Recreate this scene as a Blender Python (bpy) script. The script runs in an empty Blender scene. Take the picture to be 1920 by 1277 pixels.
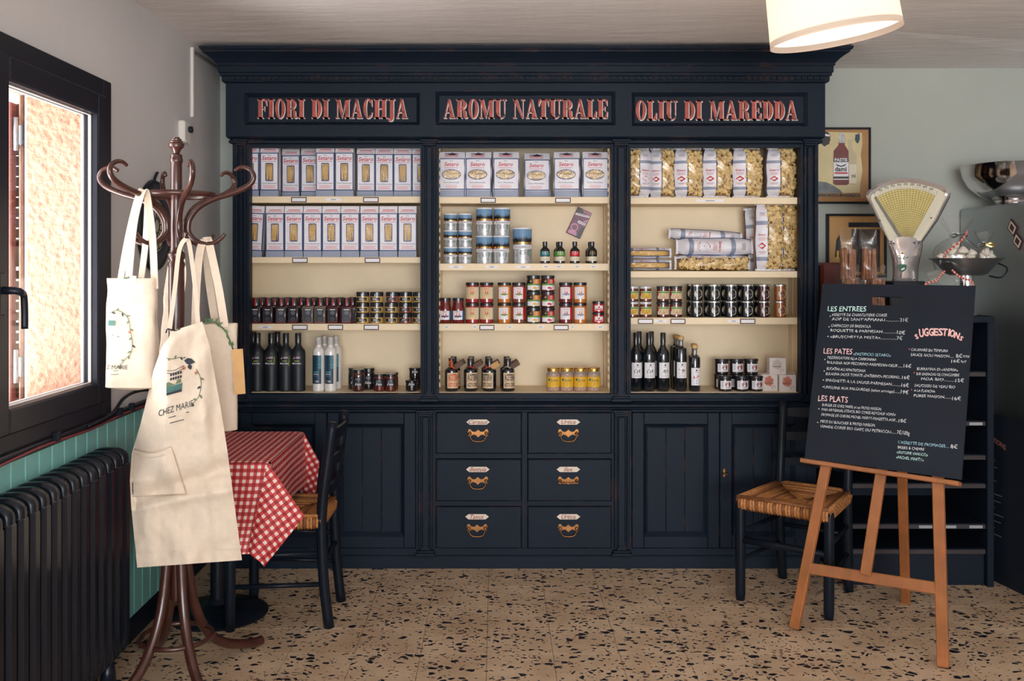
import bpy, math, random
from mathutils import Vector, Matrix, noise
random.seed(7)
scene = bpy.context.scene
COL = scene.collection

# ---------------------------------------------------------------- camera
F, CX, CY, CH = 1800.0, 930.0, 495.0, 1.47      # focal length and principal point in pixels, eye height in metres
cam_d = bpy.data.cameras.new('camera')
cam = bpy.data.objects.new('camera', cam_d); COL.objects.link(cam)
cam.location = (0, 0, CH); cam.rotation_euler = (math.pi / 2, 0, 0)
cam_d.sensor_fit = 'HORIZONTAL'; cam_d.sensor_width = 36.0
cam_d.lens = 36.0 * F / 1920.0
cam_d.shift_x = (960.0 - CX) / 1920.0
cam_d.shift_y = (CY - 638.5) / 1920.0
cam_d.clip_start = 0.05
scene.camera = cam

# ---------------------------------------------------------------- world, lights, exposure
w = bpy.data.worlds.new('world'); scene.world = w; w.use_nodes = True
bg = w.node_tree.nodes['Background']
bg.inputs['Color'].default_value = (0.93, 0.96, 1.0, 1); bg.inputs['Strength'].default_value = 1.6

def area(name, loc, rot, sx, sy, power, color):
    l = bpy.data.lights.new(name, 'AREA'); l.shape = 'RECTANGLE'; l.size = sx; l.size_y = sy
    l.energy = power; l.color = color
    o = bpy.data.objects.new(name, l); COL.objects.link(o)
    o.location = loc; o.rotation_euler = rot
    return o
PI = math.pi
# front light assumed behind the camera, and daylight through the left wall's window
area('assumed_front_light', (0.9, -5.15, 1.5), (PI / 2 + 0.16, 0, 0), 4.0, 2.3, 345, (0.93, 0.97, 1.0))  # added light, its source unseen and assumed from the soft frontal lighting
area('window_daylight', (-3.2, 2.85, 1.9), (0, -PI / 2 + 0.15, 0.0), 1.7, 1.9, 82, (1.0, 0.96, 0.93))
area('ceiling_uplight', (-2.55, 2.35, 0.45), (0, -PI / 2 - 0.75, 0.15), 1.2, 1.6, 115, (1.0, 0.95, 0.92))  # added uplight outside the window, brightens the ceiling

scene.view_settings.view_transform = 'Standard'
scene.view_settings.look = 'None'
scene.view_settings.gamma = 1.0
scene.view_settings.use_curve_mapping = False
scene.view_settings.exposure = 0.2

# ---------------------------------------------------------------- helpers
def wx(px, Y): return (px - CX) * Y / F
def wz(py, Y): return CH - (py - CY) * Y / F
def P(px, py, Y): return Vector((wx(px, Y), Y, wz(py, Y)))

def lin(c):
    out = []
    for v in c[:3]:
        v /= 255.0
        out.append(v / 12.92 if v <= 0.04045 else ((v + 0.055) / 1.055) ** 2.4)
    return (out[0], out[1], out[2], 1.0)

MATS = {}
def mat(name, rgb, rough=0.5, metal=0.0, var=0.06, scale=8.0, bump=0.0, bscale=60.0, spec=0.5, coat=0.0):
    """a principled material whose colour and relief vary with procedural noise"""
    if name in MATS: return MATS[name]
    m = bpy.data.materials.new(name); m.use_nodes = True; MATS[name] = m
    nt = m.node_tree; b = nt.nodes['Principled BSDF']
    c = lin(rgb)
    b.inputs['Roughness'].default_value = rough; b.inputs['Metallic'].default_value = metal
    b.inputs['Specular IOR Level'].default_value = spec; b.inputs['Coat Weight'].default_value = coat
    tc = nt.nodes.new('ShaderNodeTexCoord')
    n = nt.nodes.new('ShaderNodeTexNoise'); n.inputs['Scale'].default_value = scale; n.inputs['Detail'].default_value = 3
    nt.links.new(tc.outputs['Object'], n.inputs['Vector'])
    r = nt.nodes.new('ShaderNodeValToRGB')
    r.color_ramp.elements[0].position = 0.3; r.color_ramp.elements[1].position = 0.7
    r.color_ramp.elements[0].color = tuple(max(0, v * (1 - var)) for v in c[:3]) + (1,)
    r.color_ramp.elements[1].color = tuple(min(1, v * (1 + var)) for v in c[:3]) + (1,)
    nt.links.new(n.outputs['Fac'], r.inputs['Fac']); nt.links.new(r.outputs['Color'], b.inputs['Base Color'])
    if bump:
        n2 = nt.nodes.new('ShaderNodeTexNoise'); n2.inputs['Scale'].default_value = bscale; n2.inputs['Detail'].default_value = 4
        nt.links.new(tc.outputs['Object'], n2.inputs['Vector'])
        bp = nt.nodes.new('ShaderNodeBump'); bp.inputs['Strength'].default_value = bump; bp.inputs['Distance'].default_value = 0.01
        nt.links.new(n2.outputs['Fac'], bp.inputs['Height']); nt.links.new(bp.outputs['Normal'], b.inputs['Normal'])
    return m

def N(m, kind, **kw):
    n = m.node_tree.nodes.new(kind)
    for k, v in kw.items():
        if k in n.inputs: n.inputs[k].default_value = v
        else: setattr(n, k, v)
    return n
def L(m, a, b): m.node_tree.links.new(a, b)

def worn_paint(name, rgb, worn, rough=0.5, radius=0.006, thr=0.62, amount=0.8, nscale=9.0):
    """paint rubbed through to the wood along the edges in irregular streaks"""
    m = mat(name, rgb, rough, 0, 0.12, 3.0, 0.05, 90, 0.16)
    nt = m.node_tree; b = nt.nodes['Principled BSDF']
    src = b.inputs['Base Color'].links[0].from_socket
    bv = N(m, 'ShaderNodeBevel', samples=4); bv.inputs['Radius'].default_value = radius
    ge = N(m, 'ShaderNodeNewGeometry')
    dt = N(m, 'ShaderNodeVectorMath', operation='DOT_PRODUCT')
    L(m, bv.outputs['Normal'], dt.inputs[0]); L(m, ge.outputs['Normal'], dt.inputs[1])
    mr = N(m, 'ShaderNodeMapRange'); mr.inputs['From Min'].default_value = 0.97; mr.inputs['From Max'].default_value = 0.75
    L(m, dt.outputs['Value'], mr.inputs['Value'])
    nz = N(m, 'ShaderNodeTexNoise', Scale=nscale, Detail=6.0, Roughness=0.7)
    L(m, ge.outputs['Position'], nz.inputs['Vector'])
    m2 = N(m, 'ShaderNodeMapRange'); m2.inputs['From Min'].default_value = thr - 0.1; m2.inputs['From Max'].default_value = thr + 0.04
    L(m, nz.outputs['Fac'], m2.inputs['Value'])
    mu = N(m, 'ShaderNodeMath', operation='MULTIPLY'); L(m, mr.outputs['Result'], mu.inputs[0]); L(m, m2.outputs['Result'], mu.inputs[1])
    mu2 = N(m, 'ShaderNodeMath', operation='MULTIPLY'); L(m, mu.outputs[0], mu2.inputs[0]); mu2.inputs[1].default_value = amount
    mx = N(m, 'ShaderNodeMixRGB'); L(m, mu2.outputs[0], mx.inputs['Fac']); L(m, src, mx.inputs['Color1']); mx.inputs['Color2'].default_value = lin(worn)
    L(m, mx.outputs['Color'], b.inputs['Base Color'])
    return m

def film_mat(name, tint=(1, 1, 1), gloss=0.05, rough=0.08, fac=None):
    """thin clear film or window glass: mostly see-through with a glossy sheen"""
    if name in MATS: return MATS[name]
    m = bpy.data.materials.new(name); m.use_nodes = True; MATS[name] = m
    nt = m.node_tree; nt.nodes.clear()
    out = nt.nodes.new('ShaderNodeOutputMaterial'); mix = nt.nodes.new('ShaderNodeMixShader')
    t = nt.nodes.new('ShaderNodeBsdfTransparent'); t.inputs['Color'].default_value = tint + (1,)
    g = nt.nodes.new('ShaderNodeBsdfGlossy'); g.inputs['Roughness'].default_value = rough
    lw = nt.nodes.new('ShaderNodeLayerWeight'); lw.inputs['Blend'].default_value = 0.5
    pw = nt.nodes.new('ShaderNodeMath'); pw.operation = 'POWER'; pw.inputs[1].default_value = 4.0
    fr = nt.nodes.new('ShaderNodeMath'); fr.operation = 'MULTIPLY_ADD'; fr.inputs[1].default_value = 0.6; fr.inputs[2].default_value = 0.02
    nt.links.new(lw.outputs['Facing'], pw.inputs[0]); nt.links.new(pw.outputs[0], fr.inputs[0])
    nz = nt.nodes.new('ShaderNodeTexNoise'); nz.inputs['Scale'].default_value = 40
    bp = nt.nodes.new('ShaderNodeBump'); bp.inputs['Strength'].default_value = 0.35 if fac is None else 0.0
    nt.links.new(nz.outputs['Fac'], bp.inputs['Height']); nt.links.new(bp.outputs['Normal'], g.inputs['Normal'])
    nt.links.new(bp.outputs['Normal'], lw.inputs['Normal'])
    ad = nt.nodes.new('ShaderNodeMath'); ad.operation = 'ADD'; ad.inputs[1].default_value = gloss; ad.use_clamp = True
    nt.links.new(fr.outputs[0], ad.inputs[0]); nt.links.new(ad.outputs[0], mix.inputs['Fac'])
    nt.links.new(t.outputs[0], mix.inputs[1]); nt.links.new(g.outputs[0], mix.inputs[2]); nt.links.new(mix.outputs[0], out.inputs['Surface'])
    return m

class MB:
    """collects polygons and links them as ONE mesh object"""
    def __init__(s): s.v = []; s.f = []; s.m = []; s.sm = []; s.mats = []; s.uv = None
    def mi(s, m):
        if m not in s.mats: s.mats.append(m)
        return s.mats.index(m)
    def add(s, vs, fs, m, smooth=False, xf=None):
        k = len(s.v); i = s.mi(m)
        s.v += [tuple(xf(Vector(p))) if xf else tuple(p) for p in vs]
        for f in fs: s.f.append([a + k for a in f]); s.m.append(i); s.sm.append(smooth)
        return s
    def box(s, x0, x1, y0, y1, z0, z1, m, c=0.0, xf=None):
        if x0 > x1: x0, x1 = x1, x0
        if y0 > y1: y0, y1 = y1, y0
        if z0 > z1: z0, z1 = z1, z0
        if c <= 0:
            vs = [(x, y, z) for z in (z0, z1) for y in (y0, y1) for x in (x0, x1)]
            fs = [(0, 2, 3, 1), (4, 5, 7, 6), (0, 1, 5, 4), (2, 6, 7, 3), (0, 4, 6, 2), (1, 3, 7, 5)]
            return s.add(vs, fs, m, False, xf)
        lo = (x0, y0, z0); hi = (x1, y1, z1); c = min(c, *(0.49 * (hi[i] - lo[i]) for i in range(3)))
        vs = []; ix = {}
        for sx in (0, 1):
            for sy in (0, 1):
                for sz in (0, 1):
                    sg = (sx, sy, sz)
                    for k in range(3):
                        p = [(hi[i] if sg[i] else lo[i]) + (0 if i == k else (-c if sg[i] else c)) for i in range(3)]
                        ix[(sg, k)] = len(vs); vs.append(p)
        fs = []
        def face(ids, n):
            a, b_, d = (Vector(vs[ids[j]]) for j in range(3))
            if (b_ - a).cross(d - a).dot(Vector(n)) < 0: ids = ids[::-1]
            fs.append(tuple(ids))
        for k in range(3):
            i, j = [q for q in range(3) if q != k]
            for sk in (0, 1):
                ids = []
                for (a, b_) in ((0, 0), (1, 0), (1, 1), (0, 1)):
                    sg = [0, 0, 0]; sg[k] = sk; sg[i] = a; sg[j] = b_; ids.append(ix[(tuple(sg), k)])
                n = [0, 0, 0]; n[k] = 1 if sk else -1; face(ids, n)
            for a in (0, 1):
                for b_ in (0, 1):
                    ids = []
                    for (q, kk) in ((0, i), (1, i), (1, j), (0, j)):
                        sg = [0, 0, 0]; sg[k] = q; sg[i] = a; sg[j] = b_; ids.append(ix[(tuple(sg), kk)])
                    n = [0, 0, 0]; n[i] = 1 if a else -1; n[j] = 1 if b_ else -1; face(ids, n)
        for sx in (0, 1):
            for sy in (0, 1):
                for sz in (0, 1):
                    sg = (sx, sy, sz)
                    face([ix[(sg, 0)], ix[(sg, 1)], ix[(sg, 2)]], [1 if q else -1 for q in sg])
        return s.add(vs, fs, m, False, xf)
    def poly(s, pts, m, xf=None): return s.add(pts, [tuple(range(len(pts)))], m, False, xf)
    def prism(s, pts, d, m, xf=None):
        """polygon pts (3d) extruded by vector d"""
        n = len(pts); d = Vector(d)
        vs = [Vector(p) for p in pts] + [Vector(p) + d for p in pts]
        fs = [tuple(range(n))[::-1], tuple(range(n, 2 * n))] + [(i, (i + 1) % n, n + (i + 1) % n, n + i) for i in range(n)]
        return s.add(vs, fs, m, False, xf)
    def lathe(s, prof, m, n=20, c=(0, 0, 0), xf=None, ang=38, sx=1.0, sy=1.0):
        """profile of (r, z) turned about the z axis; m may be a list, one per segment"""
        segs = len(prof) - 1
        groups = []; cur = [0]
        for i in range(1, segs):
            a = (Vector((prof[i][0] - prof[i - 1][0], prof[i][1] - prof[i - 1][1])))
            b_ = (Vector((prof[i + 1][0] - prof[i][0], prof[i + 1][1] - prof[i][1])))
            if a.length and b_.length and math.degrees(a.angle(b_)) > ang: groups.append(cur); cur = [i]
            else: cur.append(i)
        groups.append(cur)
        for g in groups:
            pr = [prof[i] for i in g] + [prof[g[-1] + 1]]
            rows = []; vs = []
            for (r, z) in pr:
                if r < 1e-6: rows.append([len(vs)] * n); vs.append((c[0], c[1], c[2] + z))
                else:
                    rows.append(list(range(len(vs), len(vs) + n)))
                    vs += [(c[0] + sx * r * math.cos(2 * PI * k / n), c[1] + sy * r * math.sin(2 * PI * k / n), c[2] + z) for k in range(n)]
            for j, si in enumerate(g):
                pass
            mm = m if isinstance(m, list) else [m] * segs
            k0 = len(s.v); s.v += [tuple(xf(Vector(p))) if xf else p for p in vs]
            for j, si in enumerate(g):
                a, b_ = rows[j], rows[j + 1]; mi = s.mi(mm[si])
                for k in range(n):
                    q = [a[k], a[(k + 1) % n], b_[(k + 1) % n], b_[k]]
                    u = []
                    for e in q:
                        if e not in u: u.append(e)
                    if len(u) > 2: s.f.append([e + k0 for e in u]); s.m.append(mi); s.sm.append(True)
        return s
    def tube(s, pts, r, m, n=8, closed=False, flat=None, xf=None, cap=True):
        """round (or, with flat=(w, t, side vector), ribbon-like) tube along points"""
        pts = [Vector(p) for p in pts]; k = len(pts)
        rs = r if isinstance(r, (list, tuple)) else [r] * k
        tan = []
        for i in range(k):
            a = pts[(i - 1) % k] if (closed or i > 0) else pts[i]; b_ = pts[(i + 1) % k] if (closed or i < k - 1) else pts[i]
            t = (b_ - a); tan.append(t.normalized() if t.length > 1e-9 else Vector((0, 0, 1)))
        up = Vector((0, 0, 1)) if abs(tan[0].z) < 0.9 else Vector((1, 0, 0))
        if flat: up = Vector(flat[2])
        nrm = (up - tan[0] * up.dot(tan[0])).normalized()
        vs = []; rows = []
        for i in range(k):
            if flat: nn = (up - tan[i] * up.dot(tan[i])); nrm = nn.normalized() if nn.length > 1e-4 else nrm
            else:
                nn = nrm - tan[i] * nrm.dot(tan[i]); nrm = nn.normalized() if nn.length > 1e-6 else nrm
            bi = tan[i].cross(nrm); rows.append(len(vs))
            if flat:
                w_, t_ = flat[0] / 2, flat[1] / 2
                for (a, b_) in ((-w_, -t_), (w_, -t_), (w_, t_), (-w_, t_)): vs.append(pts[i] + nrm * a + bi * b_)
            else:
                for q in range(n): vs.append(pts[i] + (nrm * math.cos(2 * PI * q / n) + bi * math.sin(2 * PI * q / n)) * rs[i])
        nn_ = 4 if flat else n; fs = []
        for i in range(k if closed else k - 1):
            a, b_ = rows[i], rows[(i + 1) % k]
            for q in range(nn_): fs.append((a + q, a + (q + 1) % nn_, b_ + (q + 1) % nn_, b_ + q))
        if cap and not closed: fs += [tuple(range(rows[0], rows[0] + nn_))[::-1], tuple(range(rows[-1], rows[-1] + nn_))]
        return s.add(vs, fs, m, not flat, xf)
    def grid(s, fn, nu, nv, m, smooth=True, mfn=None):
        """surface fn(u, v), u and v in 0..1"""
        k = len(s.v); s.v += [tuple(fn(i / nu, j / nv)) for j in range(nv + 1) for i in range(nu + 1)]
        for j in range(nv):
            for i in range(nu):
                a = k + j * (nu + 1) + i
                s.f.append([a, a + 1, a + nu + 2, a + nu + 1]); s.m.append(s.mi(mfn((i + .5) / nu, (j + .5) / nv) if mfn else m)); s.sm.append(smooth)
        return s
    def ball(s, c, rx, ry, rz, m, n=10, k=6, xf=None):
        return s.lathe([(math.sin(PI * i / k), -math.cos(PI * i / k) * rz) for i in range(k + 1)], m, n, c, xf, 90, rx, ry)
    def text(s, body, m, fn, size=1.0, **kw):
        vs, fs, wd = text_data(body, **kw)
        return s.add([fn(x * size, y * size) for (x, y) in vs], fs, m)
    def mesh(s, name):
        me = bpy.data.meshes.new(name); me.from_pydata(s.v, [], s.f)
        for m in s.mats: me.materials.append(m)
        me.polygons.foreach_set('material_index', s.m); me.polygons.foreach_set('use_smooth', s.sm)
        if s.uv:
            ul = me.uv_layers.new(name='UVMap')
            for lp in me.loops: ul.data[lp.index].uv = s.uv[lp.vertex_index]
        me.update(); return me
    def build(s, name, parent=None, loc=(0, 0, 0), rz=0.0):
        return new_obj(name, s.mesh(name), parent, loc, rz)

def new_obj(name, data, parent=None, loc=(0, 0, 0), rz=0.0):
    o = bpy.data.objects.new(name, data); COL.objects.link(o)
    o.parent = parent; o.location = loc; o.rotation_euler = (0, 0, rz)
    return o
def tag(o, label, cat, group=None):
    o['label'] = label; o['category'] = cat
    if group: o['group'] = group
    return o
def struct(o): o['kind'] = 'structure'; return o
def thing(name, label, cat, loc=(0, 0, 0), rz=0.0, group=None):
    return tag(new_obj(name, None, None, loc, rz), label, cat, group)
def proto(parts): return [(n, b.mesh(n), p) for (n, b, p) in parts]
def place(name, label, cat, loc, pr, rz=0.0, group=None, rot=None, scale=None):
    t = thing(name, label, cat, loc, rz, group); made = []
    if rot: t.rotation_euler = rot
    if scale: t.scale = scale
    for (n, me, p) in pr: made.append(new_obj(n, me, t if p is None else made[p]))
    return t

_TXT = {}
def text_data(body, shear=0.0, bold=0.0, space=1.0, res=2):
    key = (body, shear, bold, space, res)
    if key not in _TXT:
        cu = bpy.data.curves.new('lettering', 'FONT'); cu.body = body; cu.size = 1.0; cu.shear = shear
        cu.offset = bold; cu.space_character = space; cu.resolution_u = res; cu.fill_mode = 'FRONT'
        ob = bpy.data.objects.new('lettering', cu)
        me = bpy.data.meshes.new_from_object(ob)
        vs = [(v.co.x, v.co.y) for v in me.vertices]; fs = [tuple(p.vertices) for p in me.polygons]
        x0 = min((v[0] for v in vs), default=0); x1 = max((v[0] for v in vs), default=1)
        vs = [(a - x0, b) for a, b in vs]
        _TXT[key] = (vs, fs, x1 - x0)
        bpy.data.objects.remove(ob); bpy.data.curves.remove(cu); bpy.data.meshes.remove(me)
    return _TXT[key]
def text_w(body, **kw): return text_data(body, **kw)[2]

def smoothed(pts, k=6, closed=False):
    pts = [Vector(p) for p in pts]; n = len(pts); out = []
    rng = n if closed else n - 1
    for i in range(rng):
        if closed: p0, p1, p2, p3 = (pts[(i + d) % n] for d in (-1, 0, 1, 2))
        else: p0, p1, p2, p3 = pts[max(i - 1, 0)], pts[i], pts[i + 1], pts[min(i + 2, n - 1)]
        for j in range(k):
            t = j / k
            out.append(0.5 * ((2 * p1) + (p2 - p0) * t + (2 * p0 - 5 * p1 + 4 * p2 - p3) * t * t + (3 * p1 - p0 - 3 * p2 + p3) * t ** 3))
    if not closed: out.append(pts[-1])
    return out
def cyl(r, a, z, c=(0, 0)):
    """point on an upright cylinder; angle a measured from the front (-y) towards +x"""
    return Vector((c[0] + r * math.sin(a), c[1] - r * math.cos(a), z))
def patch(b, r, a0, a1, z0, z1, m, n=8, c=(0, 0)):
    b.grid(lambda u, v: cyl(r, a0 + (a1 - a0) * u, z0 + (z1 - z0) * v, c), n, 1, m)
ORD = ['first', 'second', 'third', 'fourth', 'fifth', 'sixth', 'seventh', 'eighth', 'ninth', 'tenth', 'eleventh', 'twelfth', 'thirteenth', 'fourteenth']

# ---------------------------------------------------------------- materials
NAVY = worn_paint('navy_paint', (19, 30, 44), (132, 84, 58), 0.5)
NAVY2 = mat('navy_plain', (18, 27, 39), 0.5, 0, 0.1, 4, 0, 60, 0.16)
BLACK = mat('black_enamel', (20, 26, 36), 0.35, 0, 0.15, 12, 0, 60, 0.3)
CHAIRB = worn_paint('black_chair_paint', (20, 26, 35), (150, 135, 115), 0.33, 0.004, 0.66, 0.6, 14)
CREAM = mat('cream_paint', (236, 216, 182), 0.5, 0, 0.05, 5)
WHITE = mat('white_paper', (232, 230, 234), 0.45, 0, 0.03, 20)
PACKW = mat('white_packet_paper', (228, 226, 234), 0.4, 0, 0.04, 20, 0.15, 50)
BLUE = mat('blue_print', (20, 48, 104), 0.4)
GREYB = mat('grey_blue_print', (142, 150, 172), 0.45)
RED = mat('red_print', (196, 34, 44), 0.45)
PINKT = mat('pale_red_print', (216, 130, 132), 0.5)
DTEXT = mat('dark_print', (50, 58, 78), 0.5)
STRAW = mat('straw_pasta', (214, 172, 96), 0.5, 0, 0.15, 40)
STRAW2 = mat('pale_pasta', (226, 196, 138), 0.5, 0, 0.16, 40)
SHADOWP = mat('pasta_shade', (150, 110, 62), 0.6, 0, 0.3, 60)  # darker pasta tone: shade painted into hollows and gaps
FILM = film_mat('clear_film')
GLASS = film_mat('window_glass', (1, 1, 1), 0.0, 0.0, fac=1)
CHROME = mat('chrome', (225, 222, 222), 0.1, 1.0, 0.03, 6)
STEEL = mat('brushed_steel', (186, 192, 196), 0.42, 1.0, 0.08, 3)
CHROMES = mat('satin_chrome', (236, 228, 226), 0.22, 0.8, 0.03, 6)
GOLD = mat('gold_lid', (205, 165, 90), 0.25, 0.9, 0.05, 10)
BRASS = mat('aged_brass', (150, 104, 62), 0.4, 0.85, 0.25, 60)
CANVAS = mat('cream_canvas', (226, 208, 188), 0.85, 0, 0.03, 60, 0.3, 500, 0.2)
KRAFT = mat('kraft_card', (205, 160, 105), 0.7, 0, 0.08, 20)
BENTWOOD = mat('dark_bentwood', (66, 34, 27), 0.28, 0, 0.25, 14, 0.04, 40, 0.5, 0.3)
LEAFG = mat('green_leaf', (70, 98, 60), 0.6, 0, 0.2, 40)
# ================================================================ the setting
XL, XR, YB, YF, ZC = -1.436, 3.3, 5.0, -5.0, 2.515
WALL = mat('wall_plaster', (212, 209, 208), 0.8, 0, 0.05, 1.5, 0.25, 9, 0.2)
CEILM = mat('ceiling_plaster', (234, 229, 227), 0.85, 0, 0.06, 1.2, 0.2, 5, 0.2)
def ceiling_material():
    m = CEILM; b = m.node_tree.nodes['Principled BSDF']
    ge = N(m, 'ShaderNodeNewGeometry'); mp = N(m, 'ShaderNodeMapping'); mp.inputs['Rotation'].default_value = (0, 0, 0.5); mp.inputs['Scale'].default_value = (2.2, 9.0, 1)
    L(m, ge.outputs['Position'], mp.inputs['Vector'])
    nz = N(m, 'ShaderNodeTexNoise', Scale=1.6, Detail=5.0, Roughness=0.55); L(m, mp.outputs['Vector'], nz.inputs['Vector'])
    bp = N(m, 'ShaderNodeBump', Strength=0.22, Distance=0.02); L(m, nz.outputs['Fac'], bp.inputs['Height']); L(m, bp.outputs['Normal'], b.inputs['Normal'])
ceiling_material()

def terrazzo():
    m = bpy.data.materials.new('terrazzo'); m.use_nodes = True
    b = m.node_tree.nodes['Principled BSDF']
    ge = N(m, 'ShaderNodeNewGeometry')
    nz = N(m, 'ShaderNodeTexNoise', Scale=26.0, Detail=2.0); L(m, ge.outputs['Position'], nz.inputs['Vector'])
    sc = N(m, 'ShaderNodeVectorMath', operation='SCALE'); sc.inputs['Scale'].default_value = 0.02; L(m, nz.outputs['Color'], sc.inputs[0])
    ad = N(m, 'ShaderNodeVectorMath', operation='ADD'); L(m, ge.outputs['Position'], ad.inputs[0]); L(m, sc.outputs[0], ad.inputs[1])
    base = N(m, 'ShaderNodeTexNoise', Scale=5.0, Detail=5.0); L(m, ge.outputs['Position'], base.inputs['Vector'])
    br = N(m, 'ShaderNodeValToRGB'); L(m, base.outputs['Fac'], br.inputs['Fac'])
    br.color_ramp.elements[0].position = 0.3; br.color_ramp.elements[1].position = 0.72
    br.color_ramp.elements[0].color = lin((192, 162, 131)); br.color_ramp.elements[1].color = lin((222, 195, 164))
    col = br.outputs['Color']
    def chips(scale, frac, edge, color, off, stretch):
        nonlocal col
        mp = N(m, 'ShaderNodeMapping'); mp.inputs['Location'].default_value = off; mp.inputs['Rotation'].default_value = (0, 0, off[0]); mp.inputs['Scale'].default_value = (1, stretch, 0.001)
        L(m, ad.outputs[0], mp.inputs['Vector'])
        ve = N(m, 'ShaderNodeTexVoronoi', feature='DISTANCE_TO_EDGE', Scale=scale); vc = N(m, 'ShaderNodeTexVoronoi', feature='F1', Scale=scale)
        L(m, mp.outputs[0], ve.inputs['Vector']); L(m, mp.outputs[0], vc.inputs['Vector'])
        sp = N(m, 'ShaderNodeSeparateColor'); L(m, vc.outputs['Color'], sp.inputs['Color'])
        lt = N(m, 'ShaderNodeMath', operation='LESS_THAN'); lt.inputs[1].default_value = frac; L(m, sp.outputs[0], lt.inputs[0])
        # chips of different sizes: every cell has its own rim width
        rim = N(m, 'ShaderNodeMath', operation='MULTIPLY_ADD'); L(m, sp.outputs[1], rim.inputs[0]); rim.inputs[1].default_value = edge * 1.6; rim.inputs[2].default_value = edge * 0.5
        gt = N(m, 'ShaderNodeMath', operation='GREATER_THAN'); L(m, ve.outputs['Distance'], gt.inputs[0]); L(m, rim.outputs[0], gt.inputs[1])
        mu = N(m, 'ShaderNodeMath', operation='MULTIPLY'); L(m, lt.outputs[0], mu.inputs[0]); L(m, gt.outputs[0], mu.inputs[1])
        mx = N(m, 'ShaderNodeMixRGB'); L(m, mu.outputs[0], mx.inputs['Fac']); L(m, col, mx.inputs['Color1']); mx.inputs['Color2'].default_value = lin(color)
        col = mx.outputs['Color']
    chips(58, 0.07, 0.17, (152, 110, 80), (1.3, 2.1, 0), 1.2)
    chips(84, 0.16, 0.14, (50, 50, 58), (2.2, 5.0, 0), 1.2)
    chips(35, 0.30, 0.125, (24, 30, 44), (0.7, 3.3, 0), 1.25)
    chips(46, 0.05, 0.18, (104, 76, 58), (4.1, 0.4, 0), 1.2)
    L(m, col, b.inputs['Base Color']); b.inputs['Roughness'].default_value = 0.45
    return m
TERR = terrazzo()
GROUT = mat('tile_joint', (128, 102, 78), 0.9)

floor = struct(MB().box(XL - .3, XR, YF, YB + .1, -0.06, -0.004, GROUT).build('floor'))
tile_mb = MB().box(-0.1243, 0.1243, -0.1243, 0.1243, -0.006, 0.0, TERR, 0.0012)
tile_me = tile_mb.mesh('floor_tile')
for iy in range(8):
    y = 5.12 - 0.25 * iy - 0.125
    for ix in range(19):
        x = -1.33 + 0.25 * ix - 0.205 + 0.125 + 0.0
        if x - .124 > XR: continue
        new_obj('floor_tile', tile_me, floor, (x, y, 0))
b = MB()
for k in range(33):
    for ix in range(19):
        b.box(-1.535 + .25 * ix + .0007, -1.535 + .25 * ix + .2493, 3.12 - .25 * k - .2493, 3.12 - .25 * k - .0007, -.006, 0, TERR)
o = b.build('floor_tile_field', floor); o['kind'] = 'stuff'

struct(MB().box(XL - .3, XR + .2, YF - .1, YB + .2, ZC, ZC + .12, CEILM).build('ceiling'))
# lower strip of ceiling to the right of the cabinet
struct(MB().add([(1.68, 4.28, ZC), (XR, 4.72, ZC), (XR, YB, 2.489), (1.68, YB, 2.489), (1.68, YB, ZC), (XR, YB, ZC)], [(0, 1, 2, 3), (0, 3, 4), (1, 5, 2), (3, 2, 5, 4), (0, 4, 5, 1)], CEILM).build('trim_1'))
WALLB = mat('dimmed_grey_green_plaster', (178, 182, 174), 0.8, 0, 0.05, 1.5, 0.25, 9, 0.2)  # grey-green plaster, taken darker to put the dimmer right side into its colour
struct(MB().box(XL - .3, XR + .2, YB, YB + .15, 0, ZC, WALLB).build('wall_back'))
struct(MB().box(XR, XR + .15, YF, YB, 0, ZC, WALL).build('wall_right'))
# rear wall behind the viewer, its opening assumed and added for the front light
b = MB(); b.box(XL - .3, -1.2, YF - .15, YF, 0, ZC, WALL).box(2.95, XR + .15, YF - .15, YF, 0, ZC, WALL)
b.box(-1.2, 2.95, YF - .15, YF, 2.42, ZC, WALL).box(-1.2, 2.95, YF - .15, YF, 0, .3, WALL)
struct(b.build('wall_rear'))
# left wall with the window opening
WY0, WY1, WZ0, WZ1 = 1.75, 3.475, 0.965, 2.085
STUCCO = mat('peach_roughcast', (200, 156, 134), 0.95, 0, 0.1, 30, 0.5, 120, 0.1)
b = MB()
b.box(XL - .27, XL, YF, WY0, 0, ZC, WALL).box(XL - .27, XL, WY1, YB, 0, ZC, WALL)
b.box(XL - .27, XL, WY0, WY1, 0, WZ0, WALL).box(XL - .27, XL, WY0, WY1, WZ1, ZC, WALL)
wall_left = struct(b.build('wall_left'))
def rough(p, n, a=.006, s=70):
    d = noise.noise(p * s) * .6 + abs(noise.noise(p * s * .45)) * .9
    return p + Vector(n) * (a * d)
b = MB()
b.grid(lambda u, v: rough(Vector((XL - .008 - .252 * u, WY1, WZ0 - .03 + (WZ1 - WZ0 + .06) * v)), (0, -1, 0)) + Vector((0, -.004, 0)), 56, 230, STUCCO)
b.grid(lambda u, v: rough(Vector((XL - .036 - .25 * u, 2.3 + (WY1 - 2.3) * v, WZ1)), (0, 0, -1)), 40, 160, STUCCO)
b.box(XL - .29, XL - .286, WY1, 5, 0, 2.6, STUCCO)
o = b.build('roughcast_reveal', wall_left)
SILLM = mat('stone_sill', (200, 190, 178), 0.8)
MB().box(XL - .33, XL - .04, WY0, WY1, WZ0 - .03, WZ0 + .004, SILLM, .004).build('outside_sill', wall_left)

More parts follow.
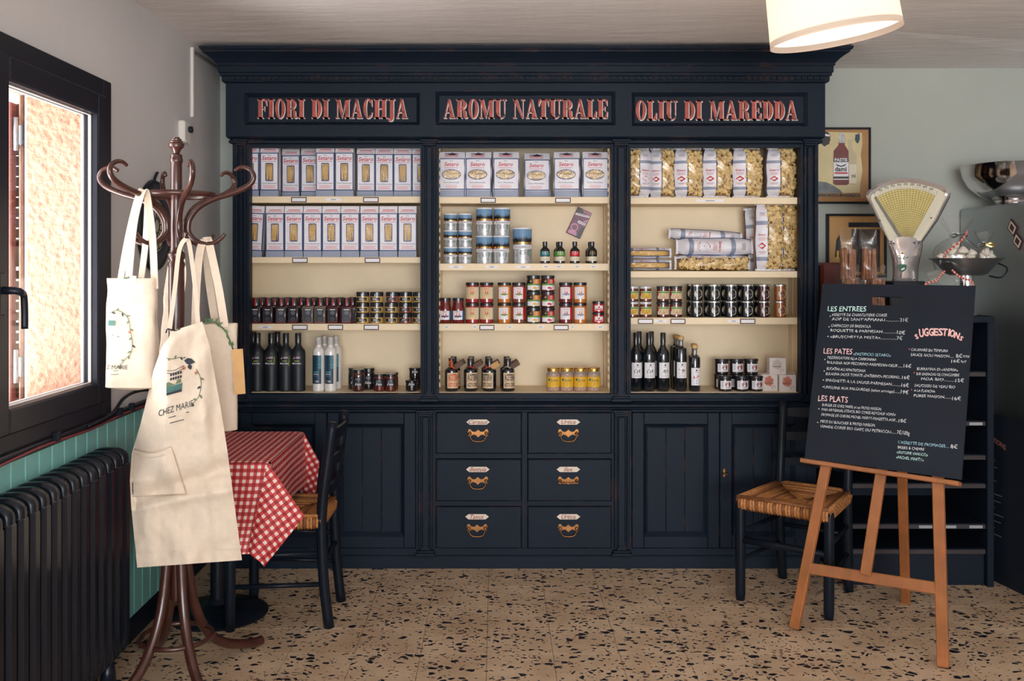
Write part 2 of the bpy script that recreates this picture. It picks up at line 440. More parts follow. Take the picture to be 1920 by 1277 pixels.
# window: dark frame, two sashes, glass, handle
FRAMEM = mat('dark_window_frame', (28, 30, 40), 0.45, 0, 0.1, 6, 0, 60, .3)
GASKET = mat('grey_gasket', (188, 182, 178), 0.5)
win = struct(new_obj('window_1', None, None, (XL, 2.6, 0.92)))
def W(b, name, par=win): return b.build(name, par, (-XL, -2.6, -0.92) if par is win else (0, 0, 0))
xi = -1.412
b = MB()
FY0, FY1, FZ0, FZ1 = 1.72, 3.525, .925, 2.135
b.box(xi - .03, xi, FY1 - .07, FY1, FZ0, FZ1, FRAMEM, .003).box(xi - .03, xi, FY0, FY0 + .07, FZ0, FZ1, FRAMEM, .003)
b.box(xi - .03, xi, FY0 + .07, FY1 - .07, FZ1 - .07, FZ1, FRAMEM, .003).box(xi - .03, xi, FY0 + .07, FY1 - .07, FZ0, FZ0 + .055, FRAMEM, .003)
W(b, 'window_frame')
def sash(y0, y1):
    z0, z1 = FZ0 + .05, FZ1 - .062; t = .075
    b = MB(); xa, xb = xi - .05, xi + .012
    b.box(xa, xb, y1 - t, y1, z0, z1, FRAMEM, .006).box(xa, xb, y0, y0 + t, z0, z1, FRAMEM, .006)
    b.box(xa, xb, y0 + t, y1 - t, z1 - t, z1, FRAMEM, .006).box(xa, xb, y0 + t, y1 - t, z0, z0 + t, FRAMEM, .006)
    s = W(b, 'sash')
    g = MB(); q = .004
    for (ya, yb, za, zb) in ((y1 - t - q, y1 - t, z0 + t, z1 - t), (y0 + t, y0 + t + q, z0 + t, z1 - t), (y0 + t, y1 - t, z1 - t - q, z1 - t), (y0 + t, y1 - t, z0 + t, z0 + t + q)):
        g.box(xa + .026, xa + .036, ya, yb, za, zb, GASKET)
        g.box(xa + .002, xa + .010, ya - .002, yb + .002, za, zb, WHITE)
    g.build('gasket', s)
    MB().box(xi - .034, xi - .03, y0 + t - .01, y1 - t + .01, z0 + t - .01, z1 - t + .01, GLASS).build('pane', s)
    return s
s1 = sash(2.690, 3.458); s2 = sash(1.80, 2.688)
b = MB(); hy = 2.706
b.box(xi + .012, xi + .022, hy - .016, hy + .016, 1.325, 1.445, BLACK, .003)
b.tube([(xi + .02, hy, 1.395), (xi + .055, hy, 1.395), (xi + .066, hy + .006, 1.392), (xi + .068, hy + .022, 1.385)], .011, BLACK, 8)
b.tube(smoothed([(xi + .068, hy + .018, 1.388), (xi + .068, hy + .028, 1.375), (xi + .067, hy + .034, 1.33), (xi + .066, hy + .036, 1.285)], 4), .010, BLACK, 8)
b.build('window_handle', s1)

# open shutter outside
SHUT = mat('red_brown_shutter', (150, 96, 88), 0.6, 0, 0.12, 8)
SHUT2 = mat('dark_shutter_wood', (92, 66, 62), 0.7, 0, 0.2, 8)
sh = thing('window_shutter', 'red-brown wooden louvred shutter standing open outside the window', 'shutter', (-1.76, 3.5, .96))
def S(b, n): return b.build(n, sh, (1.76, -3.5, -.96))
b = MB(); b.box(-1.742, -1.712, 3.50, 3.545, .97, 2.055, SHUT2, .004); S(b, 'hinge_stile')
b = MB(); b.box(-2.2, -2.12, 3.50, 3.545, .97, 2.055, SHUT, .004); S(b, 'outer_stile')
b = MB(); b.box(-1.80, -1.748, 3.46, 3.50, .97, 2.055, SHUT, .004); S(b, 'folded_leaf_edge')
for z in (.97, 1.46, 1.98): S(MB().box(-2.12, -1.735, 3.505, 3.54, z, z + .075, SHUT2, .003), 'rail')
for k in range(24):
    z = 1.06 + k * .038
    if 1.44 < z < 1.55: continue
    S(MB().prism([(-2.12, 3.508, z), (-2.12, 3.512, z + .006), (-2.12, 3.54, z - .02), (-2.12, 3.536, z - .026)], (.385, 0, 0), SHUT2), 'louvre')
for z in (1.06, 1.90): S(MB().box(-1.742, -1.715, 3.47, 3.50, z, z + .075, STEEL, .004).tube([(-1.735, 3.47, z - .02), (-1.735, 3.47, z + .1)], .009, STEEL), 'hinge')

# wainscot: teal tongue-and-groove boards, dark skirting and top rail
TEAL = mat('teal_paint', (124, 186, 180), 0.45, 0, 0.07, 5)
wains = struct(MB().box(XL, XL + .008, 1.2, YB, .08, .9, TEAL).build('trim_2'))
bm = MB().box(XL + .002, XL + .016, .0015, .0855, .09, .893, TEAL, .004).mesh('wainscot_board')
for k in range(40):
    new_obj('wainscot_board', bm, wains, (0, 1.5 + .0872 * k, 0))
struct(MB().box(XL, XL + .022, 1.2, YB, 0, .095, NAVY2, .004).build('baseboard_left'))
rail = MB().box(XL, XL + .028, 1.2, YB, .892, .918, FRAMEM, .004)
struct(rail.build('trim_3'))
CABLE = mat('dark_red_cable', (112, 44, 50), 0.5)
pts = [(XL + .034, y, .902 + .004 * math.sin(y * 9)) for y in [1.4 + .1 * i for i in range(26)]]
cb = thing('cable', 'thin dark red cable running along the rail below the window', 'cable', (XL + .03, 2.9, .9))
MB().tube(pts, .005, CABLE, 6).build('red_wire', cb, (-(XL + .03), -2.9, -.9))
pts = [(XL + .034, 3.3, .912), (XL + .036, 3.5, .925), (XL + .034, 3.62, .965), (XL + .032, 3.8, .97), (XL + .034, 4.1, .935), (XL + .034, 4.6, .93)]
MB().tube(smoothed(pts), .0065, BLACK, 6).build('black_wire', cb, (-(XL + .03), -2.9, -.9))
for y in (3.05, 3.56, 3.68): MB().box(XL + .026, XL + .044, y, y + .025, .905, .935, BLACK, .003).build('cable_clip', cb, (-(XL + .03), -2.9, -.9))

# radiator
RADM = worn_paint('black_radiator_paint', (16, 23, 33), (190, 176, 156), 0.3, 0.0025, 0.69, 0.9, 30)
MATS['black_radiator_paint'].node_tree.nodes['Principled BSDF'].inputs['Specular IOR Level'].default_value = 0.35
rad = thing('radiator', 'black cast-iron column radiator with chipped edges below the window', 'radiator', (-1.36, 2.75, 0))
prof = []
zb, zt, d = .10, .825, .066; rc = .05
for (cx, cz, a0) in ((d - rc, zt - rc * .7, 0), (-d + rc, zt - rc * .7, 90), (-d + rc, zb + rc * .7, 180), (d - rc, zb + rc * .7, 270)):
    for k in range(6):
        a = math.radians(a0 + 90 * k / 5); prof.append((cx + rc * math.cos(a), cz + rc * .7 * math.sin(a)))
def rad_section():
    b = MB(); n = len(prof); rings = []
    for (y, sc) in ((-.021, .84), (-.018, .95), (-.010, 1.0), (.010, 1.0), (.018, .95), (.021, .84)):
        k = 1 - (1 - sc) * 1.0
        rings.append([(x * sc, y, (z - .46) * (1 - (1 - sc) * .17) + .46) for x, z in prof])
    vs = [p for r in rings for p in r]; fs = []
    for r in range(len(rings) - 1):
        for i in range(n): fs.append((r * n + i, r * n + (i + 1) % n, (r + 1) * n + (i + 1) % n, (r + 1) * n + i))
    fs += [tuple(range(n))[::-1], tuple(range((len(rings) - 1) * n, len(rings) * n))]
    b.add(vs, fs, RADM, True)
    for sx in (-1, 1):   # the two bulging columns of the section, front and back
        b.box(sx * .012, sx * .0685, -.024, .024, zb + .05, zt - .045, RADM, .011)
    for z in (.17, .745): b.tube([(0, -.034, z), (0, .034, z)], .022, RADM, 10)
    return b
rs = rad_section().mesh('radiator_section')
for k in range(18):
    new_obj('radiator_section', rs, rad, (0, 3.372 - .0665 * k - 2.75, 0))
for y in (3.29, 2.37): MB().tube([(-.035, y - 2.75, .012), (-.03, y - 2.75, .12)], [.03, .02], RADM, 10).tube([(-.045, y - 2.75, .012), (.045, y - 2.75, .012)], .012, RADM, 10).tube([(.03, y - 2.75, .012), (.03, y - 2.75, .12)], [.03, .02], RADM, 10).build('foot', rad)

# plastic trunking, thermostat and round ornament on the left wall
PLAST = mat('white_plastic', (226, 222, 214), 0.4, 0, 0.03, 10)
t = thing('cable_trunking', 'cream plastic cable trunking in the corner above the white thermostat', 'trunking', (XL, 4.52, 1.8))
MB().box(0, .014, -.012, .012, .36, .69, PLAST, .003).build('vertical_cover', t)
MB().box(0, .010, .012, .46, .668, .684, mat('grey_plastic', (140, 132, 130), .5), .003).build('dark_horizontal_run', t)
t = thing('thermostat', 'white thermostat box with black knob on the left wall', 'thermostat', (XL, 4.33, 2.022))
MB().box(0, .032, 0, .088, 0, .098, PLAST, .006).build('housing', t)
MB().box(.03, .034, .012, .076, -.002, .012, PLAST, .001).build('lower_flap', t)
b = MB().tube([(.032, .055, .062), (.05, .055, .062)], .011, BLACK, 10)
for k in range(5): b.box(.034, .05, .055 + .011 * math.cos(k * 1.257) - .004, .055 + .011 * math.cos(k * 1.257) + .004, .062 + .011 * math.sin(k * 1.257) - .004, .062 + .011 * math.sin(k * 1.257) + .004, BLACK, .001)
b.build('knob', t)
t = thing('wall_ornament', 'round black wall ornament with pale drawn inset behind the coat stand', 'ornament', (XL, 4.01, 1.63))
R90 = Matrix.Rotation(PI / 2, 3, 'Y')
rot = lambda p: R90 @ p
MB().lathe([(0, 0), (.185, 0), (.192, .008), (.186, .02), (.165, .028), (.14, .024), (.118, .018), (.112, .014), (0, .014)], BLACK, 40, xf=rot).build('black_rim', t)
INSET = mat('aged_ivory', (188, 182, 160), 0.5, 0, 0.2, 14)
ins = MB().lathe([(0, .0185), (.108, .0185), (.108, .016)], INSET, 36, xf=rot).build('ivory_inset', t)
b = MB()
for k in range(12):
    a = k * PI / 6; b.tube([rot(Vector((.03 * math.cos(a), .03 * math.sin(a), .020))), rot(Vector((.10 * math.cos(a + .25), .10 * math.sin(a + .25), .020)))], .0022, BLACK, 5)
for r in (.03, .066, .1): b.tube([rot(Vector((r * math.cos(2 * PI * q / 28), r * math.sin(2 * PI * q / 28), .020))) for q in range(28)], .0025, BLACK, 5, True)
b.build('drawn_lines', ins)
MB().tube(smoothed([(.012, -.01, .185), (.012, 0, .2), (.014, .012, .218), (.012, .03, .225)], 4), [.006] * 12 + [.004], BLACK, 6).build('bird_finial', t)
# ================================================================ the display cabinet
Y0 = 4.64                                    # plane of the cabinet front
fx = lambda p: wx(p, Y0)
fz = lambda p: wz(p, Y0)
YS = 4.70                                    # front edge of the shelves
YBK = 4.955                                  # inner back
cab = thing('display_cabinet', 'tall dark navy wooden shop dresser with cream shelves, drawers and red lettering', 'cabinet', (fx(985), 4.8, 0))
CO = Vector((-fx(985), -4.8, 0))
def C(b, name, par=None): return b.build(name, par or cab, CO if par is None else (0, 0, 0))

C(MB().box(fx(434), fx(440), Y0 + .02, 4.985, 0, fz(160), NAVY), 'side_panel'); C(MB().box(fx(1531), fx(1537), Y0 + .02, 4.985, 0, fz(160), NAVY), 'side_panel')
# crown
def sweep_u(b, prof, x0, x1, y, yb, m):
    """moulding profile (out, z) carried round the left end, the front and the right end"""
    for i in range(len(prof) - 1):
        (o0, z0), (o1, z1) = prof[i], prof[i + 1]
        A = [(x0 - o0, yb, z0), (x0 - o0, y - o0, z0), (x1 + o0, y - o0, z0), (x1 + o0, yb, z0)]
        B = [(x0 - o1, yb, z1), (x0 - o1, y - o1, z1), (x1 + o1, y - o1, z1), (x1 + o1, yb, z1)]
        b.add(A + B, [(k, k + 1, k + 5, k + 4) for k in range(3)], m)
    (o0, z0) = prof[-1]
    b.add([(x0 - o0, yb, z0), (x0 - o0, y - o0, z0), (x1 + o0, y - o0, z0), (x1 + o0, yb, z0)], [(0, 1, 2, 3)], m)
YFZ = 4.615
prof = [(0, fz(158)), (.012, fz(156.5)), (.016, fz(154)), (.016, fz(146)), (.024, fz(145)), (.024, fz(141)), (.030, fz(139)), (.030, fz(128)), (.036, fz(127)), (.036, fz(123)),
        (.043, fz(120)), (.054, fz(115.5)), (.070, fz(110.5)), (.080, fz(107.5)), (.088, fz(106.5)), (.088, fz(103)), (.096, fz(102)), (.100, fz(99)), (.100, fz(96.5)), (.094, fz(95.5))]
b = MB(); sweep_u(b, prof, fx(426), fx(1544), YFZ, 4.985, NAVY); crown = C(b, 'cornice')
b = MB()
for k in range(97):
    x = 437 + k * 11.4
    b.box(fx(x), fx(x + 8.4), YFZ - .027, YFZ - .014, fz(152.6), fz(147.4), NAVY, .001)
b.build('dentil_row', crown)['kind'] = 'stuff'

# frieze with three sunk sign panels
PAN = [(460, 788, 176, 236), (817, 1153, 173, 236.5), (1183, 1512, 175, 238)]
b = MB(); xs = [426] + [v for p in PAN for v in p[:2]] + [1544]
for i in range(0, 8, 2): b.box(fx(xs[i]), fx(xs[i + 1]), YFZ, 4.985, fz(257.5), fz(157), NAVY)
for (a, c, t, u) in PAN:
    b.box(fx(a), fx(c), YFZ, 4.985, fz(t), fz(157), NAVY).box(fx(a), fx(c), YFZ, 4.985, fz(257.5), fz(u), NAVY)
C(b, 'frieze')
def sunk(b, x0, x1, z0, z1, y, dep, w_, m, face=None):
    """bevelled sunk panel inside an opening: sloping rim and flat face"""
    o = [(x0, y, z0), (x1, y, z0), (x1, y, z1), (x0, y, z1)]
    i = [(x0 + w_, y + dep, z0 + w_), (x1 - w_, y + dep, z0 + w_), (x1 - w_, y + dep, z1 - w_), (x0 + w_, y + dep, z1 - w_)]
    b.add(o + i, [(k, (k + 1) % 4, 4 + (k + 1) % 4, 4 + k) for k in range(4)] + [(4, 5, 6, 7)], m)
ringpts = lambda cx, cy, rx, ry, a0, a1, n=14: [(cx + rx * math.cos(math.radians(a0 + (a1 - a0) * k / n)), cy + ry * math.sin(math.radians(a0 + (a1 - a0) * k / n))) for k in range(n + 1)]
def band(cx, cy, rx, ry, ix, iy, a0, a1, n=14, dx=0):
    o = ringpts(cx, cy, rx, ry, a0, a1, n); i = ringpts(cx + dx, cy, ix, iy, a0, a1, n)
    return [[o[k], o[k + 1], i[k + 1], i[k]] for k in range(n)]
def rc(x0, y0, x1, y1): return [(x0, y0), (x1, y0), (x1, y1), (x0, y1)]
GL = {   # fat-face serif capitals: width, polygons
 'I': (.42, [rc(.09, 0, .33, 1), rc(0, 0, .42, .055), rc(0, .945, .42, 1)]),
 'F': (.62, [rc(.08, 0, .31, 1), rc(0, 0, .41, .055), rc(0, .945, .60, 1), [(.60, 1), (.62, .66), (.58, .66), (.46, .945)], rc(.3, .48, .45, .53), [(.40, .5), (.46, .36), (.48, .36), (.48, .66), (.46, .66)]]),
 'E': (.64, [rc(.08, 0, .31, 1), rc(0, 0, .62, .055), rc(0, .945, .60, 1), [(.60, 1), (.62, .68), (.58, .68), (.46, .945)], [(.62, 0), (.64, .36), (.60, .36), (.47, .055)], rc(.3, .48, .45, .53), [(.40, .5), (.46, .37), (.48, .37), (.48, .65), (.46, .65)]]),
 'L': (.60, [rc(.08, 0, .31, 1), rc(0, .945, .40, 1), rc(0, 0, .58, .055), [(.58, 0), (.60, .38), (.56, .38), (.42, .055)]]),
 'T': (.64, [rc(.20, 0, .44, 1), rc(.1, 0, .54, .055), rc(0, .945, .64, 1), [(0, 1), (0, .64), (.04, .64), (.16, .945)], [(.64, 1), (.64, .64), (.60, .64), (.48, .945)]]),
 'O': (.62, band(.31, .5, .31, .52, .115, .47, 0, 360, 28)),
 'D': (.66, [rc(.08, 0, .31, 1), rc(0, 0, .34, .05), rc(0, .95, .34, 1)] + band(.30, .5, .36, .5, .14, .45, -90, 90)),
 'C': (.60, band(.31, .5, .31, .52, .115, .47, 48, 312, 22) + [[(.50, .98), (.54, .98), (.56, .62), (.52, .62), (.44, .88)], [(.46, .12), (.53, .1), (.57, .32), (.54, .33)]]),
 'R': (.72, [rc(.08, 0, .31, 1), rc(0, 0, .40, .055), rc(0, .95, .34, 1), rc(.3, .46, .36, .5)] + band(.32, .73, .32, .27, .11, .22, -90, 90) + [[(.34, .5), (.52, .47), (.62, .38), (.64, .10), (.70, .07), (.73, .1), (.73, .04), (.66, -.01), (.54, .0), (.46, .1), (.43, .38)]]),
 'A': (.74, [[(.06, .03), (.11, .03), (.35, .92), (.31, 1)], [(.28, 1), (.42, 1), (.68, .03), (.43, .03), (.31, .88)], rc(.16, .29, .50, .34), rc(0, 0, .21, .05), rc(.36, 0, .74, .05)]),
 'M': (.92, [rc(.09, 0, .13, 1), rc(0, 0, .22, .05), rc(0, .95, .24, 1), [(.06, 1), (.27, 1), (.48, .2), (.42, 0), (.39, 0)], [(.40, 0), (.43, 0), (.68, 1), (.64, 1)], rc(.63, 0, .86, 1), rc(.55, 0, .92, .05), rc(.63, .95, .92, 1)]),
 'N': (.74, [rc(.10, 0, .14, 1), rc(0, 0, .23, .05), rc(0, .95, .22, 1), [(.04, 1), (.27, 1), (.64, .02), (.62, 0), (.56, 0)], rc(.60, 0, .64, 1), rc(.50, .95, .74, 1)]),
 'H': (.84, [rc(.08, 0, .31, 1), rc(.53, 0, .76, 1), rc(0, 0, .39, .055), rc(.45, 0, .84, .055), rc(0, .945, .39, 1), rc(.45, .945, .84, 1), rc(.3, .48, .54, .53)]),
 'U': (.72, [rc(.08, .25, .31, 1), rc(0, .945, .39, 1), rc(.57, .25, .62, 1), rc(.48, .945, .72, 1)] + band(.35, .26, .27, .28, .245, .22, 180, 360, 14, .02) + [[(.08, .26), (.31, .26), (.33, .1), (.38, .045), (.3, -.02), (.2, .02), (.11, .12)]]),
 'J': (.46, [rc(.14, .05, .37, 1), rc(.04, .945, .46, 1), [(.37, .06), (.35, -.06), (.26, -.15), (.14, -.17), (.04, -.13), (0, -.05), (.03, .02), (.09, .03), (.12, -.03), (.10, -.09), (.16, -.1), (.18, .06)]]),
 ' ': (.30, []),
}
LET = mat('worn_red_letters', (170, 74, 60), 0.55, 0, 0.35, 22)
LETW = mat('worn_white_edge', (214, 208, 204), 0.55, 0, 0.25, 30)
def sign(word, a, c, zb, zt, par, y):
    h = wz(zt, y) - wz(zb, y); gap = .055
    tot = sum(GL[ch][0] for ch in word) + gap * (len(word) - 1)
    X0, X1 = wx(a, y), wx(c, y); k = (X1 - X0) / tot; x = X0; z = wz(zb, y)
    for ch in word:
        if ch != ' ':
            b = MB()
            for pl in GL[ch][1]:
                b.poly([(x + px * k + .0035, y - .0006, z + py * h - .0045) for px, py in pl], LETW)
            for pl in GL[ch][1]:
                b.poly([(x + px * k, y - .0016, z + py * h) for px, py in pl], LET)
            b.build('letter', par)
        x += (GL[ch][0] + gap) * k
for (p, word, a, c, zb, zt) in ((PAN[0], 'FIORI DI MACHJA', 482, 764, 221.5, 185.5), (PAN[1], 'AROMU NATURALE', 831, 1139, 221.5, 186), (PAN[2], 'OLIU DI MAREDDA', 1192, 1495, 224.5, 188.5)):
    b = MB(); sunk(b, fx(p[0]), fx(p[1]), fz(p[3]), fz(p[2]), YFZ, .02, .018, NAVY)
    sp = C(b, 'sign_panel'); sign(word, a, c, zb, zt, sp, YFZ + .02)

# rail under the frieze, uprights, columns
b = MB().box(fx(440), fx(1531), Y0 + .012, Y0 + .045, fz(276), fz(257), NAVY)
sweep_u(b, [(0, fz(270)), (.012, fz(268)), (.012, fz(264)), (.004, fz(262)), (.018, fz(259)), (.022, fz(257))], fx(434), fx(1537), Y0 + .006, 4.985, NAVY)
C(b, 'upper_rail')
BAYS = [(467, 788), (822, 1146), (1183, 1502)]
BIN = [(-1.260, -.326), (fx(822) - .004, fx(1146)), (.625, 1.513)]      # inner sides of the three bays
def column(x0, x1, ya, yb_, wide=True):
    b = MB(); z0, z1 = fz(yb_), fz(ya); X0, X1 = fx(x0), fx(x1)
    b.box(X0, X1, Y0 + .005, YS, z0, z1, NAVY)
    cx, hw = (X0 + X1) / 2, (X1 - X0) / 2 - .012
    st = .011
    for sx in (-1, 1): b.box(cx + sx * hw, cx + sx * (hw - st), Y0 - .014, Y0 + .006, z0 + .035, z1 - .03, NAVY, .003)
    b.box(cx - hw + st + .007, cx + hw - st - .007, Y0 - .006, Y0 + .006, z0 + .04, z1 - .035, NAVY, .004)
    for (dz, e, hh) in ((0, .010, .010), (.010, .004, .010), (.020, .0, .010)):
        b.box(cx - hw - e, cx + hw + e, Y0 - .018 - e, Y0 + .006, z1 - dz - hh, z1 - dz, NAVY, .002)
    for (dz, e, hh) in ((0, .012, .014), (.014, .006, .010)):
        b.box(cx - hw - e, cx + hw + e, Y0 - .018 - e, Y0 + .006, z0 + dz, z0 + dz + hh, NAVY, .002)
    b.prism([(cx - hw * .7, Y0 - .012, z0 + .024), (cx + hw * .7, Y0 - .012, z0 + .024), (cx + hw * .35, Y0 - .012, z0 + .045), (cx - hw * .35, Y0 - .012, z0 + .045)], (0, .016, 0), NAVY)
    return b
for (a, c) in ((438, 467), (788, 822), (1146, 1183), (1502, 1535)): C(column(a, c, 262, 752), 'pilaster')
# cream insides
for i, (a, c) in enumerate(BAYS):
    ia, ic = BIN[i]
    C(MB().box(ia - .01, ic + .01, YBK, YBK + .02, fz(740), fz(262), CREAM), 'back_panel')
    for sx, x in ((1, ia), (-1, ic)):
        C(MB().box(x, x - sx * .010, YS, YBK, fz(740), fz(262), CREAM), 'bay_side')
        C(MB().box(x, x + sx * .005, YBK - .07, YBK, fz(738), fz(262), CREAM, .001), 'corner_batten')
    for x, sx in ((ia, 1), (ic, -1)):
        b = MB()
        for k in range(30):
            z = fz(730) + k * .04
            b.box(x, x + sx * .008, YS + .015, YS + .033, z, z + .022, CREAM, .002)
        b.box(x, x + sx * .003, YS + .012, YS + .036, fz(735), fz(280), CREAM)
        C(b, 'shelf_rack')
# shelves with label holders and price tags
SHY = [(368, 482, 607), (369, 494, 607), (370, 508.5, 595.6)]
SHB = [(380.3, 493.5, 619.7), (381.5, 507.5, 620.5), (382.6, 520.7, 608.6)]
sz = lambda p: wz(p, YS)
ZSH = [[sz(v) for v in r] + [sz(735)] for r in SHY]       # tops of the shelves, last = cabinet floor
HOLD = [[(546, 575), (681, 710)], [(548, 577), (684, 713)], [(548, 577), (615, 643.5), (682, 710.5)]], [[(901, 929.5), (1041, 1070)], [], [(899, 927), (1038, 1066)]], [[], [], [(1196, 1224.5), (1257, 1285), (1387.5, 1416)]]
TAGS = [[(611, 640, '27/37 €')], [], [(484.5, 511, '8,00€')]], [[], [(842, 868, '6,20€'), (911, 934, '7,60€'), (968, 995, '14,00€'), (1018, 1029, '8,50€'), (1041, 1054, '8,50€'), (1076, 1088, '14,00€'), (1107, 1119, '12,50€')], [(832, 843, '5,60€'), (886, 895, '5,20€'), (951, 961, '5,50€'), (1008, 1019, '5,20€'), (1069, 1077, '5,50€'), (1120, 1131, '5,60€')]], [[(1306, 1357, 'SETARO PASTA 4,50€')], [], [(1227, 1251, '5,20€'), (1364, 1387, '9,20€')]]
HOLDM = mat('brown_label_frame', (70, 44, 38), 0.45, 0.3, 0.2, 30)
for i, (a, c) in enumerate(BAYS):
    for k in range(3):
        z1, z0 = sz(SHY[i][k]), sz(SHB[i][k])
        s = C(MB().box(BIN[i][0] + .001, BIN[i][1] - .001, YS, YBK - .003, z0, z1, CREAM, .002), 'shelf')
        for (p, q) in HOLD[i][k]:
            b = MB(); X0, X1 = wx(p, YS), wx(q, YS); zc = (z0 + z1) / 2 - .001; hh = .0125; t = .0042
            b.box(X0, X1, YS - .005, YS, zc - hh, zc - hh + t, HOLDM, .001).box(X0, X1, YS - .005, YS, zc + hh - t, zc + hh, HOLDM, .001)
            b.box(X0, X0 + t, YS - .005, YS, zc - hh + t, zc + hh - t, HOLDM, .001).box(X1 - t, X1, YS - .005, YS, zc - hh + t, zc + hh - t, HOLDM, .001)
            b.box(X0 + t, X1 - t, YS - .002, YS, zc - hh + t, zc + hh - t, WHITE)
            b.build('label_holder', s)
        for (p, q, tx) in TAGS[i][k]:
            X0, X1 = wx(p, YS), wx(q, YS); zc = (z0 + z1) / 2 + (.002 if q - p < 20 else 0)
            b = MB().box(X0, X1, YS - .0012, YS, zc - .006, zc + .006, WHITE)
            w_ = (X1 - X0) * (.34 if q - p > 14 else .6); n_ = 4 if q - p < 40 else 9      # a few unreadable printed strokes
            for j in range(n_): b.box((X0 + X1) / 2 - w_ / 2 + w_ * j / n_, (X0 + X1) / 2 - w_ / 2 + w_ * (j + .7) / n_, YS - .0016, YS - .0012, zc - .002, zc + (.0022 if j % 2 else .0012), DTEXT)
            b.build('price_tag', s)
C(MB().box(fx(462), fx(1507), YS - .012, YBK, sz(735) - .03, sz(735), CREAM), 'bottom_board')
# ledge between upper and lower part
ZL = sz(735) - .002
b = MB().box(fx(436), fx(1535), Y0, YS - .012, fz(752), ZL, NAVY)
sweep_u(b, [(0, fz(752)), (.008, fz(751)), (.008, fz(748)), (.002, fz(747)), (.002, ZL - .03), (.002, ZL - .031)], fx(436), fx(1535), Y0 - .004, 4.985, NAVY)
b.box(fx(436), fx(1535), Y0 - .006, Y0, fz(748), ZL, NAVY)
sweep_u(b, [(.004, fz(769)), (.012, fz(767)), (.014, fz(764)), (.030, fz(762.5)), (.036, fz(760.5)), (.036, fz(757.5)), (.030, fz(756)), (.014, fz(753.5)), (.008, fz(752)), (-.03, fz(752))], fx(434), fx(1537), Y0, 4.985, NAVY)
C(b, 'ledge')
# lower carcass
C(MB().box(fx(434), fx(1537), Y0 + .02, Y0 + .04, 0, fz(765), NAVY2), 'lower_carcass')
b = MB()
for (a, c, t, u) in ((440, 1531, 765, 773), (440, 1531, 1028, 1042), (978, 989, 773, 1028), (815, 978, 850.5, 860.5), (989, 1148, 850.5, 860.5), (815, 978, 939.5, 949.5), (989, 1148, 939.5, 949.5)):
    b.box(fx(a), fx(c), Y0 + .004, Y0 + .03, fz(u), fz(t), NAVY, .002)
C(b, 'face_frame')
b = MB(); sweep_u(b, [(.004, 0), (.004, fz(1046)), (.0, fz(1043)), (-.006, fz(1041))], fx(436), fx(1535), Y0 - .004, 4.985, NAVY); C(b, 'plinth')
for (a, c) in ((440, 450), (780, 816), (1147, 1184), (1512, 1531)):
    if c - a > 20: C(column(a, c, 768, 1040), 'lower_pilaster')
    else: C(MB().box(fx(a), fx(c), Y0 + .004, Y0 + .03, fz(1042), fz(768), NAVY), 'end_stile')
PLATE = mat('ivory_name_plate', (226, 210, 192), 0.4, 0, 0.06, 40)
SCRIPT = mat('red_brown_script', (140, 50, 50), 0.5)
NAMES = [['Cerasus', 'Bettula', 'Taxus'], ['Urtica', 'Ilex', 'Urtica']]
for j, (a, c) in enumerate(((818, 977.5), (989.5, 1146))):
    for k, (t, u) in enumerate(((773.5, 850), (861, 939), (950, 1027.5))):
        b = MB().box(fx(a), fx(c), Y0 - .006, Y0 + .02, fz(u), fz(t), NAVY, .004)
        dr = C(b, 'drawer')
        xm = (896.5 if j == 0 else 1065.5) - (0, .7, 2)[k] * (1 - j); y = Y0 - .006
        zc = fz(791 + 88.6 * k); hw, hh = fx(952) - fx(930), .0125
        X = fx(xm)
        b = MB().prism([(X - hw, y, zc), (X - hw * .72, y, zc - hh), (X + hw * .72, y, zc - hh), (X + hw, y, zc), (X + hw * .72, y, zc + hh), (X - hw * .72, y, zc + hh)], (0, -.003, 0), PLATE)
        w_ = text_w(NAMES[j][k], shear=.45, bold=.008); sc = .0285
        b.text(NAMES[j][k], SCRIPT, lambda x, z: (X - w_ * sc / 2 + x, y - .0036, zc - .009 + z), sc, shear=.45, bold=.008)
        b.build('name_plate', dr)
        zh = fz(812 + 88.8 * k); b = MB(); s_ = .05
        b.prism([(X + px * s_, y, zh + pz * s_) for px, pz in ((-1, .1), (-.92, .38), (-.75, .4), (-.55, .16), (-.25, .14), (0, .36), (.25, .14), (.55, .16), (.75, .4), (.92, .38), (1, .1), (.92, -.25), (.75, -.3), (.5, -.12), (.25, -.16), (0, -.38), (-.25, -.16), (-.5, -.12), (-.75, -.3), (-.92, -.25))], (0, -.0025, 0), BRASS)
        for sx in (-1, 1): b.ball((X + sx * .8 * s_, y - .006, zh), .009, .008, .009, BRASS, 10, 6)
        dz = -.036 if not (j == 1 and k == 1) else -.006
        out = .012 if dz < -.02 else .03
        b.tube(smoothed([(X - .8 * s_, y - .012, zh), (X - .72 * s_, y - out, zh + dz * .55), (X - .42 * s_, y - out, zh + dz), (X + .42 * s_, y - out, zh + dz), (X + .72 * s_, y - out, zh + dz * .55), (X + .8 * s_, y - .012, zh)], 4), .0032, BRASS, 6)
        b.build('bail_handle', dr)
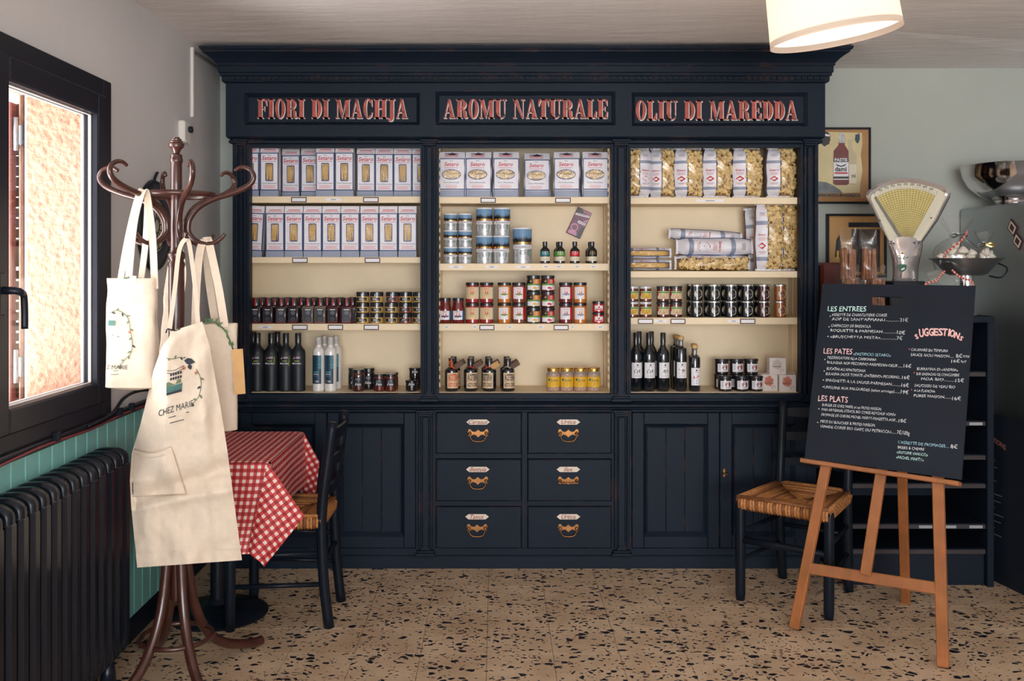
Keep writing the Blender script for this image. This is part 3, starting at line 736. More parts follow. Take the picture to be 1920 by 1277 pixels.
for (a, c, kn) in ((450, 612.5, None), (614, 779.5, None), (1185, 1348.5, None), (1349.5, 1512, 1357)):
    b = MB(); y = Y0 - .006; X0, X1, z0, z1 = fx(a), fx(c), fz(1027), fz(773.5); s_ = (fx(22) - fx(0)); r_ = fz(0) - fz(22)
    b.box(X0, X0 + s_, y, Y0 + .02, z0, z1, NAVY, .003).box(X1 - s_, X1, y, Y0 + .02, z0, z1, NAVY, .003)
    b.box(X0 + s_, X1 - s_, y, Y0 + .02, z1 - r_, z1, NAVY, .003).box(X0 + s_, X1 - s_, y, Y0 + .02, z0, z0 + r_, NAVY, .003)
    d = C(b, 'door')
    b = MB(); sunk(b, X0 + s_, X1 - s_, z0 + r_, z1 - r_, y + .001, .016, .016, NAVY); b.build('door_panel', d)
    n = 3
    for q in range(n):     # upright boards inside the panel
        xa = X0 + s_ + .018 + (X1 - X0 - 2 * s_ - .036) * q / n; xb = X0 + s_ + .018 + (X1 - X0 - 2 * s_ - .036) * (q + 1) / n
        MB().box(xa + .0008, xb - .0008, y + .0125, y + .0175, z0 + r_ + .018, z1 - r_ - .018, NAVY, .0022).build('panel_board', d)
    if kn:
        X, z = fx(kn), fz(886)
        MB().box(X - .006, X + .006, y - .003, y, z - .02, z + .02, BRASS, .002).tube(smoothed([(X - .004, y - .004, z), (X - .006, y - .02, z), (X + .006, y - .03, z), (X + .014, y - .02, z)], 4), .003, BRASS, 6).build('key', d)
# ================================================================ goods on the shelves
BAYN = ['left', 'middle', 'right']
def on_cyl(b, r, pts, m, c=(0, 0), a0=0.0):
    b.poly([cyl(r, a0 + x / r, z, c) for x, z in pts], m)
def cdisc(b, r, x, z, rad, m, n=14, sz_=1.0):
    on_cyl(b, r, [(x + rad * math.cos(2 * PI * k / n), z + sz_ * rad * math.sin(2 * PI * k / n)) for k in range(n)], m)
def ctext(b, s, r, x, z, width, m, mx=1.0, **kw):
    w_ = text_w(s, **kw); sc = min(width / w_, mx)
    b.text(s, m, lambda u, v: cyl(r + .0005, (x - w_ * sc / 2 + u) / r, z + v), sc, **kw)
def clines(b, r, x, z, wid, n, dz, m, seed=0):
    rn = random.Random(seed)
    for k in range(n):
        q = wid * rn.uniform(.55, 1)
        on_cyl(b, r, [(x - q / 2, z - k * dz), (x, z - k * dz), (x + q / 2, z - k * dz), (x + q / 2, z - k * dz + dz * .42), (x, z - k * dz + dz * .42), (x - q / 2, z - k * dz + dz * .42)], m)

# ---- long pasta packets
def spaghetti_packet(seed):
    rn = random.Random(seed); b = MB(); w_, d, h = .0445, .052, .25
    sec = [(0, 0), (0, .215), (.007, .249), (.012, .252), (d - .010, .247), (d, .215), (d, 0)]
    b.prism([(-w_, y, z) for y, z in sec], (2 * w_, 0, 0), PACKW)
    e = -.0006
    for sx in (-1, 1): b.box(sx * w_, sx * (w_ - .0038), e, 0, .03, .213, BLUE)
    for sx in (-1, 1): b.box(sx * w_, sx * (w_ + .0006), 0, d, .03, .034, BLUE).box(sx * w_, sx * (w_ + .0006), 0, .003, 0, .215, BLUE)
    for z in (.030, .211): b.box(-w_, w_, e, 0, z, z + .0048, BLUE)
    b.box(-w_, w_, e, 0, 0, .030, GREYB)
    for sx in (-1, 1): b.box(sx * w_, sx * (w_ + .0006), 0, d, 0, .03, GREYB)
    pr = MB(); lp_ = MB(); e = -.0012
    def tx(s, z, width, m, **kw):
        q = text_w(s, **kw); sc = width / q
        (pr if z > .1 else lp_).text(s, m, lambda x, y: (-width / 2 + x, e, z + y), sc, **kw)
    tx('Setaro', .1795, .074, RED, shear=.25, bold=.015); tx('Pasta', .2005, .016, DTEXT, shear=.3)
    pr.box(-.034, .034, e, 0, .1715, .1735, RED); tx('Torre Annunziata', .062, .074, DTEXT)
    for k in range(3): lp_.box(-.033 + .006 * (k % 2), .033 - .008 * (k % 2), e, 0, .040 + .006 * k, .0425 + .006 * k, PINKT)
    fp_ = MB()
    for k in range(3): fp_.poly([(-.036 + .008 * k, .0006 + .0022 * k, .221 + .0085 * k), (.036 - .006 * k, .0006 + .0022 * k, .221 + .0085 * k), (.036 - .006 * k, .0012 + .0022 * k, .2245 + .0085 * k), (-.036 + .008 * k, .0012 + .0022 * k, .2245 + .0085 * k)], (PINKT, RED, DTEXT)[k])
    fr = MB(); wx_, z0, z1 = .0195, .076, .165
    def rr(x, za, zb, r):
        out = []
        for cx, cz, a in ((x - r, zb - r, 0), (-x + r, zb - r, 90), (-x + r, za + r, 180), (x - r, za + r, 270)):
            for k in range(4): t = math.radians(a + 30 * k); out.append((cx + r * math.cos(t), cz + r * math.sin(t)))
        return out
    fr.poly([(x, -.0011, z) for x, z in rr(wx_, z0, z1, .005)], BLUE)
    ps = MB(); n = 9
    for k in range(n):
        x = -.0142 + .0284 * k / (n - 1); q = rn.uniform(-.0035, .0035)
        ps.tube([(x + q, -.0018, z0 + .005), (x - q * .4, -.0018, z1 - .005)], .00215, STRAW, 5)
    fl = MB(); fl.grid(lambda u, v: (-.0165 + .033 * u, -.0046 - .0015 * math.sin(3 * u + 5 * v + seed), z0 + .003 + (z1 - z0 - .006) * v), 5, 8, FILM)
    return proto([('packet', b, None), ('front_lettering', pr, None), ('window_frame', fr, None), ('spaghetti', ps, 2), ('clear_film', fl, 2), ('flap_print', fp_, None), ('lower_print', lp_, None)])
SPAG = [spaghetti_packet(s) for s in (1, 2, 3, 4)]
top = [(451, 485.5, 0), (487, 523, 0), (529, 561, .12), (564, 598, .10), (592.5, 627, -.0), (628, 663, 0), (669, 703, .055), (703.8, 737, .06), (738, 772, .06), (773, 806, .06)]
for k, (a, c, dy) in enumerate(top):
    Y = YS + .018 + dy; X = wx((a + c) / 2, Y)
    hid = ', cut off by the cabinet upright' if k in (0, 9) else ''
    X = min(max(X, BIN[0][0] + .0455), BIN[0][1] - .0455)
    place('pasta_packet', f'white spaghetti packet with red lettering, {ORD[k]} from left, top shelf left bay', 'pasta packet', (X, Y, ZSH[0][0]), SPAG[k % 4], 0, 'spaghetti packets on the left bay', rot=(0, 0, 0))
row2 = [(457, 490), (498.3, 532.6), (533.4, 567.8), (568.8, 603), (604, 638.5), (639.3, 673.5), (675, 710), (710.8, 745.5), (747, 781)]
for k, (a, c) in enumerate(row2):
    Y = YS + .018; X = wx((a + c) / 2, Y); ry = .055 if k == 0 else 0.0
    place('pasta_packet', f'white spaghetti packet with red lettering, {ORD[k]} from left, second shelf left bay', 'pasta packet', (X, Y, ZSH[0][1] + (.002 if k == 0 else 0)), SPAG[(k + 1) % 4], 0, 'spaghetti packets on the left bay', rot=(0, ry, 0))
place('pasta_packet', 'white spaghetti packet turned sideways at the right end, second shelf left bay', 'pasta packet', (BIN[0][1] - .030, YS + .045, ZSH[0][1]), SPAG[0], 0, 'spaghetti packets on the left bay', rot=(0, 0, -1.45))

# ---- loose pieces of pasta
def rmat(rn): return Matrix.Rotation(rn.uniform(0, 6.28), 3, 'Z') @ Matrix.Rotation(rn.uniform(0, 6.28), 3, 'X') @ Matrix.Rotation(rn.uniform(0, 6.28), 3, 'Y')
def rigatone(b, c, R, r, l, m=STRAW2, n=8):
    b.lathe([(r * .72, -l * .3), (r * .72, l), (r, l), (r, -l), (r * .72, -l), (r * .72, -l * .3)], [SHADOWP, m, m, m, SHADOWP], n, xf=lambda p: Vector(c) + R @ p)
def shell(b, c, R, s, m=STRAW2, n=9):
    b.lathe([(0, -s * .8), (s * .45, -s * .62), (s * .8, -s * .1), (s * .82, s * .45), (s * .6, s * .8), (s * .5, s * .75), (s * .66, s * .4), (s * .5, -s * .2)], [m, m, m, m, m, SHADOWP, SHADOWP], n, xf=lambda p: Vector(c) + R @ Vector((p.x * .72, p.y, p.z)), ang=60)

# ---- wide packets with an oval window
def wide_packet(seed):
    rn = random.Random(seed); b = MB(); w_, d = .064, .075
    def front(x, z): return -.008 * (1 - (x / w_) ** 2) * (1 - ((z - .11) / .13) ** 2)
    fx_ = lambda u, v: (-w_ * (1 - .03 * math.sin(9 * v + seed)) + 2 * w_ * u, front(-w_ + 2 * w_ * u, .188 * v), .188 * v)
    b.grid(fx_, 10, 12, PACKW)
    b.grid(lambda u, v: (-w_ * (1 - .03 * v) + 2 * w_ * u * (1 - .03 * v), .003 + .018 * v + .003 * math.sin(7 * u + seed) * v, .188 + .036 * v), 8, 3, PACKW)
    b.prism([(-w_ + .001, .004, 0), (-w_ + .001, .004, .188), (-w_ + .001, .022, .222), (-w_ + .001, .056, .222), (-w_ + .001, d, .188), (-w_ + .001, d, 0)], (2 * w_ - .002, 0, 0), PACKW)
    for sx in (-1, 1): b.box(sx * (w_ - .0005), sx * (w_ - .0058), -.0012, .006, .0, .19, BLUE); b.box(sx * (w_ + .0004), sx * (w_ - .002), .006, d, .03, .034, BLUE)
    for z in (.036, .186): b.grid(lambda u, v: (-w_ + .001 + 2 * (w_ - .001) * u, front(-w_ + 2 * w_ * u, z) - .0012, z + .005 * v), 8, 1, BLUE)
    b.grid(lambda u, v: (-w_ + .002 + 2 * (w_ - .002) * u, front(-w_ + 2 * w_ * u, .034 * v) - .0008, .034 * v), 8, 2, GREYB)
    pr = MB()
    def tx(s, z, width, m, **kw):
        q = text_w(s, **kw); sc = width / q
        pr.text(s, m, lambda x, y: (-width / 2 + x - .004, front(-width / 2 + x, z) - .0013, z + y), sc, **kw)
    tx('Setaro', .152, .072, RED, shear=.25, bold=.015); tx('Pasta', .1755, .016, DTEXT, shear=.3); tx('Torre Annunziata', .068, .078, DTEXT)
    def ln(x0, x1, z, t, m): pr.grid(lambda u, v: (x0 + (x1 - x0) * u, front(x0 + (x1 - x0) * u, z) - .0013, z + t * v), 6, 1, m)
    ln(-.038, .030, .1425, .002, RED); ln(-.030, .024, .057, .002, PINKT); ln(-.034, .028, .050, .0025, PINKT); ln(-.028, .02, .044, .002, PINKT)
    for k in range(3): pr.poly([(-.036, .0022 + .004 * k, .198 + .0075 * k), (.03, .0022 + .004 * k, .198 + .0075 * k), (.03, .0034 + .004 * k, .201 + .0075 * k), (-.036, .0034 + .004 * k, .201 + .0075 * k)], (PINKT, RED, DTEXT)[k])
    pr.poly([(-.022, .012, .212), (0, .0165, .2205), (.022, .012, .212), (0, .0085, .205)], DTEXT)
    fr = MB(); rx, rz, zc = .047, .0255, .111
    fr.poly([(rx * math.cos(2 * PI * k / 28) - .004, -.0098, zc + rz * math.sin(2 * PI * k / 28)) for k in range(28)], BLUE)
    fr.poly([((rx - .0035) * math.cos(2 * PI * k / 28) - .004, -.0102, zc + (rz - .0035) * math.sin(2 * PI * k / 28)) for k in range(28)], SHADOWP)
    ps = MB()
    for ix in range(-4, 5):
        for iz in range(-2, 3):
            x, z = ix * .0098 + rn.uniform(-.002, .002), iz * .0095 + rn.uniform(-.002, .002)
            if (x / (rx - .008)) ** 2 + (z / (rz - .007)) ** 2 < 1: rigatone(ps, (x - .004, -.012, zc + z), rmat(rn), .0052, .0062)
    fl = MB().grid(lambda u, v: ((rx - .003) * u * math.cos(6.2832 * v) - .004, -.0198 + .001 * math.sin(9 * v), zc + (rz - .003) * u * math.sin(6.2832 * v)), 3, 20, FILM)
    return proto([('packet', b, None), ('print', pr, None), ('oval_window', fr, None), ('pasta_pieces', ps, 2), ('clear_film', fl, 2)])
WIDE = [wide_packet(s) for s in (1, 2, 3)]
for k, (a, c, dy) in enumerate([(822, 870.5, 0), (872, 922, 0), (923.5, 975, 0), (983, 1031, .06), (1036.5, 1089, 0), (1092, 1145, 0)]):
    Y = YS + .022 + dy; X = wx((a + c) / 2, Y)
    X = min(max(X, BIN[1][0] + .067), BIN[1][1] - .067)
    place('pasta_packet', f'white pasta packet with oval window, {ORD[k]} from left, top shelf middle bay', 'pasta packet', (X, Y, ZSH[1][0]), WIDE[k % 3], (.02, -.02, .03, 0, -.03, .02)[k], 'wide pasta packets on the middle bay')

# ---- pillow bags, partly clear
def pillow_bag(w_, h, d, label, clear, kind, seed, lab2=None):
    """label / clear: ranges across the front (-1..1); kind of pasta shown"""
    rn = random.Random(seed)
    def A(v): t = abs(2 * v - 1); return w_ / 2 * (1 - .16 * t ** 6) * (1 + .03 * math.sin(11 * v + seed))
    def B(v): t = abs(2 * v - 1); return d / 2 * (1 - .88 * t ** 7)
    def S_(x, v, k=1.0, back=False):
        y = B(v) * k * max(0, 1 - abs(x) ** 2.6) ** .6
        y *= 1 + .06 * math.sin(17 * v + 5 * x + seed)
        return Vector((A(v) * x * (.96 if k < 1 else 1), y if back else -y, h * v))
    core = MB()
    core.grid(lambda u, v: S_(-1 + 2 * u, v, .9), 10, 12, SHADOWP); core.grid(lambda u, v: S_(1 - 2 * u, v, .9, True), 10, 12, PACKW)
    out = [('bag_filling', core, None)]
    lb = MB()
    for (x0, x1) in label:
        lb.grid(lambda u, v: S_(x0 + (x1 - x0) * u, v, 1.03), 6, 16, PACKW, True, lambda u, v: GREYB if (abs(v - .70) < .032 or abs(v - .17) < .032) else PACKW)
        for x in (x0, x1):
            if abs(x) < .97: lb.tube([S_(x, v / 16, 1.06) for v in range(17)], .0022, BLUE, 5)
    q0 = label[0]; xm, xr = (q0[0] + q0[1]) / 2, (q0[1] - q0[0]) / 2
    def tx(s, v, frac, m, **kw):
        t = text_w(s, **kw); sc = xr * 2 * A(.5) * frac / t
        lb.text(s, m, lambda x, y: S_(xm + (x - t * sc / 2) / A(.5), v + y / h, 1.09), sc, **kw)
    long_ = h / (xr * w_)
    tx('Setaro', .52, .62, RED, shear=.2, bold=.01)
    for k in range(3): lb.poly([S_(xm + sx * xr * .5, .485 - .02 * k + dz, 1.07) for sx, dz in ((-1, 0), (0, 0), (1, 0), (1, .007), (0, .007), (-1, .007))], PINKT)
    dv = .05 * min(1, .28 / h) * 1.2
    lb.poly([S_(xm + a * xr * .62, .36 + c * dv, 1.07) for a, c in ((-1, 0), (0, -1), (1, 0), (0, 1))], RED)
    lb.poly([S_(xm + a * xr * .3, .36 + c * dv * .45, 1.10) for a, c in ((-1, 0), (0, -1), (1, 0), (0, 1))], WHITE)
    for k in range(3): lb.poly([S_(xm + sx * xr * (.6 - .1 * k), .265 - .016 * k + dz, 1.07) for sx, dz in ((-1, 0), (0, 0), (1, 0), (1, .006), (0, .006), (-1, .006))], DTEXT if k == 0 else PINKT)
    for k in range(3): lb.poly([S_(xm + sx * xr * .45, .83 + .022 * k + dz, 1.07) for sx, dz in ((-1, 0), (0, 0), (1, 0), (1, .006), (0, .006), (-1, .006))], DTEXT if k else PINKT)
    out.append(('printed_label', lb, None))
    ps = MB()
    for (x0, x1) in clear:
        if kind == 'spaghetti':
            for k in range(15):
                x = x0 + (x1 - x0) * (k + .5) / 15; q = rn.uniform(-.06, .06)
                ps.tube([S_(x + q * math.sin(6 * t / 8 + k), .05 + .9 * t / 8, 1.0) for t in range(9)], .0024, STRAW, 4)
        else:
            st = .0215 if kind == 'shell' else .0205
            nx = max(2, round((x1 - x0) * w_ / 2 / st)); nz = int(h * .94 / st)
            for i in range(nx + 1):           # a deeper layer that fills the gaps
                for j in range(nz):
                    x = min(x1, max(x0, x0 + (x1 - x0) * (i + rn.uniform(-.3, .3)) / nx)); v = .03 + .94 * (j + rn.uniform(0, 1)) / nz
                    if kind == 'shell': shell(ps, S_(x, v, .80), rmat(rn), .0175)
                    else: rigatone(ps, S_(x, v, .80), rmat(rn), .0125, .0115, STRAW2, 8)
            for i in range(nx):
                for j in range(nz):
                    x = x0 + (x1 - x0) * (i + .5 + rn.uniform(-.3, .3)) / nx; v = .03 + .94 * (j + .5 + rn.uniform(-.3, .3)) / nz
                    if kind == 'shell': shell(ps, S_(x, v, .93), rmat(rn), .0180)
                    else: rigatone(ps, S_(x, v, .93), rmat(rn), .0128, .0120, STRAW2, 10)
        fl = MB().grid(lambda u, v: S_(x0 + (x1 - x0) * u, .02 + .96 * v, 1.0) + Vector((0, -.012, 0)), 8, 24, FILM)
    if ps.v:
        out.append(('pasta_pieces', ps, None)); out.append(('clear_film', fl, None))
    # crimped ends
    cr = MB()
    for v, s_ in ((0, -1), (1, 1)):
        cr = MB().grid(lambda u, t: S_(-1 + 2 * u, v, 1) + Vector((0, .004 * math.sin(u * 30) * t, s_ * .010 * t)), 24, 1, PACKW)
        out.append(('crimped_end', cr, None))
    return proto(out)
SH = [pillow_bag(.156, .235, .085, [(-.92, -.10)], [(-.08, .88)], 'shell', s) for s in (1, 2)]
SHB_ = pillow_bag(.142, .235, .085, [(.10, .98)], [(-.98, .06)], 'shell', 5)
gb = [(1185, 1220, SHB_, .0), (1216, 1266, SH[0], .035), (1266, 1320, SH[1], .015), (1320, 1374, SH[0], .0), (1374, 1432, SH[1], .0), (1437, 1497, SH[0], .0)]
for k, (a, c, pr, dy) in enumerate(gb):
    Y = YS + .062 + dy; X = wx((a + c) / 2, YS + .02 + dy)
    if k == 0: X = BIN[2][0] + .074
    if k == 1: X += .008
    s_ = .92 if k in (1,) else 1.0
    place('pasta_bag', f'clear bag of pasta shells with white label, {ORD[k]} from left, top shelf right bay', 'pasta bag', (X, Y + (.0 if k == 0 else 0), ZSH[2][0] + .011), pr, 0, 'bags of pasta shells', scale=(s_, 1, .98))
RG = pillow_bag(.150, .315, .085, [(-.9, -.14)], [(-.10, .72)], 'ring', 3)
RG2 = pillow_bag(.150, .315, .085, [(-.95, -.25)], [(-.22, .95)], 'ring', 4)
RG3 = pillow_bag(.120, .30, .07, [(-.9, .3)], [(.35, .9)], 'ring', 9)
place('pasta_bag', 'upright clear bag of pasta rings beside the lying bags, right bay', 'pasta bag', (wx(1441, YS + .05), YS + .06, ZSH[2][1] + .011), RG, 0, 'bags of pasta rings')
place('pasta_bag', 'upright clear bag of pasta rings against the right upright, right bay', 'pasta bag', (BIN[2][1] - .072, YS + .105, ZSH[2][1] + .011), RG2, 0, 'bags of pasta rings', scale=(.9, 1, 1))
place('pasta_bag', 'upright white bag half hidden behind the upright clear pasta ring bag', 'pasta bag', (wx(1424, YS + .15), YS + .17, ZSH[2][1] + .011), RG3, 0, 'bags of pasta rings', rot=(0, -.08, 0))
LY = pillow_bag(.078, .355, .13, [(-.98, -.55)], [(-.5, .5)], 'ring', 6)
LY2 = pillow_bag(.085, .365, .13, [(-.96, .96)], [], 'none', 7)
LY3 = pillow_bag(.055, .35, .11, [(-.96, .96)], [], 'none', 8)
z = ZSH[2][1]; x0 = wx(1272, YS + .02)
place('pasta_bag', 'clear bag of pasta rings lying at the bottom of the pile, right bay', 'pasta bag', (x0, YS + .075, z + .040), LY, 0, 'lying pasta bags', rot=(0, PI / 2, 0))
place('pasta_bag', 'white printed pasta bag lying in the middle of the pile, right bay', 'pasta bag', (x0 + .008, YS + .078, z + .121), LY2, 0, 'lying pasta bags', rot=(0, PI / 2, 0))
place('pasta_bag', 'thin white pasta bag lying on top of the pile, right bay', 'pasta bag', (x0 - .02, YS + .125, z + .188), LY3, 0, 'lying pasta bags', rot=(0, PI / 2 + .06, 0))
SP = pillow_bag(.056, .225, .10, [(-.98, -.42), (.55, .98)], [(-.4, .5)], 'spaghetti', 2)
place('pasta_bag', 'clear bag of spaghetti lying under another one, right bay', 'pasta bag', (BIN[2][0] + .012, YS + .075, z + .031), SP, 0, 'lying spaghetti bags', rot=(0, PI / 2, 0))
place('pasta_bag', 'clear bag of spaghetti lying on top of another one, right bay', 'pasta bag', (BIN[2][0] + .012, YS + .078, z + .090), SP, 0, 'lying spaghetti bags', rot=(0, PI / 2, 0))

# ---- jars, tins and bottles
def gloss(name, rgb, rough=.12, var=.12): return mat(name, rgb, rough, 0, var, 30, 0, 60, .6, .5)
LIDK = gloss('black_lid', (26, 29, 36), .3); LIDS = mat('silver_lid', (200, 200, 196), .25, .9); LIDW = gloss('white_lid', (206, 206, 210), .3)
DARKG = gloss('dark_glass', (20, 25, 32), .1); DARKW = mat('matt_black_bottle', (26, 31, 40), .45)
TANL = mat('tan_label', (222, 190, 150), .5); YEL = mat('yellow_label', (226, 178, 44), .5); CRL = mat('cream_label', (224, 214, 190), .5)
GRN = mat('green_label', (96, 150, 62), .5); ORG = mat('orange_label', (224, 130, 48), .5); SKY = mat('sky_blue_label', (110, 150, 186), .5); BLK = mat('black_label', (26, 28, 34), .4)
SILV = mat('silver_label', (186, 188, 190), .3, .5, .25, 60); TEALL = mat('teal_label', (36, 112, 122), .45); NAVL = mat('navy_teal_label', (22, 62, 82), .45); CYAN = mat('cyan_print', (90, 190, 214), .5); LIME = mat('lime_print', (150, 176, 60), .5)
def jar(r, h, body, lid, lidh=.013, neck=.88, lab=None, foot=.004, n=20):
    """screw-lid jar: glass body, lid, wrapped label"""
    b = MB(); hb = h - lidh
    b.lathe([(0, 0), (r - foot, 0), (r, foot), (r, hb - .016), (r * .985, hb - .011), (r * neck, hb - .004), (r * neck, hb)], body, n)
    l = MB(); lr = r * neck + .0025
    l.lathe([(lr - .002, hb - .001), (lr, hb), (lr, h - .002), (lr - .002, h), (0, h)], lid, n)
    parts = [('jar_body', b, None), ('lid', l, None)]
    if lab:
        q = MB(); lab(q, r + .0006); parts.append(('label', q, None))
    return proto(parts)
def bottle(prof, body, cap_prof, cap, lab=None, r=None, n=20, extra=None):
    b = MB().lathe(prof, body, n); c = MB().lathe(cap_prof, cap, n)
    parts = [('bottle_body', b, None), ('cap', c, None)]
    if lab:
        q = MB(); lab(q, r + .0006); parts.append(('label', q, None))
    if extra: parts += extra()
    return proto(parts)
def put(name, label, cat, xpx, dy, z, pr, r, group=None, rz=None):
    Y = YS + .012 + r + dy
    i = 0 if xpx < 800 else (1 if xpx < 1160 else 2)
    X = min(max(wx(xpx, Y - r * .4), BIN[i][0] + r + .001), BIN[i][1] - r - .001)
    return place(name, label, cat, (X, Y, z), pr, random.uniform(-.12, .12) if rz is None else rz, group)

# left bay, third shelf: square bottles and small jars
def sq_bottle(body, seed):
    b = MB(); a, h = .0285, .084
    sec = []
    for (cx, cy, s0) in ((a - .008, a - .008, 0), (-a + .008, a - .008, 90), (-a + .008, -a + .008, 180), (a - .008, -a + .008, 270)):
        for k in range(4): t = math.radians(s0 + 30 * k); sec.append((cx + .008 * math.cos(t), cy + .008 * math.sin(t)))
    n = len(sec); rings = []
    for z, k in ((0, .95), (.003, 1), (h - .006, 1), (h, .88), (h + .004, .6)): rings += [(x * k, y * k, z) for x, y in sec]
    b.add(rings, [(j * n + i, j * n + (i + 1) % n, (j + 1) * n + (i + 1) % n, (j + 1) * n + i) for j in range(4) for i in range(n)] + [tuple(range(n))[::-1], tuple(range(4 * n, 5 * n))], body, True)
    c = MB().lathe([(.0165, h + .002), (.0205, h + .004), (.0205, .124), (.019, .126), (0, .126)], LIDK, 18)
    q = MB(); y = -a - .0006
    q.box(-.021, .021, y, y + .0005, .006, h - .010, BLK)
    for k, (z, w_) in enumerate(((.066, .026), (.057, .018), (.051, .022), (.045, .016))): q.box(-w_ / 2 + .002, w_ / 2 + .002, y - .0005, y, z, z + (.004 if k == 0 else .0022), WHITE if k == 0 else GREYB)
    q.tube([(.002 + .007 * math.cos(t * .7), y - .0005, .022 + .007 * math.sin(t * .7)) for t in range(9)], .0007, GREYB, 4, True)
    q.box(-.019, .021, y - .0004, y, .005, .0072, RED)
    s = MB().box(-.003, .003, -.0222, -.0204, .084, .122, RED)
    return proto([('bottle_body', b, None), ('cap', c, None), ('label', q, None), ('red_seal', s, None)])
SQA = [sq_bottle(gloss('plum_glass', (44, 28, 38)), 1), sq_bottle(gloss('smoky_glass', (104, 92, 84)), 2), sq_bottle(gloss('berry_glass', (70, 26, 38)), 3)]
zs = ZSH[0][2]
for k, x in enumerate((479.5, 503, 527, 551, 577.5, 600.5, 625, 650)):
    put('sauce_bottle', f'small dark square bottle with red seal, {ORD[k]} from left, third shelf left bay', 'bottle', x, 0, zs, SQA[0 if k < 4 else (1 if k < 6 else 2)], .0285, 'dark square bottles')
for k, x in enumerate((491, 515, 539, 565, 588.5, 613, 637, 661)):
    put('sauce_bottle', f'dark square bottle in the back row, {ORD[k]} from left, third shelf left bay', 'bottle', x, .075, zs, SQA[0], .0285, 'dark square bottles at the back')
def small_lab(content, seed):
    def f(q, r):
        patch(q, r, -1.0, .75, .008, .0245, BLK, 8)
        clines(q, r + .0005, -.004, .0185, .026, 2, .0055, WHITE, seed); clines(q, r + .0005, 0, .0095, .022, 1, .0035, GREYB, seed); cdisc(q, r + .0006, .014, .0125, .0022, (YEL, RED, GRN)[seed % 3], 8)
        q.box(-.0035, -.0005, -r - .0008, -r, .027, .042, WHITE)
    return f
MUST = gloss('mustard_glass', (196, 158, 84)); MUSR = gloss('terracotta_glass', (150, 84, 66)); MUSD = gloss('olive_dark_glass', (70, 66, 58))
SMJ = [jar(.0315, .0515, c, LIDK, .021, .96, small_lab(c, k)) for k, c in enumerate((MUST, MUSR, MUSD))]
lay = ['bottom', 'middle', 'top']
for c, x in enumerate((679.5, 706, 733.5, 760, 786)):
    for l in range(3):
        kind = 1 if (c, l) in ((3, 0), (3, 1), (2, 2)) else (2 if c == 2 and l == 2 else 0)
        put('preserve_jar', f'small black-lidded jar, {lay[l]} of its stack, {ORD[c]} stack from left, third shelf', 'jar', x + (2 if (c == 2 and l == 2) else 0), 0, zs + l * .0517, SMJ[kind], .0315, 'small stacked jars')

# left bay, floor: oil bottles, white bottles, jars
z3 = ZSH[0][3]
def oil_lab(col):
    def f(q, r):
        patch(q, r, -1.1, 1.1, .118, .182, mat('dark_olive_label', (38, 42, 48), .5), 8)
        q.add([cyl(r + .0006, (x + -.004) / r, z) for x, z in ((-.014, .163), (-.008, .176), (-.004, .166))], [(0, 1, 2)], RED)
        clines(q, r + .0006, .006, .168, .020, 2, .005, WHITE, 2); clines(q, r + .0006, .0, .148, .036, 1, .009, LIME, 3); ctext(q, 'EXTRA', r + .0006, .006, .134, .030, WHITE, .012, bold=.02); on_cyl(q, r + .0006, [(-.024, .1345), (-.012, .1345), (-.012, .141), (-.024, .141)], WHITE); q.add([cyl(r + .0008, x / r, z) for x, z in ((-.020, .160), (-.008, .164), (-.009, .166), (-.018, .163))], [(0, 1, 2, 3)], WHITE)
        if col == 'intensu': q.text(col, LIME, lambda x, y: cyl(r + .0014, (.026 - y) / r, .128 + x), .016)
        elif col:
            for k in range(7): q.poly([cyl(r + .0009, a / r, .134 + .0055 * k + d) for a, d in ((.0195, 0), (.0255, 0), (.0255, .0035), (.0195, .0035))], LIME)
    return f
def oil_bottle(col):
    r = .0355
    return bottle([(0, 0), (r - .004, 0), (r, .004), (r, .186), (r * .93, .2), (r * .6, .214), (.0145, .226), (.0130, .25)], DARKW, [(.0135, .235), (.0155, .236), (.0155, .283), (.0145, .285), (0, .285)], LIDK, oil_lab(col), r)
OB = [oil_bottle(None), oil_bottle('upright strokes'), oil_bottle('intensu')]
for k, (x, v) in enumerate(((481.5, 0), (507.5, 1), (535, 2), (558, 0))):
    put('oil_bottle', f'tall matt black oil bottle with dark label, {ORD[k]} from left, floor of left bay', 'bottle', x, .0, z3, OB[v], .0355, 'matt black oil bottles', 0)
put('oil_bottle', 'tall matt black oil bottle in the back row at the left upright', 'bottle', 473, .09, z3, OB[0], .0355, 'matt black oil bottles', 0)
put('oil_bottle', 'tall matt black oil bottle in the back row beside the left-hand pair', 'bottle', 519, .09, z3, OB[0], .0355, 'matt black oil bottles', 0)
WBOT = gloss('white_ceramic', (226, 222, 218), .25, .03); GCAP = mat('grey_cap', (190, 186, 182), .4)
def gal_lab(q, r):
    patch(q, r, -1.15, .62, .038, .178, NAVL, 8)
    q.text('galoppa', CYAN, lambda x, y: cyl(r + .0018, (.016 - y) / r, .112 + x), .022)
    clines(q, r + .0006, -.008, .094, .026, 1, .008, CYAN, 2); ctext(q, 'EXTRA', r + .0006, -.008, .082, .026, WHITE, .012, bold=.02); clines(q, r + .0006, -.008, .074, .02, 1, .004, GREYB)
    clines(q, r + .0006, -.002, .051, .016, 2, .005, WHITE, 2); q.add([cyl(r + .0006, x / r, z) for x, z in ((-.022, .046), (-.016, .057), (-.013, .047))], [(0, 1, 2)], RED)
r = .0295
WB = bottle([(0, 0), (r - .004, 0), (r, .004), (r, .192), (r * .97, .202), (r * .7, .212), (.0155, .218), (.0155, .226)], WBOT, [(.0145, .224), (.0145, .236), (.0165, .238), (.0165, .244), (.0145, .246), (.0145, .264), (.0125, .2665), (0, .2665)], GCAP, gal_lab, r)
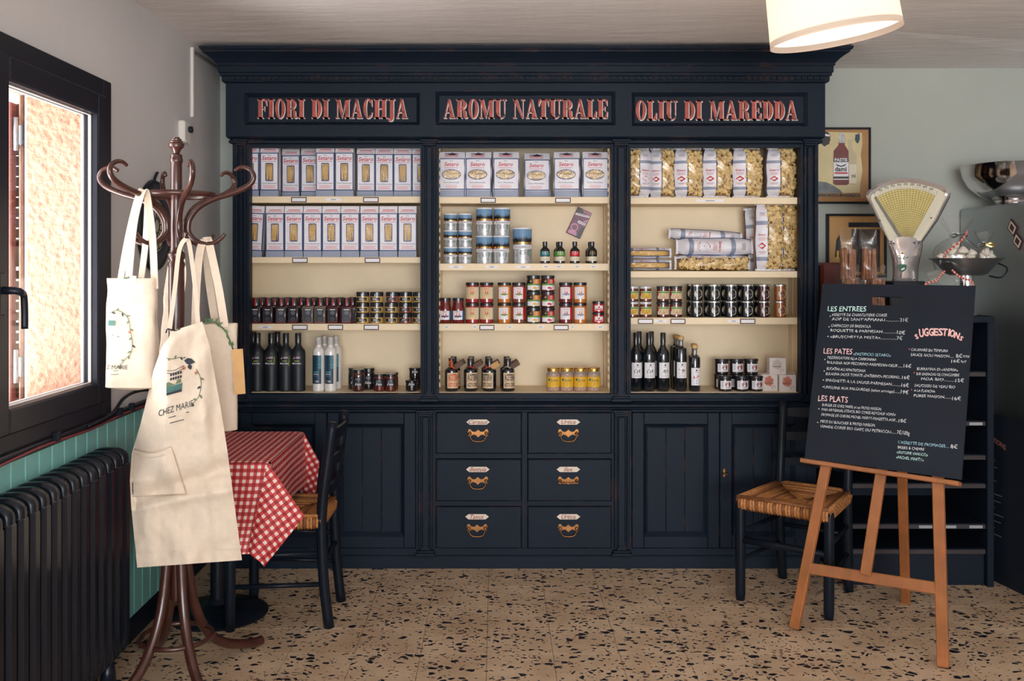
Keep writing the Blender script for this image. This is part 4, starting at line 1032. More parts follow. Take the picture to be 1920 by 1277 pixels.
for k, (x, dy, w_) in enumerate(((596.5, 0, 'front left'), (619.3, 0, 'front right'), (607.5, .085, 'back left'), (629, .085, 'back right'))):
    put('oil_bottle', f'white bottle with dark teal label, {w_} of the four, floor of left bay', 'bottle', x, dy, z3, WB, r, 'white oil bottles', .0)
BRN = gloss('brown_preserve', (70, 34, 26)); RDB = gloss('red_brown_preserve', (92, 36, 28)); DBR = gloss('dark_preserve', (36, 28, 30))
def dark_lab(wd):
    def f(q, r):
        h0 = .03 if wd > .05 else .026
        patch(q, r, -1.0, 1.0, h0, h0 + wd, BLK, 8)
        clines(q, r + .0006, .006, h0 + .010, .022, 2, .005, WHITE, 2); on_cyl(q, r + .0007, [(-.014, h0 + .004), (-.010, h0 + .004), (-.006, h0 + .018), (-.009, h0 + .018)], WHITE); clines(q, r + .0006, 0, h0 + wd - .009, .034, 2, .006, GREYB, 3)
    return f
TJ = jar(.031, .107, BRN, LIDK, .014, .9, dark_lab(.045)); TD = jar(.031, .107, DBR, LIDK, .014, .9, dark_lab(.045))
SJ = jar(.0285, .085, RDB, LIDK, .012, .92, dark_lab(.035)); MJ = jar(.029, .054, DBR, LIDK, .012, .97, dark_lab(.020))
put('preserve_jar', 'tall brown jar in front of two darker ones, floor of left bay', 'jar', 671.5, 0, z3, TJ, .031, 'dark preserve jars', 0)
put('preserve_jar', 'tall dark jar behind and left of the brown one', 'jar', 664, .065, z3, TD, .031, 'dark preserve jars', 0)
put('preserve_jar', 'tall dark jar behind and right of the brown one', 'jar', 690.5, .065, z3, TD, .031, 'dark preserve jars', 0)
put('preserve_jar', 'short red-brown jar, left one of the front pair, floor of left bay', 'jar', 710.5, 0, z3, SJ, .0285, 'dark preserve jars', 0)
put('preserve_jar', 'short red-brown jar, right one of the front pair, floor of left bay', 'jar', 732, 0, z3, SJ, .0285, 'dark preserve jars', 0)
put('preserve_jar', 'short red-brown jar behind the front pair, floor of left bay', 'jar', 735.5, .062, z3, SJ, .0285, 'dark preserve jars', 0)
put('preserve_jar', 'small low jar in the right front corner, floor of left bay', 'jar', 771.5, 0, z3, MJ, .029, 'low dark jars', 0)
put('preserve_jar', 'small low jar under another in the right back corner', 'jar', 778, .062, z3, MJ, .029, 'low dark jars', 0)
put('preserve_jar', 'small low jar on top in the right back corner', 'jar', 778, .062, z3 + .0542, MJ, .029, 'low dark jars', 0)

# middle bay, second shelf: rice tins, little bottles, chocolate
def tin(r, h):
    b = MB().lathe([(0, 0), (r - .001, 0), (r, .001), (r, h * .42), (r, h * .55), (r, h * .60), (r, h * .68), (r, h - .006), (r - .001, h - .005)], [SILV, SILV, SILV, SILV, GOLD, BLK, SKY, SKY], 28)
    l = MB().lathe([(r + .0008, h - .007), (r + .001, h - .001), (r - .001, h), (r - .004, h - .003), (0, h - .003)], [WHITE, WHITE, WHITE, SKY], 28)
    q = MB(); rr = r + .0007
    patch(q, rr, -1.5, 1.5, h * .405, h * .515, WHITE, 14); ctext(q, 'ACQUERELLO', rr + .0005, 0, h * .435, r * 1.7, DTEXT, .05)
    rn = random.Random(int(h * 1000)); n = 26
    for k in range(n):                      # dark ragged grasses and grains of rice
        x = (-1.4 + 2.8 * k / n) * rr; hh = h * rn.uniform(.69, .80)
        on_cyl(q, rr, [(x, h * .66), (x + rr * .13, h * .66), (x + rr * .065, hh)], BLK)
    on_cyl(q, rr, [(x * rr, h * .545) for x in [-1.4 + .2 * i for i in range(15)]] + [(x * rr, h * .56) for x in [1.4 - .2 * i for i in range(15)]], RED)
    for k in range(60):
        x = rn.uniform(-1.35, 1.35) * rr; z = h * (.03 + .16 * rn.random() ** 1.5); e = .0022
        on_cyl(q, rr, [(x - e, z), (x, z - e * .5), (x + e, z), (x, z + e * .5)], WHITE if k % 2 else GREYB)
    on_cyl(q, rr, [(rr * .55, h * .22), (rr * .72, h * .22), (rr * .72, h * .39), (rr * .55, h * .39)], mat('pale_green_print', (90, 150, 130), .4))
    clines(q, rr, 0, h * .36, r * .9, 4, h * .035, DTEXT, 4)
    return proto([('tin_body', b, None), ('lid', l, None), ('label', q, None)])
TS, TM, TL = tin(.0335, .082), tin(.0405, .137), tin(.047, .176)
zt_ = ZSH[1][1]
for c, x in enumerate((844.5, 872)):
    for l in range(3): put('rice_tin', f'small rice tin, {lay[l]} of the {("left", "right")[c]} stack of three', 'tin', x, .012, zt_ + l * .0822, TS, .0335, 'rice tins', .0)
for c, x in enumerate((908, 941.5)):
    for l in range(2): put('rice_tin', f'medium rice tin, {("bottom", "top")[l]} of the {("left", "right")[c]} stack of two', 'tin', x - (1.5 if l == 0 and c else 0), .0, zt_ + l * .1372, TM, .0405, 'rice tins', .0)
put('rice_tin', 'large single rice tin right of the stacked tins', 'tin', 979.5, 0, zt_, TL, .047, 'rice tins', .0)
def mini_lab(col):
    def f(q, r):
        patch(q, r, -1.2, 1.2, .036, .060, col, 8); patch(q, r, -1.3, 1.3, .012, .034, CRL, 8)
        clines(q, r + .0006, 0, .054, .028, 2, .008, WHITE if col is not BLK else GOLD, 2); q.tube([cyl(r + .0008, t / r, .021 + .002 * math.sin(t * 300)) for t in [(-.009 + .003 * i) for i in range(8)]], .0006, DTEXT, 4)
    return f
r = .0245
def mini(col): return bottle([(0, 0), (r - .003, 0), (r, .003), (r, .060), (r * .92, .068), (r * .6, .076), (.0105, .082), (.010, .088)], DARKG, [(.011, .086), (.0118, .087), (.0118, .106), (.0105, .1075), (0, .1075)], LIDK, mini_lab(col), r)
for k, (x, col, nm) in enumerate(((1022, TEALL, 'teal'), (1050.5, GRN, 'green'), (1078, RED, 'red'), (1110.5, BLK, 'black'))):
    pr = mini(col)
    put('dressing_bottle', f'little dark bottle with {nm} and cream label, middle bay', 'bottle', x, 0, zt_, pr, r, 'little dressing bottles', 0)
    if k in (1, 3): put('dressing_bottle', f'little dark bottle hidden behind the {nm}-labelled one', 'bottle', x - 3.5, .06, zt_, pr, r, 'little dressing bottles', 0)
PLUM = mat('plum_wrapper', (112, 52, 84), .4, 0, .35, 25); PLUM2 = mat('pink_wrapper', (190, 130, 160), .4, 0, .2, 30)
ch = thing('chocolate_bar', 'plum-coloured chocolate bar propped askew against the cabinet back', 'chocolate', tuple(P(1085.5, 418, YBK - .012)), 0)
ch.rotation_euler = (0, math.radians(25), 0)
MB().box(-.039, .039, -.006, .011, -.073, .073, PLUM, .002).build('wrapper', ch)
b = MB(); y = -.0068
b.poly([(-.036, y, .030), (.036, y, .044), (.036, y, .055), (-.036, y, .041)], WHITE); b.poly([(-.008, y, -.002), (.034, y, -.002), (.034, y, .011), (-.008, y, .011)], WHITE)
b.poly([(-.034, y, -.068), (.02, y, -.068), (.004, y, -.045), (-.034, y, -.052)], PLUM2); b.poly([(.016, y, .016), (.036, y, .014), (.036, y, .034)], PLUM2)
b.lathe([(0, 0), (.02, 0)], PLUM2, 20, xf=lambda p: Vector((p.x - .012, y - .0002, p.y - .03)))
b.lathe([(0, 0), (.014, 0)], PLUM, 20, xf=lambda p: Vector((p.x - .012, y - .0006, p.y - .03)))
b.poly([(-.036, y, .058), (.037, y, .058), (.037, y, .071), (-.02, y, .071)], PLUM2)
for k in range(5): b.box(-.016 + k * .010, -.010 + k * .010, y - .0006, y - .0002, .061, .069, PLUM)
for k in range(8): b.poly([(-.030 + k * .008 + a, y - .0005, .0345 + (.006 + k * .008) * .19 + d) for a, d in ((0, 0), (.005, .001), (.005, .005), (0, .004))], PLUM)
for k in range(4): b.box(-.003 + k * .009, .003 + k * .009, y - .0006, y - .0002, .002, .007, PLUM)
b.poly([(-.037, y - .0001, .044), (.0, y - .0001, .052), (-.01, y - .0001, .071), (-.037, y - .0001, .071)], BLK); b.poly([(.014, y - .0001, -.071), (.037, y - .0001, -.071), (.037, y - .0001, -.012), (.022, y - .0001, -.014)], BLK)
b.build('print', ch)

# middle bay, third shelf: sauces
zj = ZSH[1][2]
TOM = gloss('tomato_sauce', (150, 34, 34)); TOM2 = gloss('dark_tomato', (110, 28, 32)); ORJ = gloss('amber_olives', (190, 112, 40)); OLV = gloss('brown_olives', (120, 60, 40))
def crest(q, r, z, m, m2, w_=.024):
    on_cyl(q, r + .0006, [(-w_ * .3, z + .012), (w_ * .3, z + .012), (w_ * .32, z), (0, z - .012), (-w_ * .32, z)], m)
    for k in (-1, 0, 1): on_cyl(q, r + .0006, [(k * w_ * .22 - .0015, z + .013), (k * w_ * .22 + .0015, z + .013), (k * w_ * .4, z + .022)], m)
    on_cyl(q, r + .0012, [(-w_ * .7, z - .006), (0, z - .008), (w_ * .7, z - .006), (w_ * .7, z + .001), (0, z - .001), (-w_ * .7, z + .001)], m2)
def sauce_lab(bg_, side, m, m2):
    def f(q, r):
        z0, z1 = .02, .078
        patch(q, r, -.95, .62, z0, z1, bg_, 9); patch(q, r, .62, 1.3, z0, z1, side, 4); patch(q, r, -1.3, -.95, z0, z1, side, 3)
        crest(q, r, z0 + .026, m, m2); clines(q, r + .0006, 0, z1 - .009, .026, 1, .006, m, 5)
    return f
def pass_lab(q, r):
    patch(q, r, -.95, .75, .018, .062, WHITE, 9); patch(q, r, .75, 1.35, .018, .062, mat('blue_side_label', (52, 104, 150), .5), 4)
    crest(q, r, .038, RED, BLUE, .026); clines(q, r + .0006, -.002, .057, .022, 1, .006, DTEXT, 5)
def pass_jar():
    r = .0305
    return bottle([(0, 0), (r - .003, 0), (r, .004), (r, .062), (r * .97, .075), (r * .86, .092), (r * .82, .11)], TOM2, [(r * .82, .110), (r * .9, .111), (r * .9, .124), (r * .84, .125), (0, .125)], LIDK, pass_lab, r)
PJ = pass_jar()
for k, x in enumerate((834, 859)): put('sauce_jar', f'dark red passata jar with white and blue label, {("left", "right")[k]} one of two', 'jar', x, 0, zj, PJ, .0305, 'passata jars', 0)
RJ = [jar(.033, .1005, TOM, LIDK, .013, .93, sauce_lab(TANL, CRL, RED, mat('pale_green_ribbon', (180, 196, 120), .5))),
      jar(.033, .1005, ORJ, LIDK, .013, .93, sauce_lab(WHITE, ORG, ORG, GRN)), jar(.033, .1005, OLV, LIDK, .013, .93, sauce_lab(WHITE, RED, RED, GRN)),
      jar(.033, .1005, TOM2, LIDK, .013, .93, sauce_lab(WHITE, RED, RED, SKY)), jar(.033, .1005, ORJ, LIDK, .013, .93, sauce_lab(WHITE, ORG, ORG, SKY))]
for c, (x, v, nm) in enumerate(((885.5, 0, 'red sauce jar with tan label, left stack of its pair'), (912.5, 0, 'red sauce jar with tan label, right stack of its pair'), (945.5, 1, 'amber jar with orange and green label'), (973, 2, 'olive jar with red and green label'), (1061, 3, 'dark red jar with red and blue label'), (1088, 4, 'amber jar with orange and blue label'))):
    for l in range(2): put('sauce_jar', f'{nm}, {("lower", "upper")[l]} one, middle bay', 'jar', x, .0, zj + l * .1008, RJ[v], .033, 'stacked sauce jars', 0)
def pesto_lab(col):
    def f(q, r):
        patch(q, r, -1.0, 1.15, .008, .030, WHITE, 10); patch(q, r, -1.0, 1.15, .030, .038, GRN, 10); patch(q, r, -1.0, .0, .038, .060, BLK, 6); patch(q, r, .0, 1.15, .038, .060, col, 6)
        cdisc(q, r + .0006, .004, .018, .008, YEL if col is ORG else RED, 12, .75); cdisc(q, r + .0006, .013, .016, .006, YEL if col is ORG else RED, 10, .8); clines(q, r + .0006, .016, .056, .018, 4, .005, CRL, 3); cdisc(q, r + .0006, -.014, .05, .005, GOLD)
        clines(q, r + .0006, .027, .028, .008, 4, .005, DTEXT, 1)
    return f
GJ = [jar(.0338, .0785, gloss('green_pesto', (60, 62, 34)), LIDK, .014, .93, pesto_lab(ORG)), jar(.0338, .0785, TOM2, LIDK, .014, .93, pesto_lab(RED))]
for c, x in enumerate((1000, 1027.5)):
    for l in range(3): put('pesto_jar', f'{("yellow", "red")[c]}-pictured antipasti jar with green band, {lay[l]} of its stack', 'jar', x, .0, zj + l * .0788, GJ[c], .0338, 'antipasti jars', 0)
def tiny_lab(q, r):
    patch(q, r, -1.2, 1.2, .010, .034, WHITE, 10); patch(q, r + .0003, -1.2, -.75, .010, .034, RED, 3); patch(q, r + .0003, .75, 1.2, .010, .034, RED, 3); cdisc(q, r + .0006, 0, .025, .005, RED); patch(q, r + .0005, -.6, .6, .013, .018, RED, 6)
KJ = jar(.0288, .0545, gloss('scarlet_paste', (190, 40, 42)), LIDK, .012, .96, tiny_lab)
for l in range(2): put('sauce_jar', f'tiny scarlet jar, {("lower", "upper")[l]} one of the pair at the right, middle bay', 'jar', 1122.5, .0, zj + l * .0547, KJ, .0288, 'tiny scarlet jars', 0)

# middle bay, floor: vinegar bottles and salt jars
z3 = ZSH[1][3]
ORT = mat('orange_string', (226, 104, 54), .7); GRT = mat('grey_string', (190, 184, 176), .7); RDT = mat('red_string', (170, 56, 50), .7); BRT = mat('brown_tag', (96, 72, 62), .7, 0, .2, 20)
def acet_lab(tc):
    def f(q, r):
        patch(q, r, -1.0, 1.0, .016, .092, TANL, 10)
        w_ = text_w('ACETERIA', bold=.03); sx = .055 / w_
        vs, fs, _ = text_data('ACETERIA', bold=.03); q.add([cyl(r + .0007, (-.0275 + x * sx) / r, .056 + y * .042) for x, y in vs], fs, tc)
        vs, fs, w2 = text_data('ACETO CORSO', bold=.03); s2 = .056 / w2; q.add([cyl(r + .0007, (-.028 + x * s2) / r, .024 + y * .027) for x, y in vs], fs, tc)
        patch(q, r + .0007, -.85, .85, .0505, .052, tc, 8)
    return f
def vinegar(tc, sc, loops, tagc):
    r = .0335
    def ex():
        k = MB(); rr = .0165
        k.tube([(rr * math.cos(t * .5), rr * math.sin(t * .5), .118 + .002 * math.sin(t)) for t in range(13)], .0022, sc, 5, True)
        for (dx, dz) in loops: k.tube(smoothed([(0, -.017, .118), (dx * .4, -.024, .118 + dz * .6), (dx, -.02, .118 + dz), (dx * .8, -.024, .112 + dz * .7), (0, -.019, .116)], 5), .0018, sc, 5)
        g = MB(); g.box(-.024, .024, -.0008, .0008, -.013, .013, tagc, xf=lambda p: Vector((.034, -.010, .128)) + Matrix.Rotation(-.5, 3, 'Y') @ p)
        return [('string', k, None), ('tag', g, None)]
    return bottle([(0, 0), (r - .003, 0), (r, .004), (r, .098), (r * .94, .106), (r * .65, .113), (.0135, .119), (.0125, .128)], DARKG, [(.0135, .124), (.0150, .125), (.0150, .160), (.0140, .162), (0, .162)], LIDK, acet_lab(tc), r, extra=ex)
VN = [vinegar(mat('orange_print', (206, 80, 50), .5), ORT, ((-.022, .032), (.02, -.012), (.026, -.02), (-.012, .04)), BRT), vinegar(DTEXT, RDT, ((.012, -.006), (-.012, .01)), BRT), vinegar(DTEXT, RDT, ((-.018, -.008), (-.014, .012)), KRAFT), vinegar(DTEXT, GRT, ((.026, -.02), (-.01, .01)), BRT)]
for k, (x, nm) in enumerate(((846.5, 'orange print and orange string'), (882, 'dark print and brown tag'), (917.5, 'dark print and kraft tag'), (952.5, 'dark print and grey string'))):
    put('vinegar_bottle', f'small black vinegar bottle with {nm}, middle bay', 'bottle', x, 0, z3, VN[k], .0335, 'vinegar bottles', (.38, .42, -.42, .30)[k])
    put('vinegar_bottle', f'black vinegar bottle half hidden behind the one with {nm}', 'bottle', x + (4 if k < 1 else (1.5 if k == 1 else -2.5)), .085, z3, VN[1], .0335, 'vinegar bottles', .3)
SALT = mat('pink_grain', (178, 146, 130), .6, 0, .4, 160)
def salt_lab(q, r):
    patch(q, r, -1.25, 1.25, .022, .072, YEL, 12); ctext(q, 'Salina', r + .0006, .004, .050, .036, BLK, .03, shear=.3); clines(q, r + .0006, 0, .042, .05, 3, .006, mat('ochre_print', (176, 128, 30), .5), 3)
    cdisc(q, r + .0006, -.022, .058, .006, TEALL)
def salt_jar():
    r, h = .0335, .116
    b = MB().lathe([(0, 0), (r - .005, 0), (r, .005), (r, .082), (r * .96, .09), (r * .84, .097), (r * .84, .104)], [SALT, SALT, SALT, gloss('clear_empty_glass', (150, 136, 126), .08), gloss('clear_empty_glass', (150, 136, 126), .08), GOLD], 22)
    l = MB().lathe([(r * .86, .101), (r * .92, .102), (r * .92, h - .002), (r * .88, h), (0, h)], GOLD, 22); q = MB(); salt_lab(q, r + .0006)
    return proto([('jar_body', b, None), ('lid', l, None), ('label', q, None)])
SA = salt_jar()
for k, x in enumerate((1037.5, 1063, 1088.5, 1113.5)): put('salt_jar', f'gold-lidded jar with yellow label, {ORD[k]} from left, floor of middle bay', 'jar', x, .0, z3, SA, .0335, 'salt jars', 0)

# right bay, third shelf: honey and jam
zr = ZSH[2][2]
def honey_lab(bg_):
    def f(q, r):
        patch(q, r, -1.15, 1.15, .014, .052, CRL, 10); patch(q, r + .0004, -.75, .75, .018, .040, bg_, 8); patch(q, r + .0005, -.9, .9, .042, .050, GRN, 8); patch(q, r + .0004, -1.15, -.9, .03, .05, RED, 2)
        clines(q, r + .0009, 0, .034, .032, 3, .006, BRT, 2); clines(q, r + .0008, 0, .0155, .04, 1, .005, RED, 4)
    return f
HJ = [jar(.0295, .0765, gloss('amber_honey', (104, 50, 26)), LIDW, .011, .97, honey_lab(YEL)), jar(.0295, .0765, gloss('dark_honey', (84, 34, 26)), LIDK, .011, .97, honey_lab(TANL))]
for c, (x, v) in enumerate(((1186, 0), (1211, 0), (1243.5, 1), (1268, 1))):
    for l in range(2): put('honey_jar', f'{("white", "black")[v]}-lidded honey jar, {("lower", "upper")[l]}, {("left", "right")[c % 2]} stack of its pair, right bay', 'jar', x, .0, zr + l * .0768, HJ[v], .0295, 'honey jars', 0)
def round_lab(q, r):
    cdisc(q, r, .003, .034, .0215, CRL, 24); clines(q, r + .0006, .003, .037, .028, 1, .006, DTEXT, 5); clines(q, r + .0006, .003, .030, .022, 1, .004, GREYB, 2); clines(q, r + .0006, .003, .022, .012, 1, .005, BRT, 2)
def jam(c): return jar(.0285, .081, c, LIDS, .009, .97, round_lab)
JM = [jam(DARKG), jam(gloss('plum_jam', (60, 26, 34))), jam(gloss('apricot_jam', (150, 84, 36)))]
for c, x in enumerate((1307, 1339.5, 1371, 1402, 1433, 1464)):
    for l in range(2):
        v = 0 if c < 4 else c - 3
        put('jam_jar', f'silver-lidded jar with round cream label, {ORD[c]} from left, {("lower", "upper")[l]} row', 'jar', x, .0, zr + l * .0813, JM[v], .0285, 'jars with round labels', .05)
        if c < 5: put('jam_jar', f'dark silver-lidded jar in the back row, {ORD[c]} from left, {("lower", "upper")[l]} layer', 'jar', x - 9, .075, zr + l * .0813, JM[0], .0285, 'back row of jars with round labels', -.3)

# right bay, floor: oils, tomato jars, boxes
z3 = ZSH[2][3]
def wine_lab(pic, z0=.066, z1=.142):
    def f(q, r):
        patch(q, r, -.98, .98, z0, z1, WHITE, 10)
        cdisc(q, r + .0006, 0, z1 - .012, .0045, DTEXT, 10); clines(q, r + .0006, 0, z1 - .022, .03, 1, .004, GREYB, 1); clines(q, r + .0006, 0, z0 + .022, .036, 1, .006, DTEXT, 2); clines(q, r + .0006, 0, z0 + .012, .03, 2, .004, GREYB, 6)
        rn = random.Random(pic); zc = (z0 + z1) / 2 - .002
        for k in range(9):
            a = rn.uniform(0, 6.28); x, z = rn.uniform(-.015, .015), zc + rn.uniform(-.007, .007)
            col = (LEAFG, LEAFG, DTEXT, LEAFG)[k % 4] if pic < 3 else ((LEAFG, RED, LEAFG)[k % 3] if pic == 3 else RED)
            on_cyl(q, r + .0008, [(x + .006 * math.cos(a), z + .006 * math.sin(a)), (x + .002 * math.cos(a + 1.57), z + .002 * math.sin(a + 1.57)), (x - .006 * math.cos(a), z - .006 * math.sin(a)), (x - .002 * math.cos(a + 1.57), z - .002 * math.sin(a + 1.57))], col)
    return f
r = .0305
def wine(pic): return bottle([(0, 0), (r - .003, 0), (r, .004), (r, .176), (r * .95, .190), (r * .75, .204), (r * .5, .216), (.0125, .228), (.0118, .262)], DARKG, [(.0122, .236), (.0132, .237), (.0132, .286), (.0118, .288), (0, .288)], LIDK, wine_lab(pic), r)
WN = [wine(1), wine(2)]
for k, (x, v) in enumerate(((1193, 0), (1217.3, 0), (1244, 1))):
    put('oil_bottle', f'dark glass oil bottle with white olive label, {ORD[k]} from left, right bay', 'bottle', x, 0, z3, WN[v], r, 'dark glass oil bottles', .12 if k < 2 else .2)
put('oil_bottle', 'dark glass oil bottle behind the first one, right bay', 'bottle', 1199, .085, z3, WN[0], r, 'dark glass oil bottles', 0)
put('oil_bottle', 'dark glass oil bottle behind the second one, right bay', 'bottle', 1222, .085, z3, WN[0], r, 'dark glass oil bottles', 0)
CORK = mat('pale_cork', (208, 168, 112), .5, 0, .15, 40); NECKG = gloss('clear_neck_glass', (120, 118, 110), .06)
def spirit(r, hs, hn, pic, z0, z1):
    return bottle([(0, 0), (r - .003, 0), (r, .004), (r, hs - .006), (r * .93, hs), (r * .5, hs + .004), (.0125, hs + .010), (.0115, hs + .014), (.0115, hn), (.0132, hn + .002), (.0132, hn + .008)], [DARKG] * 6 + [NECKG] * 4, [(.0125, hn + .006), (.0155, hn + .008), (.0158, hn + .020), (.0135, hn + .024), (0, hn + .026)], CORK, wine_lab(pic, z0, z1), r)
G1 = spirit(.0285, .212, .246, 3, .066, .144); G2 = spirit(.0265, .168, .204, 4, .03, .116)
put('oil_bottle', 'corked dark oil bottle with clear neck and berry label, right bay', 'bottle', 1277.5, 0, z3, G1, .0285, 'corked oil bottles', .05)
put('oil_bottle', 'corked dark oil bottle behind and left of the berry-labelled one', 'bottle', 1271.5, .066, z3, G1, .0285, 'corked oil bottles', .05)
put('oil_bottle', 'corked dark oil bottle farthest back of the three', 'bottle', 1267.5, .13, z3, G1, .0285, 'corked oil bottles', .05)
put('oil_bottle', 'short corked dark bottle with red chilli label, right bay', 'bottle', 1303.5, 0, z3, G2, .0265, 'short corked bottles', .12)
put('oil_bottle', 'short corked dark bottle behind the chilli-labelled one', 'bottle', 1302, .08, z3, G2, .0265, 'short corked bottles', .12)
MAR = mat('maroon_print', (134, 34, 36), .5, 0, .3, 60)
def tomato_lab(q, r):
    patch(q, r, -.9, .95, .012, .052, WHITE, 10); cdisc(q, r + .0006, .008, .034, .0145, MAR, 18); cdisc(q, r + .001, .006, .038, .004, mat('rose_print', (190, 90, 80), .5), 8); clines(q, r + .0006, -.02, .046, .012, 6, .005, GREYB, 3); clines(q, r + .0006, .005, .0155, .036, 1, .005, DTEXT, 3)
TJR = jar(.0335, .0765, DBR, LIDK, .012, .98, tomato_lab)
for k, x in enumerate((1360, 1391.5, 1419)): put('jam_jar', f'dark jar with red fruit label, {ORD[k]} from left, lower front row', 'jar', x, .0, z3, TJR, .0335, 'jars with red fruit labels', .05)
for k, x in enumerate((1352.5, 1380.5, 1408)):
    put('jam_jar', f'dark jar with red fruit label, {ORD[k]} from left, lower back row', 'jar', x, .072, z3, TJR, .0335, 'jars with red fruit labels', .0)
    put('jam_jar', f'dark jar with red fruit label, {ORD[k]} from left, upper row', 'jar', x + 1.5, .069, z3 + .0768, TJR, .0335, 'jars with red fruit labels', .1)
SOAPB = mat('white_card_box', (228, 218, 212), .6, 0, .03, 20); PEACH = mat('peach_ink', (206, 128, 108), .6, 0, .3, 30); GREYI = mat('grey_ink', (200, 192, 186), .6)
def soap_box(ink):
    b = MB().box(-.040, .040, 0, .075, 0, .082, SOAPB, .0015)
    q = MB(); e = -.0006; rn = random.Random(3)
    q.poly([((.022 + .004 * math.sin(k * 2.3)) * math.cos(k * .39) - .004, e, .050 + (.025 + .004 * math.cos(k * 1.9)) * math.sin(k * .39)) for k in range(16)], ink)
    q.box(-.024, .018, e - .0005, e, .038, .0405, BRT); q.tube([(.020 + .008 * math.cos(t), e, .018 + .008 * math.sin(t)) for t in [i * .6 for i in range(8)]], .0008, DTEXT, 4)
    q.lathe([(.008, 0), (.011, 0)], ink if ink is GREYI else PEACH, 14, xf=lambda p: Vector((p.x - .003, e - .0004, p.y + .06)))
    return proto([('carton', b, None), ('print', q, None)])
BX = [soap_box(PEACH), soap_box(GREYI)]
YB_ = YS + .018
place('soap_box', 'white carton with peach ink blot, lower left of the three boxes', 'box', (wx(1444.5, YB_), YB_ + .012, z3), BX[0], .0, 'ink-blot boxes')
place('soap_box', 'white carton with peach ink blot, lower right of the three boxes', 'box', (wx(1476, YB_), YB_ - .012, z3), BX[0], -.06, 'ink-blot boxes')
place('soap_box', 'white carton with grey ink blot on top of the two others', 'box', (wx(1459.5, YB_), YB_ + .01, z3 + .082), BX[1], -.1, 'ink-blot boxes')
place('soap_box', 'white carton behind, mostly hidden, at the right upright', 'box', (BIN[2][1] - .050, YB_ + .09, z3), BX[1], 0, 'ink-blot boxes', scale=(.9, .9, 1.05))
# ================================================================ coat stand
SX, SY = -1.115, 3.35
cs = thing('coat_stand', 'dark bentwood coat stand with curled hooks, standing by the radiator', 'coat stand', (SX, SY, 0))
b = MB().lathe([(0, .30), (.020, .30), (.024, .36), (.024, .62), (.026, .70), (.024, .80), (.0265, 1.10), (.027, 1.40), (.0265, 1.455), (.030, 1.47), (.024, 1.482), (.030, 1.495), (.030, 1.505), (.022, 1.515), (.0205, 1.53), (.0195, 1.70), (.0195, 1.822), (.022, 1.826), (.022, 1.834), (.0195, 1.84), (.0195, 1.850), (.010, 1.856)], BENTWOOD, 20)
b.build('pole', cs)
MB().lathe([(.010, 1.854), (.013, 1.862), (.0155, 1.868), (.0255, 1.878), (.0265, 1.886), (.0255, 1.890), (.0215, 1.893), (.0225, 1.897), (.017, 1.901), (.0175, 1.905), (.011, 1.909), (.011, 1.912), (0, 1.913)], BENTWOOD, 20, ang=25).build('finial', cs)
hk = [(.205, 1.795), (.222, 1.806), (.242, 1.806), (.262, 1.795), (.271, 1.774), (.262, 1.752), (.235, 1.733), (.19, 1.715), (.13, 1.697), (.078, 1.668), (.048, 1.630), (.0405, 1.60), (.045, 1.575), (.066, 1.552), (.098, 1.541), (.13, 1.543), (.155, 1.558), (.17, 1.575)]
pts = smoothed([(r, 0, z) for r, z in hk], 4); n = len(pts)
hm = MB().tube(pts, [.0062 + .0042 * min(1, min(k, n - 1 - k) / 24) for k in range(n)], BENTWOOD, 10).mesh('hook')
for a in (-61, -1, 59, 119, 179, 239): new_obj('hook', hm, cs, (0, 0, 0), math.radians(a))
MB().tube([(.128 * math.cos(t * PI / 24), .128 * math.sin(t * PI / 24), 1.711) for t in range(48)], .0095, BENTWOOD, 10, True).build('upper_ring', cs)
MB().tube([(.122 * math.cos(t * PI / 24), .122 * math.sin(t * PI / 24), .172) for t in range(48)], .0085, BENTWOOD, 10, True).build('lower_ring', cs)
for (fx_, fy_) in ((-.905, 3.70), (-1.335, 3.665), (-1.262, 3.03), (-.872, 3.03)):
    d = Vector((fx_ - SX, fy_ - SY, 0)); R = d.length; d.normalize()
    pr = [(.036, .66), (.038, .56), (.046, .44), (.066, .31), (.098, .215), (.150, .130), (.22, .075), (.30, .042), (R - .04, .024), (R, .020)]
    MB().tube(smoothed([d * r + Vector((0, 0, z)) for r, z in pr], 4), .0175, BENTWOOD, 12).build('leg', cs)

